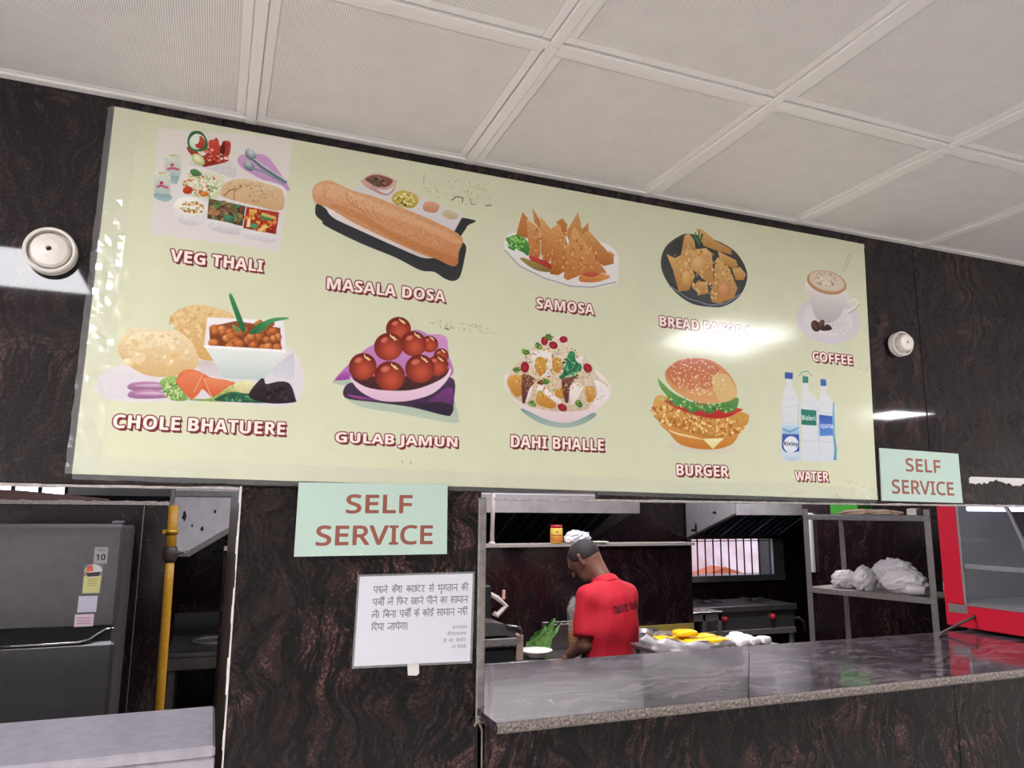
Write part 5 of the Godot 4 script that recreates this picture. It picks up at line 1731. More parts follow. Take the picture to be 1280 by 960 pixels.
# ------------------------------------------------------------------ the worker
func build_person() -> void:
	var t := thing("person", "person in a red polo shirt bending over the work table, seen from behind", "person", Vector3(1.458, KF, -1.93))
	var F := Vector3(-0.2, 0, -0.98).normalized()
	var Lf := Vector3(F.z, 0, -F.x)
	var U := Vector3.UP
	var at := func(l: float, u: float, f: float) -> Vector3: return Lf * l + U * u + F * f
	var gaze := Vector3(-0.66, 0, -0.75).normalized()        # the head turns further to the left
	var Hl := Vector3(gaze.z, 0, -gaze.x)
	var hf := (gaze * 0.76 - U * 0.65).normalized()
	var hu := (gaze * 0.65 + U * 0.76).normalized()
	var hc: Vector3 = at.call(0.075, 1.372, 0.13)
	var z := 0.9                                             # head size
	# ---- skin: head, neck, arms, hands and the body under the clothes
	var skin := []
	skin.append([hc - hf * 0.025 * z + hu * 0.02 * z, hc - hf * 0.005 * z + hu * 0.025 * z, 0.088 * z, 0.085 * z, 0.03])
	skin.append([hc + hf * 0.04 * z + hu * 0.02 * z, hc + hf * 0.045 * z - hu * 0.075 * z, 0.066 * z, 0.042 * z, 0.03])
	skin.append([hc - hu * 0.04 * z, hc + hf * 0.05 * z - hu * 0.09 * z, 0.055 * z, 0.032 * z, 0.03])
	skin.append([hc + hf * 0.105 * z, hc + hf * 0.122 * z - hu * 0.032 * z, 0.011 * z, 0.014 * z, 0.012])
	skin.append([hc + hf * 0.095 * z + hu * 0.018 * z + Hl * 0.035 * z, hc + hf * 0.095 * z + hu * 0.018 * z - Hl * 0.035 * z, 0.013 * z, 0.013 * z, 0.015])
	skin.append([hc + hf * 0.086 * z - hu * 0.062 * z + Hl * 0.018 * z, hc + hf * 0.086 * z - hu * 0.062 * z - Hl * 0.018 * z, 0.009 * z, 0.009 * z, 0.01])
	for s in [-1.0, 1.0]:
		skin.append([hc + Hl * s * 0.084 * z - hf * 0.014 + hu * 0.02, hc + Hl * s * 0.078 * z - hf * 0.002 - hu * 0.03, 0.015, 0.009, 0.006])
	skin.append([at.call(0.0, 1.20, 0.0), hc - hf * 0.035 - hu * 0.045, 0.056, 0.052, 0.04])
	var body := []
	for s in [-1.0, 1.0]:
		body.append([at.call(s * 0.055, 0.82, 0.0), at.call(s * 0.055, 1.12, -0.015), 0.09, 0.075, 0.04])
		body.append([at.call(s * 0.09, 0.78, 0.0), at.call(s * 0.1, 0.43, 0.03), 0.085, 0.055, 0.05])
		body.append([at.call(s * 0.1, 0.43, 0.03), at.call(s * 0.1, 0.08, 0.0), 0.055, 0.036, 0.03])
		body.append([at.call(s * 0.1, 0.06, -0.02), at.call(s * 0.11, 0.035, 0.14), 0.036, 0.03, 0.03])
	var arms := [[at.call(0.146, 1.175, 0.02), at.call(0.182, 0.93, -0.005), at.call(0.19, 0.85, 0.13), 1.0], [at.call(-0.138, 1.175, 0.02), at.call(-0.158, 0.94, 0.03), at.call(-0.06, 0.87, 0.16), -1.0]]
	for a in arms:
		body.append([a[0], a[1], 0.05, 0.04, 0.04])
		body.append([a[1], a[2], 0.041, 0.028, 0.02])
	var st := st_new(true)
	melt(st, body + skin.slice(8), 0.012)
	melt(st, skin, 0.006)
	# hands: palm, four fingers and a thumb, each finger bent twice
	for a in arms:
		var wd: Vector3 = (a[2] - a[1]).normalized()
		var dn := (Vector3(0, -0.75, 0) + wd * 0.6).normalized()
		var side: Vector3 = wd.cross(U).normalized() * a[3]
		var hand := [[a[2] - wd * 0.03, a[2] + dn * 0.02, 0.027, 0.024, 0.015]]
		for k in 4:
			var o := (k - 1.5) * 0.019
			var root: Vector3 = a[2] + dn * 0.075 + side * o
			hand.append([a[2] + dn * 0.015 + side * o * 0.8, root, 0.016, 0.011, 0.012])
			var ln: float = [0.03, 0.034, 0.032, 0.025][k]
			var p1 := root + (dn * 0.85 + wd * 0.3) * ln
			var p2 := p1 + (dn * 0.5 - wd * 0.6) * ln * 0.8
			hand.append([root, p1, 0.0098, 0.009, 0.004])
			hand.append([p1, p2, 0.009, 0.0078, 0.004])
		var th: Vector3 = a[2] + dn * 0.03 - side * 0.028
		hand.append([th, th + dn * 0.03 - side * 0.022 + wd * 0.01, 0.013, 0.0105, 0.01])
		hand.append([th + dn * 0.03 - side * 0.022 + wd * 0.01, th + dn * 0.06 - side * 0.018 + wd * 0.014, 0.0105, 0.0085, 0.005])
		melt(st, hand, 0.0045)
	st.index()
	obj("body", st, tri_mat(noise_tex(81, 128, 0.04, Color("6c4538"), Color("84584a")), 0.3, 0.5), t, "bare neck, ear and forearm")
	# eyes under the brow
	for s in [-1.0, 1.0]:
		obj("eye", blob_shape(st_new(true), hc + hf * 0.1 * z + Hl * s * 0.03 * z, Vector3.ONE * 0.008, 0.0, 0.01, 1, -1e9, 12, 8), flat_mat(Color("3a2a24"), 0.2), t)
	# ---- hair: short, clipped at the hairline
	var hair := [[hc - hf * 0.028 * z + hu * 0.024 * z, hc - hf * 0.002 * z + hu * 0.03 * z, 0.0945 * z, 0.091 * z, 0.02, hc + hf * 0.04 + hu * 0.012, (-hu * 0.78 + hf * 0.3).normalized()]]
	obj("hair", melt(st_new(true), hair, 0.006), tri_mat(noise_tex(82, 128, 0.15, Color("1a1415"), Color("332a2c")), 0.15, 0.75), t, "short dark hair")
	# ---- red shirt
	var sh := []
	for s in [-1.0, 1.0]:
		sh.append([at.call(s * 0.058, 0.74, 0.0), at.call(s * 0.06, 1.0, -0.005), 0.118, 0.11, 0.05, at.call(0, 0.70, 0), -U])
		sh.append([at.call(s * 0.06, 1.0, -0.005), at.call(s * 0.07, 1.135, -0.015), 0.11, 0.1, 0.05])
		sh.append([at.call(0.0, 1.205, 0.0), at.call(s * 0.13, 1.178, 0.005), 0.072, 0.066, 0.04])
	sh.append([at.call(0.0, 0.74, 0.0), at.call(0.0, 1.02, -0.008), 0.122, 0.118, 0.06, at.call(0, 0.70, 0), -U])
	sh.append([at.call(0.0, 1.02, -0.008), at.call(0.0, 1.15, -0.02), 0.118, 0.1, 0.06])
	for a in arms:
		var d: Vector3 = (a[1] - a[0]).normalized()
		sh.append([a[0], a[0].lerp(a[1], 0.98), 0.064, 0.064, 0.014, a[0].lerp(a[1], 0.80), d])
	var red := tri_mat(noise_tex(83, 256, 0.05, Color("ae0822"), Color("c01028")), 0.25, 0.8)
	var stt := st_new(true)
	melt(stt, sh, 0.010, 0.008, 9.0)
	stt.index()
	var shirt := obj("shirt", stt, red, t, "red polo shirt")
	# collar ring
	var nk: Vector3 = (hc - hf * 0.04 - hu * 0.05 - at.call(0, 1.20, 0.0)).normalized()
	var n0: Vector3 = at.call(0.016, 1.262, 0.026)
	var na := Lf
	var nb := nk.cross(na).normalized()
	var cs := st_new(true)
	var pr := []
	for i in 25:
		var a := TAU * i / 24.0
		var dd := na * cos(a) + nb * sin(a)
		pr.append([n0 + dd * 0.086 - nk * 0.03, n0 + dd * 0.075 + nk * 0.004, n0 + dd * 0.066 + nk * 0.014, n0 + dd * 0.06 - nk * 0.02])
	for i in 24:
		for k in 3:
			quad(cs, pr[i][k], pr[i][k + 1], pr[i + 1][k + 1], pr[i + 1][k], (pr[i][k] - n0) if k < 2 else (n0 - pr[i][k]))
	obj("collar", cs, red, shirt)
	for a in arms:
		var d: Vector3 = (a[1] - a[0]).normalized()
		var c0: Vector3 = a[0].lerp(a[1], 0.76)
		var u := d.cross(F).normalized()
		var v := d.cross(u)
		var hs := st_new(true)
		for i in 24:
			var t0 := TAU * i / 24.0
			var t1 := TAU * (i + 1) / 24.0
			var e0 := u * cos(t0) + v * sin(t0)
			var e1 := u * cos(t1) + v * sin(t1)
			quad(hs, c0 + e0 * 0.0668, c0 + e1 * 0.0668, c0 + e1 * 0.069 + d * 0.028, c0 + e0 * 0.069 + d * 0.028, e0)
			quad(hs, c0 + e0 * 0.069 + d * 0.028, c0 + e1 * 0.069 + d * 0.028, c0 + e1 * 0.06 + d * 0.024, c0 + e0 * 0.06 + d * 0.024, d)
		obj("sleeve_hem", hs, red, shirt)
	# ---- dark lettering across the back, blurred beyond reading in the photograph
	var ink := flat_mat(Color("3c0818"), 0.7)
	var mark := st_new()
	var on_back := func(l: float, u: float) -> Vector3:
		var p: Vector3 = at.call(l, u, -0.4)
		for k in 24:
			var best := 1.0
			for b in sh:
				var ab: Vector3 = b[1] - b[0]
				var q := clampf((p - b[0]).dot(ab) / maxf(ab.length_squared(), 1e-9), 0.0, 1.0)
				var dist: float = p.distance_to(b[0] + ab * q) - lerpf(b[2], b[3], q)
				if b.size() > 5:
					dist = maxf(dist, (p - b[5]).dot(b[6]))
				var hh: float = maxf(b[4] - absf(best - dist), 0.0) / b[4]
				best = minf(best, dist) - hh * hh * b[4] * 0.25
			p += F * best
		return p - F * 0.007
	var x := 0.08
	for i in 10:
		if i != 5:
			var bars := [[0.0, 0.0045, 0.0, 0.034], [0.0115, 0.016, 0.0, 0.034]]
			bars.append([0.0045, 0.0115, 0.014, 0.02] if i % 2 else [0.0045, 0.0115, 0.028, 0.034])
			if i % 3:
				bars.append([0.0045, 0.0115, 0.0, 0.006])
			for bar in bars:
				var q := []
				for e in [[0, 2], [1, 2], [1, 3], [0, 3]]:
					q.append(on_back.call(x - bar[e[0]], 1.105 + bar[e[1]] * 1.15 - (x - bar[e[0]]) * 0.1))
				quad(mark, q[0], q[1], q[2], q[3], -F)
		x -= 0.0195 if i != 5 else 0.012
	obj("back_lettering", mark, ink, shirt, "dark lettering across the back")
	# ---- trousers and shoes
	var tr := []
	var so := []
	for s in [-1.0, 1.0]:
		tr.append([at.call(s * 0.085, 0.80, 0.0), at.call(s * 0.1, 0.43, 0.03), 0.108, 0.075, 0.03])
		tr.append([at.call(s * 0.1, 0.43, 0.03), at.call(s * 0.1, 0.1, 0.0), 0.075, 0.06, 0.03, at.call(0, 0.07, 0), -U])
		so.append([at.call(s * 0.1, 0.05, -0.03), at.call(s * 0.11, 0.043, 0.15), 0.048, 0.042, 0.02, at.call(0, 0.001, 0), -U])
	var t2 := st_new(true)
	melt(t2, tr, 0.013, 0.008, 7.0)
	obj("trousers", t2, flat_mat(Color("23242c"), 0.85), t, "dark trousers")
	obj("shoes", melt(st_new(true), so, 0.01), flat_mat(Color("1a1816"), 0.5), t, "dark shoes")

# ------------------------------------------------------------------ the dishes printed on the menu board (picture units, top left origin)

func _print_thali() -> void:
	_blob([95,45,362,15,350,275,98,274], "e0d8d0", "dad2d0", 0.01, false)
	_blob([112,103,143,102,146,148,133,154,116,151], "d5d6c6", "9fb3b6", 0.04, false)
	_oval([127.4,100.7,15.0,-3.3,0.8,6.7], "e8e8dc", "c8cfc4", Vector2(-0.3, -0.4), 0.05)
	_oval([128.2,99.1,10.0,-1.7,0.0,3.3], "b9b58c", "d5d2ad", Vector2(-0.3, -0.4), 0.05)
	_blob([116,147,145,143,149,152,136,161,119,157], "8ba2a6", "a9bcbd", 0.08, true)
	_line([120,131,127,127,133,127,140,128], 5.15, "c2607c")
	_oval([127.4,119.9,3.3,-0.8,0.0,3.3], "b03a50", "b03a50", Vector2(-0.3, -0.4), 0.05)
	_blob([96,146,127,145,129,190,117,196,100,193], "d5d6c6", "9fb3b6", 0.04, false)
	_oval([111.6,143.2,14.2,-2.5,0.0,6.7], "e8e8dc", "c8cfc4", Vector2(-0.3, -0.4), 0.05)
	_oval([111.6,141.5,10.0,-1.7,0.8,3.3], "b9b58c", "d5d2ad", Vector2(-0.3, -0.4), 0.05)
	_blob([100,188,129,186,132,194,120,202,103,198], "8ba2a6", "a9bcbd", 0.08, true)
	_line([104,172,111,168,117,170,123,171], 5.15, "c2607c")
	_oval([110.7,162.3,3.3,-0.8,0.8,3.3], "b03a50", "b03a50", Vector2(-0.3, -0.4), 0.05)
	_blob([161,103,196,114,237,91,251,108,247,125,212,122,165,116], "d9d2cf", "c9c5c4", 0.08, true)
	_blob([152,78,162,72,186,89,206,44,216,61,222,48,236,50,231,81,233,92,199,109,184,112,163,93], "b5392f", "8a2722", 0.25, true)
	_blob([193,54,207,50,216,66,213,84,202,100,196,78], "c9493a", "a93428", 0.08, true)
	_blob([216,70,222,48,226,68,221,92], "6b1d1a", "4a1715", 0.08, true)
	_blob([225,82,236,52,235,76], "b8503c", "8d3025", 0.08, true)
	_blob([152,60,159,40,178,37,191,57,189,75,170,82,157,78], "2f5f38", "3d6b3a", 0.15, true)
	_oval([170.7,59.9,15.0,-3.3,0.8,17.5], "e4ece0", "bccfb8", Vector2(-0.3, -0.4), 0.05)
	_blob([167,59,177,46,186,58,181,73,170,72], "c5483a", "9e3227", 0.08, true)
	_oval([169.0,54.1,5.8,-1.7,0.8,11.7], "dfe9d9", "dfe9d9", Vector2(-0.3, -0.4), 0.05)
	_oval([175.7,99.1,12.5,7.5,-4.2,10.0], "cfd29a", "b3b878", Vector2(-0.3, -0.4), 0.05)
	_oval([174.8,99.1,9.2,5.0,-2.5,5.8], "e6e7c6", "cdd19b", Vector2(-0.3, -0.4), 0.05)
	_bits([207.3,84.9,27.5,0.8,-0.8,14.2], 60, 1.4, 4.21, ["d86a50", "b33225", "7c1d18", "e0917a", "efe6d4"], 3, 1.6)
	_blob([255,76,288,65,309,65,326,81,360,128,356,137,333,131,262,102], "c79bc4", "c08fbe", 0.04, true)
	_oval([277.2,68.3,9.2,10.0,-6.7,8.3], "c7d0d2", "5d7076", Vector2(-0.3, -0.4), 0.05)
	_oval([275.6,94.9,10.8,5.0,-3.3,9.2], "b3bfc2", "556a70", Vector2(-0.3, -0.4), 0.05)
	_line([283,79,300,92,328,106,354,118], 6.09, "5f747a")
	_line([285,76,302,87,330,102,355,115], 2.34, "c4ced0")
	_line([280,99,303,102,324,110,350,123], 4.21, "7f9297")
	_blob([147,132,172,115,228,124,240,129,312,122,355,136,346,183,332,257,276,252,204,236,143,229,135,196], "e3dedb", "d4cfcf", 0.02, true)
	_blob([153,175,157,148,166,125,185,123,226,127,221,175,189,182], "dcd8c2", "cfcaa8", 0.06, true)
	_bits([186.5,154.0,35.8,-0.8,-0.8,25.8], 170, 1.87, 6.09, ["eceadb", "d8d4ad", "b9c489", "e3e0cb", "6f9a55", "c9462f", "d8823b", "f2f0e6"], 4, 2.6)
	_oval([160.7,169.8,9.2,-1.7,0.0,8.3], "c9432f", "a03022", Vector2(-0.3, -0.4), 0.05)
	_oval([192.3,173.2,9.2,-1.7,0.0,5.0], "e0893a", "b8632a", Vector2(-0.3, -0.4), 0.05)
	_blob([162,126,173,121,185,131,174,137,167,136], "5a8a52", "3c6a3c", 0.08, true)
	_blob([225,163,229,144,252,129,280,125,316,129,348,139,348,183,296,182,231,174], "d9bd97", "c9a47a", 0.1, true)
	_bits([281.4,153.2,48.3,3.3,-2.5,20.0], 55, 0.94, 1.87, ["6b4a30", "8a6844", "a07a55"], 5, 1.5)
	_line([231,170,241,156,254,150], 1.87, "7b5436")
	_line([251,176,250,158,265,142], 1.87, "a07a52")
	_oval([170.7,207.3,35.0,0.0,-0.8,25.0], "f2f0ec", "d9d6d2", Vector2(-0.3, -0.4), 0.05)
	_oval([169.8,204.0,29.1,0.0,-0.8,19.1], "f4f1e8", "e6dfd0", Vector2(-0.3, -0.4), 0.05)
	_bits([171.5,205.6,22.5,0.0,-0.8,12.5], 70, 1.4, 4.68, ["c9a06e", "a6603c", "8a9a5e", "ece8dd", "d5b88c"], 6, 1.6)
	_blob([142,225,173,230,203,224,193,238,167,245,149,239], "e2dedd", "c3c0c4", 0.08, true)
	_blob([202,181,275,186,271,231,202,225], "5e5134", "4a3a26", 0.3, false)
	_bits([238.1,207.3,32.5,0.8,-1.7,23.3], 150, 1.87, 7.02, ["6e5a38", "3f6a4a", "8a4a30", "4c3322", "a08050", "557a4a", "b06a48"], 7, 1.6)
	_oval([243.9,218.1,11.7,0.8,-0.8,7.5], "4f8a62", "2f5f44", Vector2(-0.3, -0.4), 0.05)
	_blob([203,226,271,233,265,251,213,248], "e4e0e0", "bfbcc2", 0.08, true)
	_blob([277,187,343,189,339,239,273,235], "a8341f", "8a2414", 0.25, false)
	_bits([307.2,214.0,30.0,1.7,-1.7,22.5], 90, 1.87, 6.56, ["c24a26", "8a1e10", "d98a3c", "b03a1c", "e0a858"], 8, 1.6)
	_oval([317.2,204.0,14.2,1.7,-1.7,7.5], "6d8a54", "4c6a3c", Vector2(-0.3, -0.4), 0.05)
	_oval([293.9,227.3,8.3,-0.8,0.8,5.8], "4f8a68", "4f8a68", Vector2(-0.3, -0.4), 0.05)
	_blob([282,191,293,191,293,206,283,205], "e0b25c", "c9943c", 0.04, false)
	_blob([301,235,318,219,322,226,309,239], "e2c27a", "e2c27a", 0.04, false)
	_blob([280,214,286,211,286,231,279,232], "e6cf9a", "e6cf9a", 0.04, false)
	_blob([308,194,338,201,337,207,308,201], "ddc27e", "c4a055", 0.04, false)
	_blob([271,239,340,243,332,258,278,254], "e2dfdf", "c4c0c6", 0.08, true)
	_title("VEG THALI", 136.5, 330.1, 186.1, 32.1)

func _print_dosa() -> void:
	_blob([418,165,423,155,445,154,765,136,768,155,752,187,766,205,764,230,753,280,736,294,714,290,690,278,657,278,600,256,519,233,443,205,434,195,420,183], "2e2f31", "343537", 0.02, true)
	_blob([495,112,517,91,595,94,652,102,759,127,736,175,693,181,505,138], "d8d2d2", "d3cccf", 0.02, false)
	_blob([517,84,524,97,568,112,590,97,594,75,586,96,568,107], "c9a49b", "b98d84", 0.08, true)
	_blob([517,84,548,60,594,70,593,82,567,99,524,95], "d9b9ae", "c79c92", 0.08, true)
	_blob([524,82,549,65,587,72,566,93], "8a5546", "6e4036", 0.15, true)
	_bits([551.1,81.6,20.0,-1.7,-0.8,10.8], 45, 1.87, 4.68, ["4f4234", "6b5a48", "a06a58", "39322a"], 11, 1.6)
	_blob([586,120,593,102,614,92,642,98,649,112,634,132,601,130], "c9b357", "b0983f", 0.2, true)
	_bits([616.9,114.1,25.8,-4.2,0.0,15.8], 90, 1.4, 4.21, ["e0d28a", "a8923a", "d6c46a", "3d4a26", "f0e6b0"], 12, 1.6)
	_blob([659,126,667,111,690,109,699,117,691,133,667,135], "d6a183", "bd8465", 0.12, true)
	_blob([707,132,718,122,746,131,735,144,713,142], "ccc09a", "b9ac80", 0.1, true)
	_blob([443,167,450,162,684,238,689,244,665,248,628,239,508,201,459,184], "e9dfdd", "d2c4c4", 0.02, true)
	_blob([410,138,413,117,429,102,450,98,495,112,549,119,624,138,692,157,755,184,749,222,740,258,694,246,665,241,599,221,508,190,450,164,419,155], "d8a57e", "c2814f", 0.14, true)
	_blob([421,120,451,107,519,124,644,155,746,188,741,203,644,174,506,146,430,135], "dfb08c", "d39d72", 0.12, true)
	_blob([450,157,516,181,599,214,684,241,738,256,742,237,669,219,589,194,520,165,466,151], "c98a5a", "b87444", 0.14, true)
	_line([483,121,488,137,500,147,519,155], 2.34, "c08458")
	_line([494,127,499,143,510,152,531,162], 2.34, "c08458")
	_line([505,134,510,150,522,160,543,168], 2.34, "c08458")
	_line([524,138,529,154,540,164,561,172], 2.34, "c08458")
	_line([542,144,547,160,559,171,579,179], 2.34, "c08458")
	_oval([425.4,130.7,14.2,3.3,-5.8,22.5], "ddb08a", "cf976c", Vector2(-0.3, -0.4), 0.05)
	_bits([574.4,165.7,139.9,51.6,-8.3,20.0], 170, 1.4, 4.21, ["dcad86", "cd9468", "d6a079"], 13, 3.5)
	_title("MASALA DOSA", 448.3, 351.7, 274.7, 33.7)
	_bits([743.4,74.9,84.9,-2.5,-4.2,34.1], 90, 1.4, 5.15, ["bfb796", "b3aa86", "cbc4a6", "a89f7c"], 21, 4.5)
	_bits([765.9,402.1,84.1,3.3,-1.7,10.8], 90, 1.4, 5.15, ["bfb796", "b3aa86", "cbc4a6", "a89f7c"], 22, 4.5)
	_line([729,97,739,86,756,86,755,98], 1.87, "4a4636")
	_line([773,82,777,99,789,97], 1.4, "6a6450")
	_line([812,97,828,93], 1.87, "3a372c")
	_line([719,408,728,411], 2.81, "5a5444")
	_line([660,43,660,68], 1.4, "a59c7c")
	_line([641,383,643,401], 1.4, "c4bc9c")

func _print_samosa() -> void:
	_oval([1009.8,185.7,189.8,5.8,-17.5,98.2], "d9d6c6", "d6d6bc", Vector2(0, 0), 0.01)
	_blob([862,191,903,150,1146,146,1173,232,1156,253,1098,268,1021,268,946,251,887,223], "efece9", "dedad8", 0.02, true)
	_line([864,201,903,236,967,258,1037,270,1098,266,1167,244], 3.28, "9aa3aa")
	_blob([892,162,909,97,924,111,929,162], "c98a52", "b06e38", 0.15, false)
	_blob([936,82,956,111,959,137,940,118], "cf935c", "b3723c", 0.15, false)
	_blob([1000,109,1017,96,1031,110,1027,147], "c98848", "a8642f", 0.15, false)
	_blob([1071,119,1090,96,1091,127,1077,140], "cc8c52", "a86a36", 0.15, false)
	_blob([1027,132,1061,74,1077,134,1100,173,1049,191], "d39a60", "b5743a", 0.15, false)
	_blob([1071,132,1089,117,1162,181,1161,196,1133,206,1099,189], "d69e66", "a9652f", 0.16, false)
	_blob([1146,162,1164,171,1161,189], "c9884c", "c9884c", 0.04, false)
	_blob([920,112,956,134,957,203,951,211,928,207,924,162], "d8a068", "b06c34", 0.16, false)
	_blob([957,101,988,132,995,177,981,216,966,219,958,193], "dca66c", "ad682f", 0.16, false)
	_blob([988,127,1008,113,1032,162,1024,233,1005,246,983,246,987,184], "dba368", "a86028", 0.16, false)
	_blob([1049,112,1066,133,1100,173,1141,223,1076,234,1031,256,1020,251,1032,167], "dfab72", "b26c32", 0.16, false)
	_bits([1009.8,180.7,109.9,6.7,-10.8,51.6], 160, 1.87, 5.62, ["e3b47e", "c08048", "d29860", "a86430"], 31, 2.2)
	_blob([866,173,877,165,897,158,924,172,926,206,911,200,898,196,885,191,877,186], "5fa04a", "2f6f34", 0.3, true)
	_bits([892.5,179.0,26.6,-3.3,0.0,17.5], 50, 1.87, 5.62, ["7fbf5a", "3f8a3c", "2a5f30", "93cc70"], 32, 1.6)
	_blob([927,208,936,206,983,219,980,235,935,219], "c0483a", "9a2f28", 0.08, true)
	_blob([904,218,920,215,982,233,977,242,940,239], "a08a4c", "7f6a34", 0.2, true)
	_blob([1065,241,1099,226,1144,228,1147,236,1110,251,1067,255], "d89a58", "bf7440", 0.2, true)
	_blob([1071,236,1099,225,1121,228,1099,239], "c9604c", "b04a3a", 0.08, true)
	_title("SAMOSA", 944.1, 340.9, 164.0, 33.7)

func _print_pakoda() -> void:
	_blob([1302,176,1316,132,1355,97,1396,81,1480,87,1545,112,1578,159,1574,200,1545,242,1498,271,1452,278,1395,275,1346,251,1314,215], "4a4b47", "3a3d40", 0.05, true)
	_blob([1311,182,1322,142,1364,103,1479,98,1532,119,1566,167,1557,213,1498,259,1414,261,1347,232,1320,209], "3d3e3b", "47494a", 0.05, true)
	_line([1328,235,1383,262,1452,273,1504,263,1553,231], 3.75, "74808c")
	_blob([1378,90,1393,79,1409,97,1413,122,1365,147], "d8ae72", "b17c42", 0.16, false)
	_blob([1416,62,1436,62,1480,89,1529,105,1532,122,1485,117,1440,109,1427,88], "d8ae72", "b17c42", 0.16, false)
	_blob([1485,117,1544,135,1551,151,1529,160,1491,142], "d8ae72", "b17c42", 0.16, false)
	_blob([1320,148,1346,156,1365,145,1390,158,1408,197,1387,239,1355,247,1339,190], "d8ae72", "b17c42", 0.16, false)
	_blob([1362,154,1369,133,1446,114,1465,126,1468,218,1436,205,1399,176], "d8ae72", "b17c42", 0.16, false)
	_blob([1484,134,1517,156,1545,215,1532,244,1485,265,1459,264,1454,242,1469,201,1474,150], "d8ae72", "b17c42", 0.16, false)
	_blob([1529,160,1557,153,1576,171,1568,189,1541,192], "d8ae72", "b17c42", 0.16, false)
	_blob([1395,230,1417,211,1445,210,1450,240,1424,248], "d8ae72", "b17c42", 0.16, false)
	_bits([1436.9,183.2,88.2,43.3,-42.5,54.9], 170, 1.87, 6.09, ["e2bd84", "c08a4c", "d2a568", "a97038", "eacb98"], 41, 1.8)
	_oval([1418.6,163.2,18.3,6.7,-13.3,20.8], "e0ba80", "cc9a5a", Vector2(-0.3, -0.4), 0.05)
	_oval([1382.0,206.5,16.7,-2.5,-0.8,20.0], "dfb67a", "c8954f", Vector2(-0.3, -0.4), 0.05)
	_oval([1502.7,224.8,20.0,-2.5,-0.8,20.8], "d6a070", "b87c50", Vector2(-0.3, -0.4), 0.05)
	_line([1424,112,1414,73], 3.28, "3f6a4a")
	_line([1424,112,1426,65], 3.28, "3f6a4a")
	_line([1424,112,1435,75], 3.28, "3f6a4a")
	_line([1424,112,1422,83], 3.28, "3f6a4a")
	_line([1409,80,1421,101], 2.34, "5a8a5a")
	_line([1439,75,1426,102], 2.34, "2f5a3c")
	_title("BREAD PAKODA", 1290.8, 350.1, 299.3, 33.7)

func _print_coffee() -> void:
	_oval([1862.3,272.2,117.4,7.5,-24.1,69.9], "dcd4d8", "d3cbd0", Vector2(0, 0), 0.01)
	_oval([1862.3,268.9,88.2,5.8,-15.8,47.5], "d2cacf", "dcd5d8", Vector2(0, 0), 0.01)
	_blob([1791,167,1938,180,1929,217,1901,259,1866,279,1822,276,1797,226], "ece5de", "b3acad", 0.01, true)
	_line([1937,210,1963,198,1980,206,1969,221,1932,241], 6.56, "e6e1de")
	_line([1937,245,1968,226,1981,211], 1.87, "8d8b8a")
	_oval([1864.0,159.8,72.4,6.7,-14.2,35.0], "ead9c6", "b98a68", Vector2(0, 0), 0.03)
	_oval([1864.8,155.7,64.9,6.7,-11.7,29.1], "e8ddcf", "d9c4ac", Vector2(0, 0), 0.03)
	_bits([1860.7,151.5,43.3,0.8,-5.8,21.6], 150, 0.7, 1.87, ["6a4a36", "3f2a20", "8f6c50"], 51, 1.6)
	_line([1926,120,1959,57], 1.4, "9c927c")
	_line([1936,117,1970,56], 1.4, "a69c86")
	_oval([1811.6,294.7,14.2,-8.3,9.2,14.2], "5a332c", "2f1a18", Vector2(-0.3, -0.4), 0.05)
	_oval([1831.5,289.7,10.0,3.3,-10.0,15.8], "6a3f36", "3a201c", Vector2(-0.3, -0.4), 0.05)
	_blob([1830,305,1854,285,1872,295,1860,303], "4a3230", "2c1f20", 0.08, true)
	_bits([1901.5,291.4,36.6,-3.3,-1.7,18.3], 60, 0.56, 1.4, ["6a5a54", "8a7a72", "433632"], 52, 1.6)
	_line([1802,290,1819,306], 0.94, "8a5f54")
	_title("COFFEE", 1790.3, 402.1, 154.4, 35.0)
	_bits([1973.9,409.6,30.0,0.8,-5.8,20.0], 26, 0.94, 3.75, ["bfb796", "b3aa86"], 53, 4)

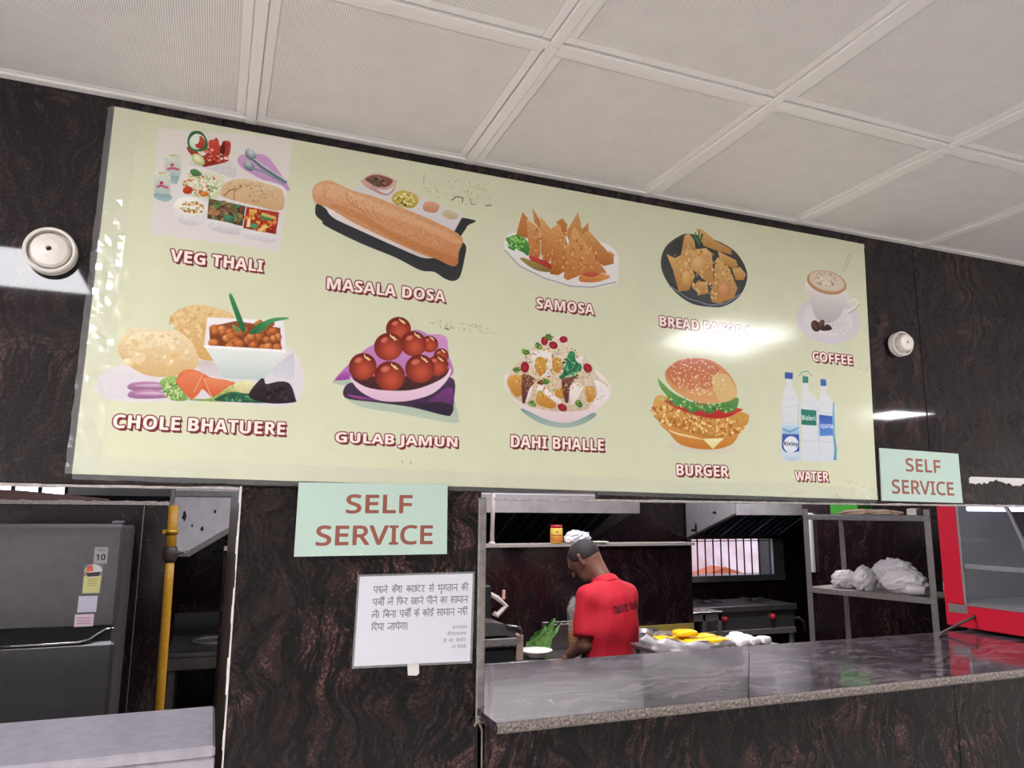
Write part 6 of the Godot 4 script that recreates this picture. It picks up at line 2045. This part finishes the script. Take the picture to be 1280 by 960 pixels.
func _print_chole() -> void:
	_blob([48,557,215,495,386,488,399,602,223,607,52,614], "ded8d8", "d9d2d6", 0.01, true)
	_blob([56,564,390,486,399,601,53,612], "dcd6d8", "d4ccd4", 0.01, false)
	_blob([202,524,240,526,257,558,211,553], "c6bab8", "d2cacc", 0.04, false)
	_blob([333,544,390,492,395,552], "c2c4cc", "d0ced4", 0.04, false)
	_blob([149,450,153,435,172,418,201,410,232,414,267,427,276,490,240,522,201,517,172,470], "dfc08e", "c99f62", 0.12, true)
	_bits([193.1,451.2,45.0,-4.2,2.5,33.3], 40, 2.81, 9.37, ["e2c594", "d6b07a", "cfa46a"], 61, 1.6)
	_blob([64,524,65,496,84,471,128,470,165,471,192,489,206,520,203,541,168,559,125,564,89,550], "e6d3ae", "cda974", 0.07, true)
	_blob([71,504,90,480,132,475,162,487,131,502,86,514], "ecdcbc", "e2cca2", 0.05, true)
	_bits([128.2,510.3,57.4,-5.0,2.5,32.5], 40, 2.81, 10.3, ["e9d8b6", "e0c89e", "dabd8e"], 62, 1.6)
	_oval([80.8,538.6,9.2,-0.8,0.8,7.5], "eee0c2", "dfc79a", Vector2(-0.3, -0.4), 0.05)
	_oval([164.8,522.0,9.2,-0.8,0.8,7.5], "d9b27a", "e0bf8c", Vector2(-0.3, -0.4), 0.05)
	_blob([217,435,365,427,375,490,215,495], "ece6ea", "e0dade", 0.01, false)
	_blob([222,454,272,437,360,443,364,490,226,493], "8a4c2c", "6f3a20", 0.2, false)
	_oval([308.0,477.9,10.0,-0.8,0.8,9.2], "d98a50", "8a4420", Vector2(-0.3, -0.4), 0.05)
	_oval([327.2,449.6,7.5,-0.8,0.8,7.5], "c9753e", "8a4420", Vector2(-0.3, -0.4), 0.05)
	_oval([340.5,455.4,6.7,-0.8,0.0,7.5], "cf7c44", "8a4420", Vector2(-0.3, -0.4), 0.05)
	_oval([263.9,491.2,9.2,-0.8,0.8,7.5], "d98a50", "9a5226", Vector2(-0.3, -0.4), 0.05)
	_oval([306.4,462.0,7.5,-0.8,0.8,9.2], "d98a50", "9a5226", Vector2(-0.3, -0.4), 0.05)
	_oval([328.8,487.9,8.3,-0.8,0.8,7.5], "c9753e", "9a5226", Vector2(-0.3, -0.4), 0.05)
	_oval([297.2,475.4,7.5,-0.8,0.8,9.2], "cf7c44", "8a4420", Vector2(-0.3, -0.4), 0.05)
	_oval([264.7,461.2,7.5,-0.8,0.0,7.5], "d98a50", "8a4420", Vector2(-0.3, -0.4), 0.05)
	_oval([265.6,474.5,6.7,-0.8,0.8,8.3], "c9753e", "9a5226", Vector2(-0.3, -0.4), 0.05)
	_oval([267.2,485.4,8.3,-0.8,0.8,7.5], "e09a60", "8a4420", Vector2(-0.3, -0.4), 0.05)
	_oval([317.2,439.6,10.0,-0.8,0.0,7.5], "c9753e", "8a4420", Vector2(-0.3, -0.4), 0.05)
	_oval([229.8,487.0,7.5,-0.8,0.8,8.3], "d98a50", "8a4420", Vector2(-0.3, -0.4), 0.05)
	_oval([231.4,455.4,9.2,-1.7,0.0,6.7], "cf7c44", "8a4420", Vector2(-0.3, -0.4), 0.05)
	_oval([270.6,460.4,8.3,-0.8,0.8,9.2], "d98a50", "8a4420", Vector2(-0.3, -0.4), 0.05)
	_oval([338.0,436.2,10.0,-0.8,0.0,7.5], "c9753e", "8a4420", Vector2(-0.3, -0.4), 0.05)
	_oval([346.3,452.1,10.0,-0.8,0.8,8.3], "c9753e", "8a4420", Vector2(-0.3, -0.4), 0.05)
	_oval([267.2,484.5,8.3,-0.8,0.0,8.3], "c9753e", "8a4420", Vector2(-0.3, -0.4), 0.05)
	_oval([246.4,457.1,9.2,-0.8,0.8,8.3], "e09a60", "9a5226", Vector2(-0.3, -0.4), 0.05)
	_oval([257.2,474.5,9.2,-0.8,0.8,8.3], "e09a60", "9a5226", Vector2(-0.3, -0.4), 0.05)
	_oval([234.8,493.7,7.5,-0.8,0.8,8.3], "cf7c44", "9a5226", Vector2(-0.3, -0.4), 0.05)
	_oval([356.3,463.7,7.5,-0.8,0.0,9.2], "e09a60", "9a5226", Vector2(-0.3, -0.4), 0.05)
	_oval([248.1,463.7,6.7,-0.8,0.0,7.5], "cf7c44", "8a4420", Vector2(-0.3, -0.4), 0.05)
	_oval([348.0,467.9,7.5,-0.8,0.8,8.3], "e09a60", "8a4420", Vector2(-0.3, -0.4), 0.05)
	_oval([288.1,455.4,8.3,-0.8,0.0,7.5], "e09a60", "9a5226", Vector2(-0.3, -0.4), 0.05)
	_oval([308.0,464.5,8.3,-0.8,0.8,7.5], "c9753e", "8a4420", Vector2(-0.3, -0.4), 0.05)
	_oval([235.6,487.0,7.5,-0.8,0.8,8.3], "d98a50", "8a4420", Vector2(-0.3, -0.4), 0.05)
	_oval([273.9,478.7,8.3,-0.8,0.8,8.3], "c9753e", "8a4420", Vector2(-0.3, -0.4), 0.05)
	_oval([311.4,468.7,7.5,-0.8,0.8,8.3], "c9753e", "8a4420", Vector2(-0.3, -0.4), 0.05)
	_oval([313.9,462.0,9.2,-0.8,0.8,8.3], "c9753e", "8a4420", Vector2(-0.3, -0.4), 0.05)
	_oval([261.4,461.2,9.2,-1.7,0.0,7.5], "cf7c44", "8a4420", Vector2(-0.3, -0.4), 0.05)
	_oval([356.3,485.4,9.2,-0.8,0.8,8.3], "cf7c44", "9a5226", Vector2(-0.3, -0.4), 0.05)
	_oval([338.0,485.4,8.3,-0.8,0.0,9.2], "e09a60", "9a5226", Vector2(-0.3, -0.4), 0.05)
	_oval([308.0,487.9,8.3,-0.8,0.8,9.2], "c9753e", "8a4420", Vector2(-0.3, -0.4), 0.05)
	_oval([318.9,437.9,7.5,-0.8,0.8,8.3], "cf7c44", "9a5226", Vector2(-0.3, -0.4), 0.05)
	_oval([324.7,445.4,9.2,-0.8,0.8,10.0], "cf7c44", "9a5226", Vector2(-0.3, -0.4), 0.05)
	_oval([233.1,462.9,7.5,-0.8,0.0,7.5], "cf7c44", "9a5226", Vector2(-0.3, -0.4), 0.05)
	_oval([279.7,459.6,9.2,-0.8,0.8,7.5], "cf7c44", "9a5226", Vector2(-0.3, -0.4), 0.05)
	_oval([319.7,457.1,8.3,-0.8,0.8,9.2], "e09a60", "9a5226", Vector2(-0.3, -0.4), 0.05)
	_oval([316.4,466.2,10.0,-0.8,0.8,8.3], "c9753e", "9a5226", Vector2(-0.3, -0.4), 0.05)
	_oval([264.7,469.5,9.2,-0.8,0.0,7.5], "c9753e", "9a5226", Vector2(-0.3, -0.4), 0.05)
	_oval([281.4,483.7,9.2,-0.8,0.8,8.3], "cf7c44", "9a5226", Vector2(-0.3, -0.4), 0.05)
	_oval([303.9,468.7,10.0,-0.8,0.8,9.2], "d98a50", "8a4420", Vector2(-0.3, -0.4), 0.05)
	_oval([334.7,471.2,8.3,-0.8,0.8,7.5], "cf7c44", "8a4420", Vector2(-0.3, -0.4), 0.05)
	_oval([309.7,485.4,8.3,-0.8,0.8,8.3], "cf7c44", "8a4420", Vector2(-0.3, -0.4), 0.05)
	_oval([265.6,493.7,8.3,-0.8,0.8,9.2], "cf7c44", "8a4420", Vector2(-0.3, -0.4), 0.05)
	_oval([323.0,452.9,7.5,-0.8,0.0,6.7], "c9753e", "8a4420", Vector2(-0.3, -0.4), 0.05)
	_blob([281,460,270,456,265,446,276,450], "7a9a5a", "4f6f3c", 0.08, true)
	_blob([255,385,261,383,279,421,292,454,283,456,267,419], "3f8a56", "24603c", 0.05, true)
	_blob([305,458,321,436,346,423,374,419,372,423,346,432,328,450,313,461], "4f9a5c", "2a6a40", 0.06, true)
	_blob([299,459,319,435,323,439,309,460], "3a7f4c", "2a6038", 0.08, true)
	_blob([215,495,375,491,369,500,348,529,334,556,257,558,231,518], "e3e5e0", "b9c6c0", 0.01, false)
	_blob([215,493,375,489,375,495,215,498], "f0ecec", "f0ecec", 0.04, false)
	_blob([84,586,95,578,130,574,157,581,156,588,113,594,89,593], "b58aa8", "8f5f84", 0.05, true)
	_blob([95,584,127,579,150,581,127,585], "cdaec4", "b896b0", 0.03, true)
	_blob([86,601,96,594,131,590,158,597,157,604,115,609,90,608], "b58aa8", "8f5f84", 0.05, true)
	_blob([97,600,127,594,152,597,128,601], "cdaec4", "b896b0", 0.03, true)
	_blob([140,572,168,560,185,591,193,606,165,609,152,593], "9cb86c", "6f9448", 0.3, true)
	_bits([164.8,588.6,18.3,-1.7,1.7,17.5], 80, 1.4, 5.15, ["c6d69a", "7fa455", "a9c47c", "5a8040"], 63, 2.5)
	_blob([169,572,178,549,200,545,219,552,235,559,273,564,275,570,245,595,237,599,217,583,201,605,185,591], "d8764c", "c25a38", 0.12, true)
	_blob([171,569,196,548,216,556,217,583,201,604,189,591], "dd8058", "c9623e", 0.06, true)
	_blob([220,560,272,565,246,593,232,579], "e08a5e", "c75f3c", 0.06, true)
	_line([216,554,203,589], 1.4, "e8a888")
	_line([220,564,237,598], 1.87, "e6a080")
	_blob([201,604,237,599,276,569,297,584,283,604,201,607], "c9c07c", "7f9a54", 0.3, true)
	_blob([276,569,299,559,326,569,326,582,309,590,286,584], "e2ddb0", "c6bf86", 0.1, true)
	_line([281,572,304,577,323,574], 1.87, "cfc898")
	_blob([248,597,274,585,309,587,336,581,353,602,252,605], "2f6a48", "244a3c", 0.3, true)
	_bits([298.0,596.1,38.3,-2.5,0.0,8.3], 60, 1.4, 4.68, ["3f7a50", "1f4a38", "6aa06a", "2a5a44"], 64, 2)
	_blob([307,591,325,557,334,554,339,564,365,557,386,561,398,589,396,599,345,604], "332b30", "241c24", 0.15, true)
	_bits([358.8,579.4,32.5,-1.7,1.7,16.7], 40, 2.81, 7.49, ["3d3238", "2a2229", "1a141a"], 65, 1.6)
	_title("CHOLE BHATUERE", 62.9, 672.7, 323.4, 33.3)

func _print_gulab() -> void:
	_blob([474,553,514,538,508,570,500,582,538,601,611,609,686,619,750,625,756,612,743,567,734,521,609,560], "a9b8a6", "b6c3b0", 0.02, true)
	_blob([477,545,533,480,569,455,643,421,678,426,720,428,729,468,734,521,609,553,507,542], "c78fc0", "b06cae", 0.06, true)
	_blob([479,545,505,522,508,541], "b45cae", "8d3f8c", 0.05, true)
	_blob([643,421,662,419,679,428,678,440,647,436], "b98ac4", "a878b8", 0.08, true)
	_blob([693,432,717,428,725,435,728,480,705,455], "cf96c8", "c08abc", 0.08, true)
	_blob([500,582,516,548,609,575,734,521,743,582,739,605,724,609,648,595,574,589], "4a3352", "3a2a40", 0.15, true)
	_blob([503,576,537,578,580,584,537,585], "9a4a92", "6a3a68", 0.08, true)
	_blob([682,582,735,544,743,586,716,579], "7a3f80", "5a3060", 0.15, true)
	_blob([648,589,713,580,742,587,738,606,721,608], "352a3c", "2c2434", 0.1, true)
	_blob([505,520,520,529,571,533,654,524,714,508,733,500,730,514,719,530,684,554,647,567,602,572,551,564,521,548], "5a2f2c", "3c2222", 0.1, false)
	_oval([611.9,420.4,28.3,-2.5,0.8,27.5], "c25238", "6f221c", Vector2(0.1, 0.25), 0.04)
	_oval([603.6,408.8,7.5,-3.3,1.7,5.0], "cf7a62", "c05a44", Vector2(0, 0), 0.02)
	_line([614,400,614,397], 2.34, "e8cf94")
	_line([614,400,623,402], 2.34, "e8cf94")
	_line([614,400,627,406], 2.34, "e8cf94")
	_line([614,400,624,407], 2.34, "e8cf94")
	_oval([683.5,448.7,20.8,-1.7,0.8,19.1], "c25238", "6f221c", Vector2(0.1, 0.25), 0.04)
	_oval([677.7,440.4,5.8,-3.3,1.7,3.3], "cf7a62", "c05a44", Vector2(0, 0), 0.02)
	_line([686,434,685,431], 2.34, "e8cf94")
	_line([686,434,692,435], 2.34, "e8cf94")
	_line([686,434,694,439], 2.34, "e8cf94")
	_line([686,434,693,439], 2.34, "e8cf94")
	_oval([711.8,472.9,17.5,-0.8,0.0,16.7], "c25238", "6f221c", Vector2(0.1, 0.25), 0.04)
	_oval([706.0,466.2,5.0,-2.5,1.7,2.5], "cf7a62", "c05a44", Vector2(0, 0), 0.02)
	_line([713,460,713,459], 2.34, "e8cf94")
	_line([713,460,718,462], 2.34, "e8cf94")
	_line([713,460,721,465], 2.34, "e8cf94")
	_line([713,460,719,465], 2.34, "e8cf94")
	_oval([646.9,451.2,30.0,-2.5,1.7,29.1], "c25238", "6f221c", Vector2(0.1, 0.25), 0.04)
	_oval([637.7,438.7,8.3,-4.2,2.5,5.0], "cf7a62", "c05a44", Vector2(0, 0), 0.02)
	_line([650,430,649,425], 2.34, "e8cf94")
	_line([650,430,659,431], 2.34, "e8cf94")
	_line([650,430,663,436], 2.34, "e8cf94")
	_line([650,430,660,437], 2.34, "e8cf94")
	_oval([591.1,462.9,32.5,-3.3,0.8,31.6], "c25238", "6f221c", Vector2(0.1, 0.25), 0.04)
	_oval([581.1,448.7,8.3,-4.2,1.7,5.8], "cf7a62", "c05a44", Vector2(0, 0), 0.02)
	_line([594,438,594,435], 2.34, "e8cf94")
	_line([594,438,604,441], 2.34, "e8cf94")
	_line([594,438,609,446], 2.34, "e8cf94")
	_line([594,438,605,447], 2.34, "e8cf94")
	_oval([717.6,492.0,12.5,-0.8,0.8,10.8], "c25238", "6f221c", Vector2(0.1, 0.25), 0.04)
	_oval([714.3,487.0,3.3,-1.7,0.8,1.7], "cf7a62", "c05a44", Vector2(0, 0), 0.02)
	_line([719,484,719,482], 2.34, "e8cf94")
	_line([719,484,723,485], 2.34, "e8cf94")
	_line([719,484,724,486], 2.34, "e8cf94")
	_line([719,484,723,486], 2.34, "e8cf94")
	_oval([536.1,512.0,30.0,-2.5,0.8,30.0], "c25238", "6f221c", Vector2(0.1, 0.25), 0.04)
	_oval([526.2,498.7,8.3,-4.2,2.5,5.8], "cf7a62", "c05a44", Vector2(0, 0), 0.02)
	_line([539,490,539,485], 2.34, "e8cf94")
	_line([539,490,547,492], 2.34, "e8cf94")
	_line([539,490,552,496], 2.34, "e8cf94")
	_line([539,490,549,497], 2.34, "e8cf94")
	_oval([703.5,497.0,25.0,-2.5,0.0,24.1], "c25238", "6f221c", Vector2(0.1, 0.25), 0.04)
	_oval([695.2,486.2,7.5,-2.5,2.5,5.0], "cf7a62", "c05a44", Vector2(0, 0), 0.02)
	_line([706,479,705,476], 2.34, "e8cf94")
	_line([706,479,713,481], 2.34, "e8cf94")
	_line([706,479,717,485], 2.34, "e8cf94")
	_line([706,479,714,485], 2.34, "e8cf94")
	_oval([663.5,507.0,34.1,-2.5,0.8,32.5], "c25238", "6f221c", Vector2(0.1, 0.25), 0.04)
	_oval([652.7,492.9,10.0,-4.2,2.5,5.8], "cf7a62", "c05a44", Vector2(0, 0), 0.02)
	_line([667,482,666,479], 2.34, "e8cf94")
	_line([667,482,676,485], 2.34, "e8cf94")
	_line([667,482,681,490], 2.34, "e8cf94")
	_line([667,482,679,491], 2.34, "e8cf94")
	_oval([596.1,528.7,34.1,-2.5,1.7,33.3], "c25238", "6f221c", Vector2(0.1, 0.25), 0.04)
	_oval([585.3,513.7,10.0,-4.2,2.5,6.7], "cf7a62", "c05a44", Vector2(0, 0), 0.02)
	_line([599,504,599,500], 2.34, "e8cf94")
	_line([599,504,609,506], 2.34, "e8cf94")
	_line([599,504,614,511], 2.34, "e8cf94")
	_line([599,504,611,513], 2.34, "e8cf94")
	_blob([504,519,511,538,547,557,594,561,647,556,692,539,723,519,733,500,735,510,723,534,693,562,648,579,610,585,574,584,536,569,512,544], "f0d8e4", "dcb6cc", 0.01, true)
	_title("GULAB JAMUN", 482.4, 688.9, 276.4, 34.1)
	_line([629,713,631,718], 1.95, "a09878")
	_line([648,714,649,719], 1.95, "8a8266")

func _print_dahi() -> void:
	_blob([907,583,957,615,1019,623,1075,609,1104,583,996,596], "7f9a96", "a9b8ae", 0.02, true)
	_blob([865,518,870,504,917,479,996,457,1097,472,1142,506,1144,520,1116,559,1076,577,996,585,930,578,884,556], "efe2dc", "e2d4d0", 0.02, true)
	_blob([872,518,885,492,917,453,937,433,964,409,1020,400,1044,431,1085,450,1113,493,1138,510,1133,544,1100,572,1035,583,957,584,902,565,877,546], "e0d2c0", "cbb59c", 0.2, true)
	_blob([874,524,885,506,914,508,912,547,892,554], "d6a052", "b97c32", 0.1, true)
	_blob([945,462,960,455,974,466,970,500,957,503,945,487], "d6a052", "b97c32", 0.1, true)
	_blob([988,458,1004,453,1015,470,1007,490,992,487], "d6a052", "b97c32", 0.1, true)
	_blob([948,549,961,534,984,549,999,567,987,579,949,569], "d6a052", "b97c32", 0.1, true)
	_blob([996,534,1017,527,1019,551,1000,549], "d6a052", "b97c32", 0.1, true)
	_blob([1076,522,1101,520,1105,542,1084,558], "d6a052", "b97c32", 0.1, true)
	_blob([935,455,948,441,980,440,988,469,982,495,957,505,972,489,972,463,957,454,945,462,942,491,937,480], "efe6e4", "e0d4d2", 0.03, true)
	_blob([947,538,957,523,976,535,1012,559,1003,566,972,547,957,537], "efe6e4", "e0d4d2", 0.03, true)
	_blob([1036,524,1056,512,1070,522,1051,556,1039,564], "efe6e4", "e0d4d2", 0.03, true)
	_blob([914,504,933,506,935,539,918,568], "efe6e4", "e0d4d2", 0.03, true)
	_blob([1052,449,1072,444,1068,466,1052,464], "efe6e4", "e0d4d2", 0.03, true)
	_blob([1101,501,1138,517,1133,551,1084,576,1109,538], "efe6e4", "e0d4d2", 0.03, true)
	_blob([910,508,922,500,945,513,929,535,918,568,911,565], "7c4a40", "5a302c", 0.2, true)
	_blob([1013,508,1036,499,1060,493,1036,520,1031,558,1022,558], "7c4a40", "5a302c", 0.2, true)
	_blob([948,519,968,507,964,522], "7c4a40", "5a302c", 0.2, true)
	_bits([988.2,487.9,100.7,-8.3,-0.8,64.9], 340, 1.4, 4.57, ["d8c24a", "e6d684", "b9a03c", "a8b04a", "efe6b8", "c98a4a", "5a7a34", "a23a34", "8a5a30"], 71, 3)
	_blob([1007,500,1020,485,1032,440,1048,436,1052,456,1068,470,1060,485,1036,491,1013,505], "3f8a5c", "2a6a48", 0.25, true)
	_bits([1038.2,476.2,24.1,-1.7,-0.8,25.8], 60, 1.76, 4.92, ["4f9a6a", "2a6244", "6fb488", "1f5038"], 72, 1.6)
	_oval([968.2,415.4,0.8,10.8,-9.2,1.7], "b52a3e", "8a1c2e", Vector2(0, 0), 0.1)
	_oval([991.5,423.8,11.7,1.7,-1.7,9.2], "b52a3e", "8a1c2e", Vector2(0, 0), 0.1)
	_oval([1019.0,407.1,10.8,-0.8,0.0,8.3], "b52a3e", "8a1c2e", Vector2(0, 0), 0.1)
	_oval([1083.9,472.9,6.7,10.0,-10.0,5.8], "b52a3e", "8a1c2e", Vector2(0, 0), 0.1)
	_oval([917.4,483.7,0.8,13.3,-10.8,1.7], "b52a3e", "8a1c2e", Vector2(0, 0), 0.1)
	_oval([1014.8,574.4,11.7,4.2,-3.3,8.3], "b52a3e", "8a1c2e", Vector2(0, 0), 0.1)
	_oval([896.6,491.2,10.0,-0.8,0.0,5.8], "5f8a44", "3f6a34", Vector2(0, 0), 0.2)
	_bits([896.6,491.2,11.7,-1.7,0.0,7.5], 12, 1.4, 3.16, ["8ab45a", "3a6a34", "c8c850"], 245, 1.6)
	_oval([919.1,447.1,10.0,1.7,-0.8,6.7], "5f8a44", "3f6a34", Vector2(0, 0), 0.2)
	_bits([919.1,447.1,11.7,-0.8,0.0,8.3], 12, 1.4, 3.16, ["8ab45a", "3a6a34", "c8c850"], 305, 1.6)
	_oval([952.4,429.6,8.3,5.0,-4.2,5.8], "5f8a44", "3f6a34", Vector2(0, 0), 0.2)
	_bits([952.4,429.6,11.7,-0.8,0.0,8.3], 12, 1.4, 3.16, ["8ab45a", "3a6a34", "c8c850"], 390, 1.6)
	_oval([979.9,405.4,7.5,5.8,-5.0,5.0], "5f8a44", "3f6a34", Vector2(0, 0), 0.2)
	_bits([979.9,405.4,12.5,-1.7,0.0,7.5], 12, 1.4, 3.16, ["8ab45a", "3a6a34", "c8c850"], 460, 1.6)
	_oval([937.4,570.3,5.8,6.7,-5.8,4.2], "5f8a44", "3f6a34", Vector2(0, 0), 0.2)
	_bits([937.4,570.3,11.7,-0.8,0.0,8.3], 12, 1.4, 3.16, ["8ab45a", "3a6a34", "c8c850"], 350, 1.6)
	_oval([972.4,514.5,9.2,2.5,-3.3,5.8], "5f8a44", "3f6a34", Vector2(0, 0), 0.2)
	_bits([972.4,514.5,11.7,-0.8,0.0,7.5], 12, 1.4, 3.16, ["8ab45a", "3a6a34", "c8c850"], 440, 1.6)
	_oval([1059.0,562.8,8.3,6.7,-5.0,5.8], "5f8a44", "3f6a34", Vector2(0, 0), 0.2)
	_bits([1059.0,562.8,12.5,0.0,0.0,8.3], 12, 1.4, 3.16, ["8ab45a", "3a6a34", "c8c850"], 660, 1.6)
	_bits([1100.6,538.6,29.1,-1.7,-0.8,29.1], 50, 1.05, 2.46, ["efe6e0", "e8dcd4", "8a6a50", "b8864a"], 73, 1.6)
	_blob([867,525,877,546,911,570,964,583,1019,584,1076,577,1116,558,1146,524,1141,544,1116,567,1091,585,1051,604,1019,611,976,606,937,592,899,573], "f0e0e2", "dcc6ca", 0.01, true)
	_title("DAHI BHALLE", 880.8, 678.5, 249.8, 35.0)

func _print_burger() -> void:
	_oval([1410.3,656.0,112.4,2.5,-1.7,15.8], "cfc8b4", "d6d0ba", Vector2(0, 0), 0.01)
	_blob([1301,594,1533,589,1525,620,1504,643,1459,657,1398,659,1344,649,1315,624], "dfa45a", "c0742e", 0.06, true)
	_blob([1267,556,1280,529,1324,532,1446,551,1554,558,1560,582,1545,594,1507,600,1480,625,1429,629,1387,621,1345,613,1292,598,1270,581], "dba860", "b97c36", 0.2, true)
	_bits([1401.1,586.9,140.7,18.3,-9.2,30.8], 330, 2.34, 7.02, ["e8c284", "c98c44", "d9a35c", "b4742e", "f0d29c", "a8662a"], 81, 1.5)
	_blob([1315,538,1529,546,1525,559,1489,574,1444,578,1383,570,1324,553], "cf4436", "b02a2a", 0.05, true)
	_blob([1284,483,1295,493,1334,521,1403,543,1465,539,1529,518,1525,546,1509,555,1489,561,1464,552,1439,567,1409,558,1384,567,1354,551,1332,552,1312,530,1290,506], "7fae5c", "3f7a3c", 0.25, true)
	_bits([1408.6,545.3,119.1,6.7,-2.5,12.5], 110, 1.87, 6.56, ["9cc878", "4f8a48", "6aa055", "2f6434", "b4d690"], 82, 2.4)
	_blob([1305,471,1318,452,1352,430,1395,422,1445,423,1483,439,1514,466,1527,493,1524,517,1491,532,1434,539,1384,534,1343,518,1314,496], "c97a4c", "dba46c", 0.06, true)
	_blob([1311,465,1352,434,1408,423,1451,430,1482,453,1474,485,1404,506,1337,500], "bf5f40", "cb8052", 0.06, true)
	_blob([1449,471,1494,457,1522,487,1523,515,1472,532], "d8b478", "dcb87c", 0.05, true)
	_bits([1405.3,471.2,84.9,20.8,-20.0,45.0], 190, 1.87, 3.28, ["f0dcb4", "ead0a0", "f6e8c8"], 83, 1.9)
	_blob([1414,633,1480,628,1444,658], "efe6b4", "e2d590", 0.02, false)
	_blob([1310,614,1339,621,1381,627,1417,635,1380,632,1333,624], "efe2b0", "e0c888", 0.08, true)
	_title("BURGER", 1328.7, 732.6, 166.1, 35.4)

func _print_water() -> void:
	_blob([1697,453,1715,452,1716,474,1734,512,1730,562,1727,565,1727,644,1722,677,1669,679,1668,636,1675,568,1670,559,1676,515,1693,475], "dfdfe0", "d2d6de", 0.02, true)
	_line([1678,507,1703,510,1730,505], 1.4, "c9cfd6")
	_line([1677,530,1702,534,1728,528], 1.4, "b9c2cc")
	_line([1675,553,1700,556,1727,551], 1.4, "c9cfd6")
	_line([1673,575,1698,579,1725,574], 1.4, "b9c2cc")
	_line([1672,599,1698,602,1723,597], 1.4, "c9cfd6")
	_line([1670,621,1696,624,1722,619], 1.4, "b9c2cc")
	_line([1669,644,1694,647,1720,643], 1.4, "c9cfd6")
	_blob([1692,437,1720,437,1718,455,1691,455], "3f5aa8", "3f5aa8", 0.04, false)
	_line([1732,523,1728,565,1725,661], 1.87, "8fb6cc")
	_line([1674,527,1674,568,1668,663], 1.4, "b9c6d2")
	_blob([1754,460,1772,459,1774,481,1807,519,1800,569,1797,567,1797,642,1792,675,1734,677,1733,634,1741,569,1735,568,1741,523,1750,483], "dfdfe0", "d2d6de", 0.02, true)
	_line([1743,514,1771,518,1800,512], 1.4, "c9cfd6")
	_line([1742,536,1769,539,1798,534], 1.4, "b9c2cc")
	_line([1740,557,1767,561,1797,555], 1.4, "c9cfd6")
	_line([1738,579,1766,582,1795,577], 1.4, "b9c2cc")
	_line([1737,600,1764,604,1793,599], 1.4, "c9cfd6")
	_line([1735,621,1762,625,1792,620], 1.4, "b9c2cc")
	_line([1734,642,1762,646,1790,641], 1.4, "c9cfd6")
	_blob([1754,443,1774,444,1772,462,1752,463], "3a8a78", "3a8a78", 0.04, false)
	_line([1802,530,1798,567,1795,659], 1.87, "8fb6cc")
	_line([1739,534,1739,570,1732,660], 1.4, "b9c6d2")
	_blob([1817,465,1837,463,1837,485,1865,524,1859,575,1857,569,1856,641,1850,674,1795,676,1795,632,1802,571,1797,573,1803,528,1813,487], "dfdfe0", "d2d6de", 0.02, true)
	_line([1805,519,1832,522,1859,517], 1.4, "c9cfd6")
	_line([1803,539,1830,544,1857,538], 1.4, "b9c2cc")
	_line([1802,560,1828,564,1856,559], 1.4, "c9cfd6")
	_line([1800,581,1827,584,1854,579], 1.4, "b9c2cc")
	_line([1798,601,1825,605,1852,600], 1.4, "c9cfd6")
	_line([1797,622,1823,626,1851,621], 1.4, "b9c2cc")
	_line([1795,642,1822,646,1849,641], 1.4, "c9cfd6")
	_blob([1817,447,1837,448,1837,466,1816,467], "3f6ab4", "3f6ab4", 0.04, false)
	_line([1862,535,1858,569,1854,658], 1.87, "8fb6cc")
	_line([1801,539,1801,572,1794,659], 1.4, "b9c6d2")
	_line([1742,444,1752,432,1773,428,1786,440], 2.34, "5aa08c")
	_blob([1672,584,1731,581,1729,606,1704,610,1671,609], "c2d6e6", "8fb4d6", 0.05, false)
	_line([1675,595,1698,602,1728,589], 3.28, "4f8ac0")
	_blob([1671,609,1729,607,1727,653,1701,659,1678,657,1668,647], "3f5fae", "34509c", 0.04, false)
	_oval([1699.2,636.0,25.8,-1.7,-1.7,22.5], "e4e6ee", "dfe2ea", Vector2(-0.3, -0.4), 0.05)
	_blob([1741,537,1795,538,1792,580,1740,580], "2f7f72", "2a7468", 0.02, false)
	_blob([1804,549,1858,551,1854,605,1801,609], "3a5ab0", "5a8cd0", 0.03, false)
	_blob([1857,510,1863,515,1853,584,1860,639,1856,674,1845,674,1851,640,1847,584], "7fb4cc", "5a94b8", 0.04, false)
	_blob([1673,660,1726,659,1726,676,1679,679], "d2dae6", "b4c6de", 0.08, true)
	_label("Kinley", 1676.7, 642.7, 47.5, "1f2340")
	_label("Bisleri", 1742.5, 566.9, 47.5, "e6efe8")
	_label("AQUAFINA", 1804.9, 588.6, 49.1, "dfe8f4")
	_title("WATER", 1704.6, 736.8, 123.6, 32.1)
	_bits([1927.3,748.4,65.8,5.8,-6.7,22.5], 40, 0.94, 4.21, ["bfb796", "b3aa86", "a89f7c"], 91, 4.5)
	_line([1847,764,1851,775], 1.87, "8a8266")
	_line([1673,774,1735,760], 1.17, "b3aa86")
	_line([1596,739,2008,758], 0.94, "c6bfa0")
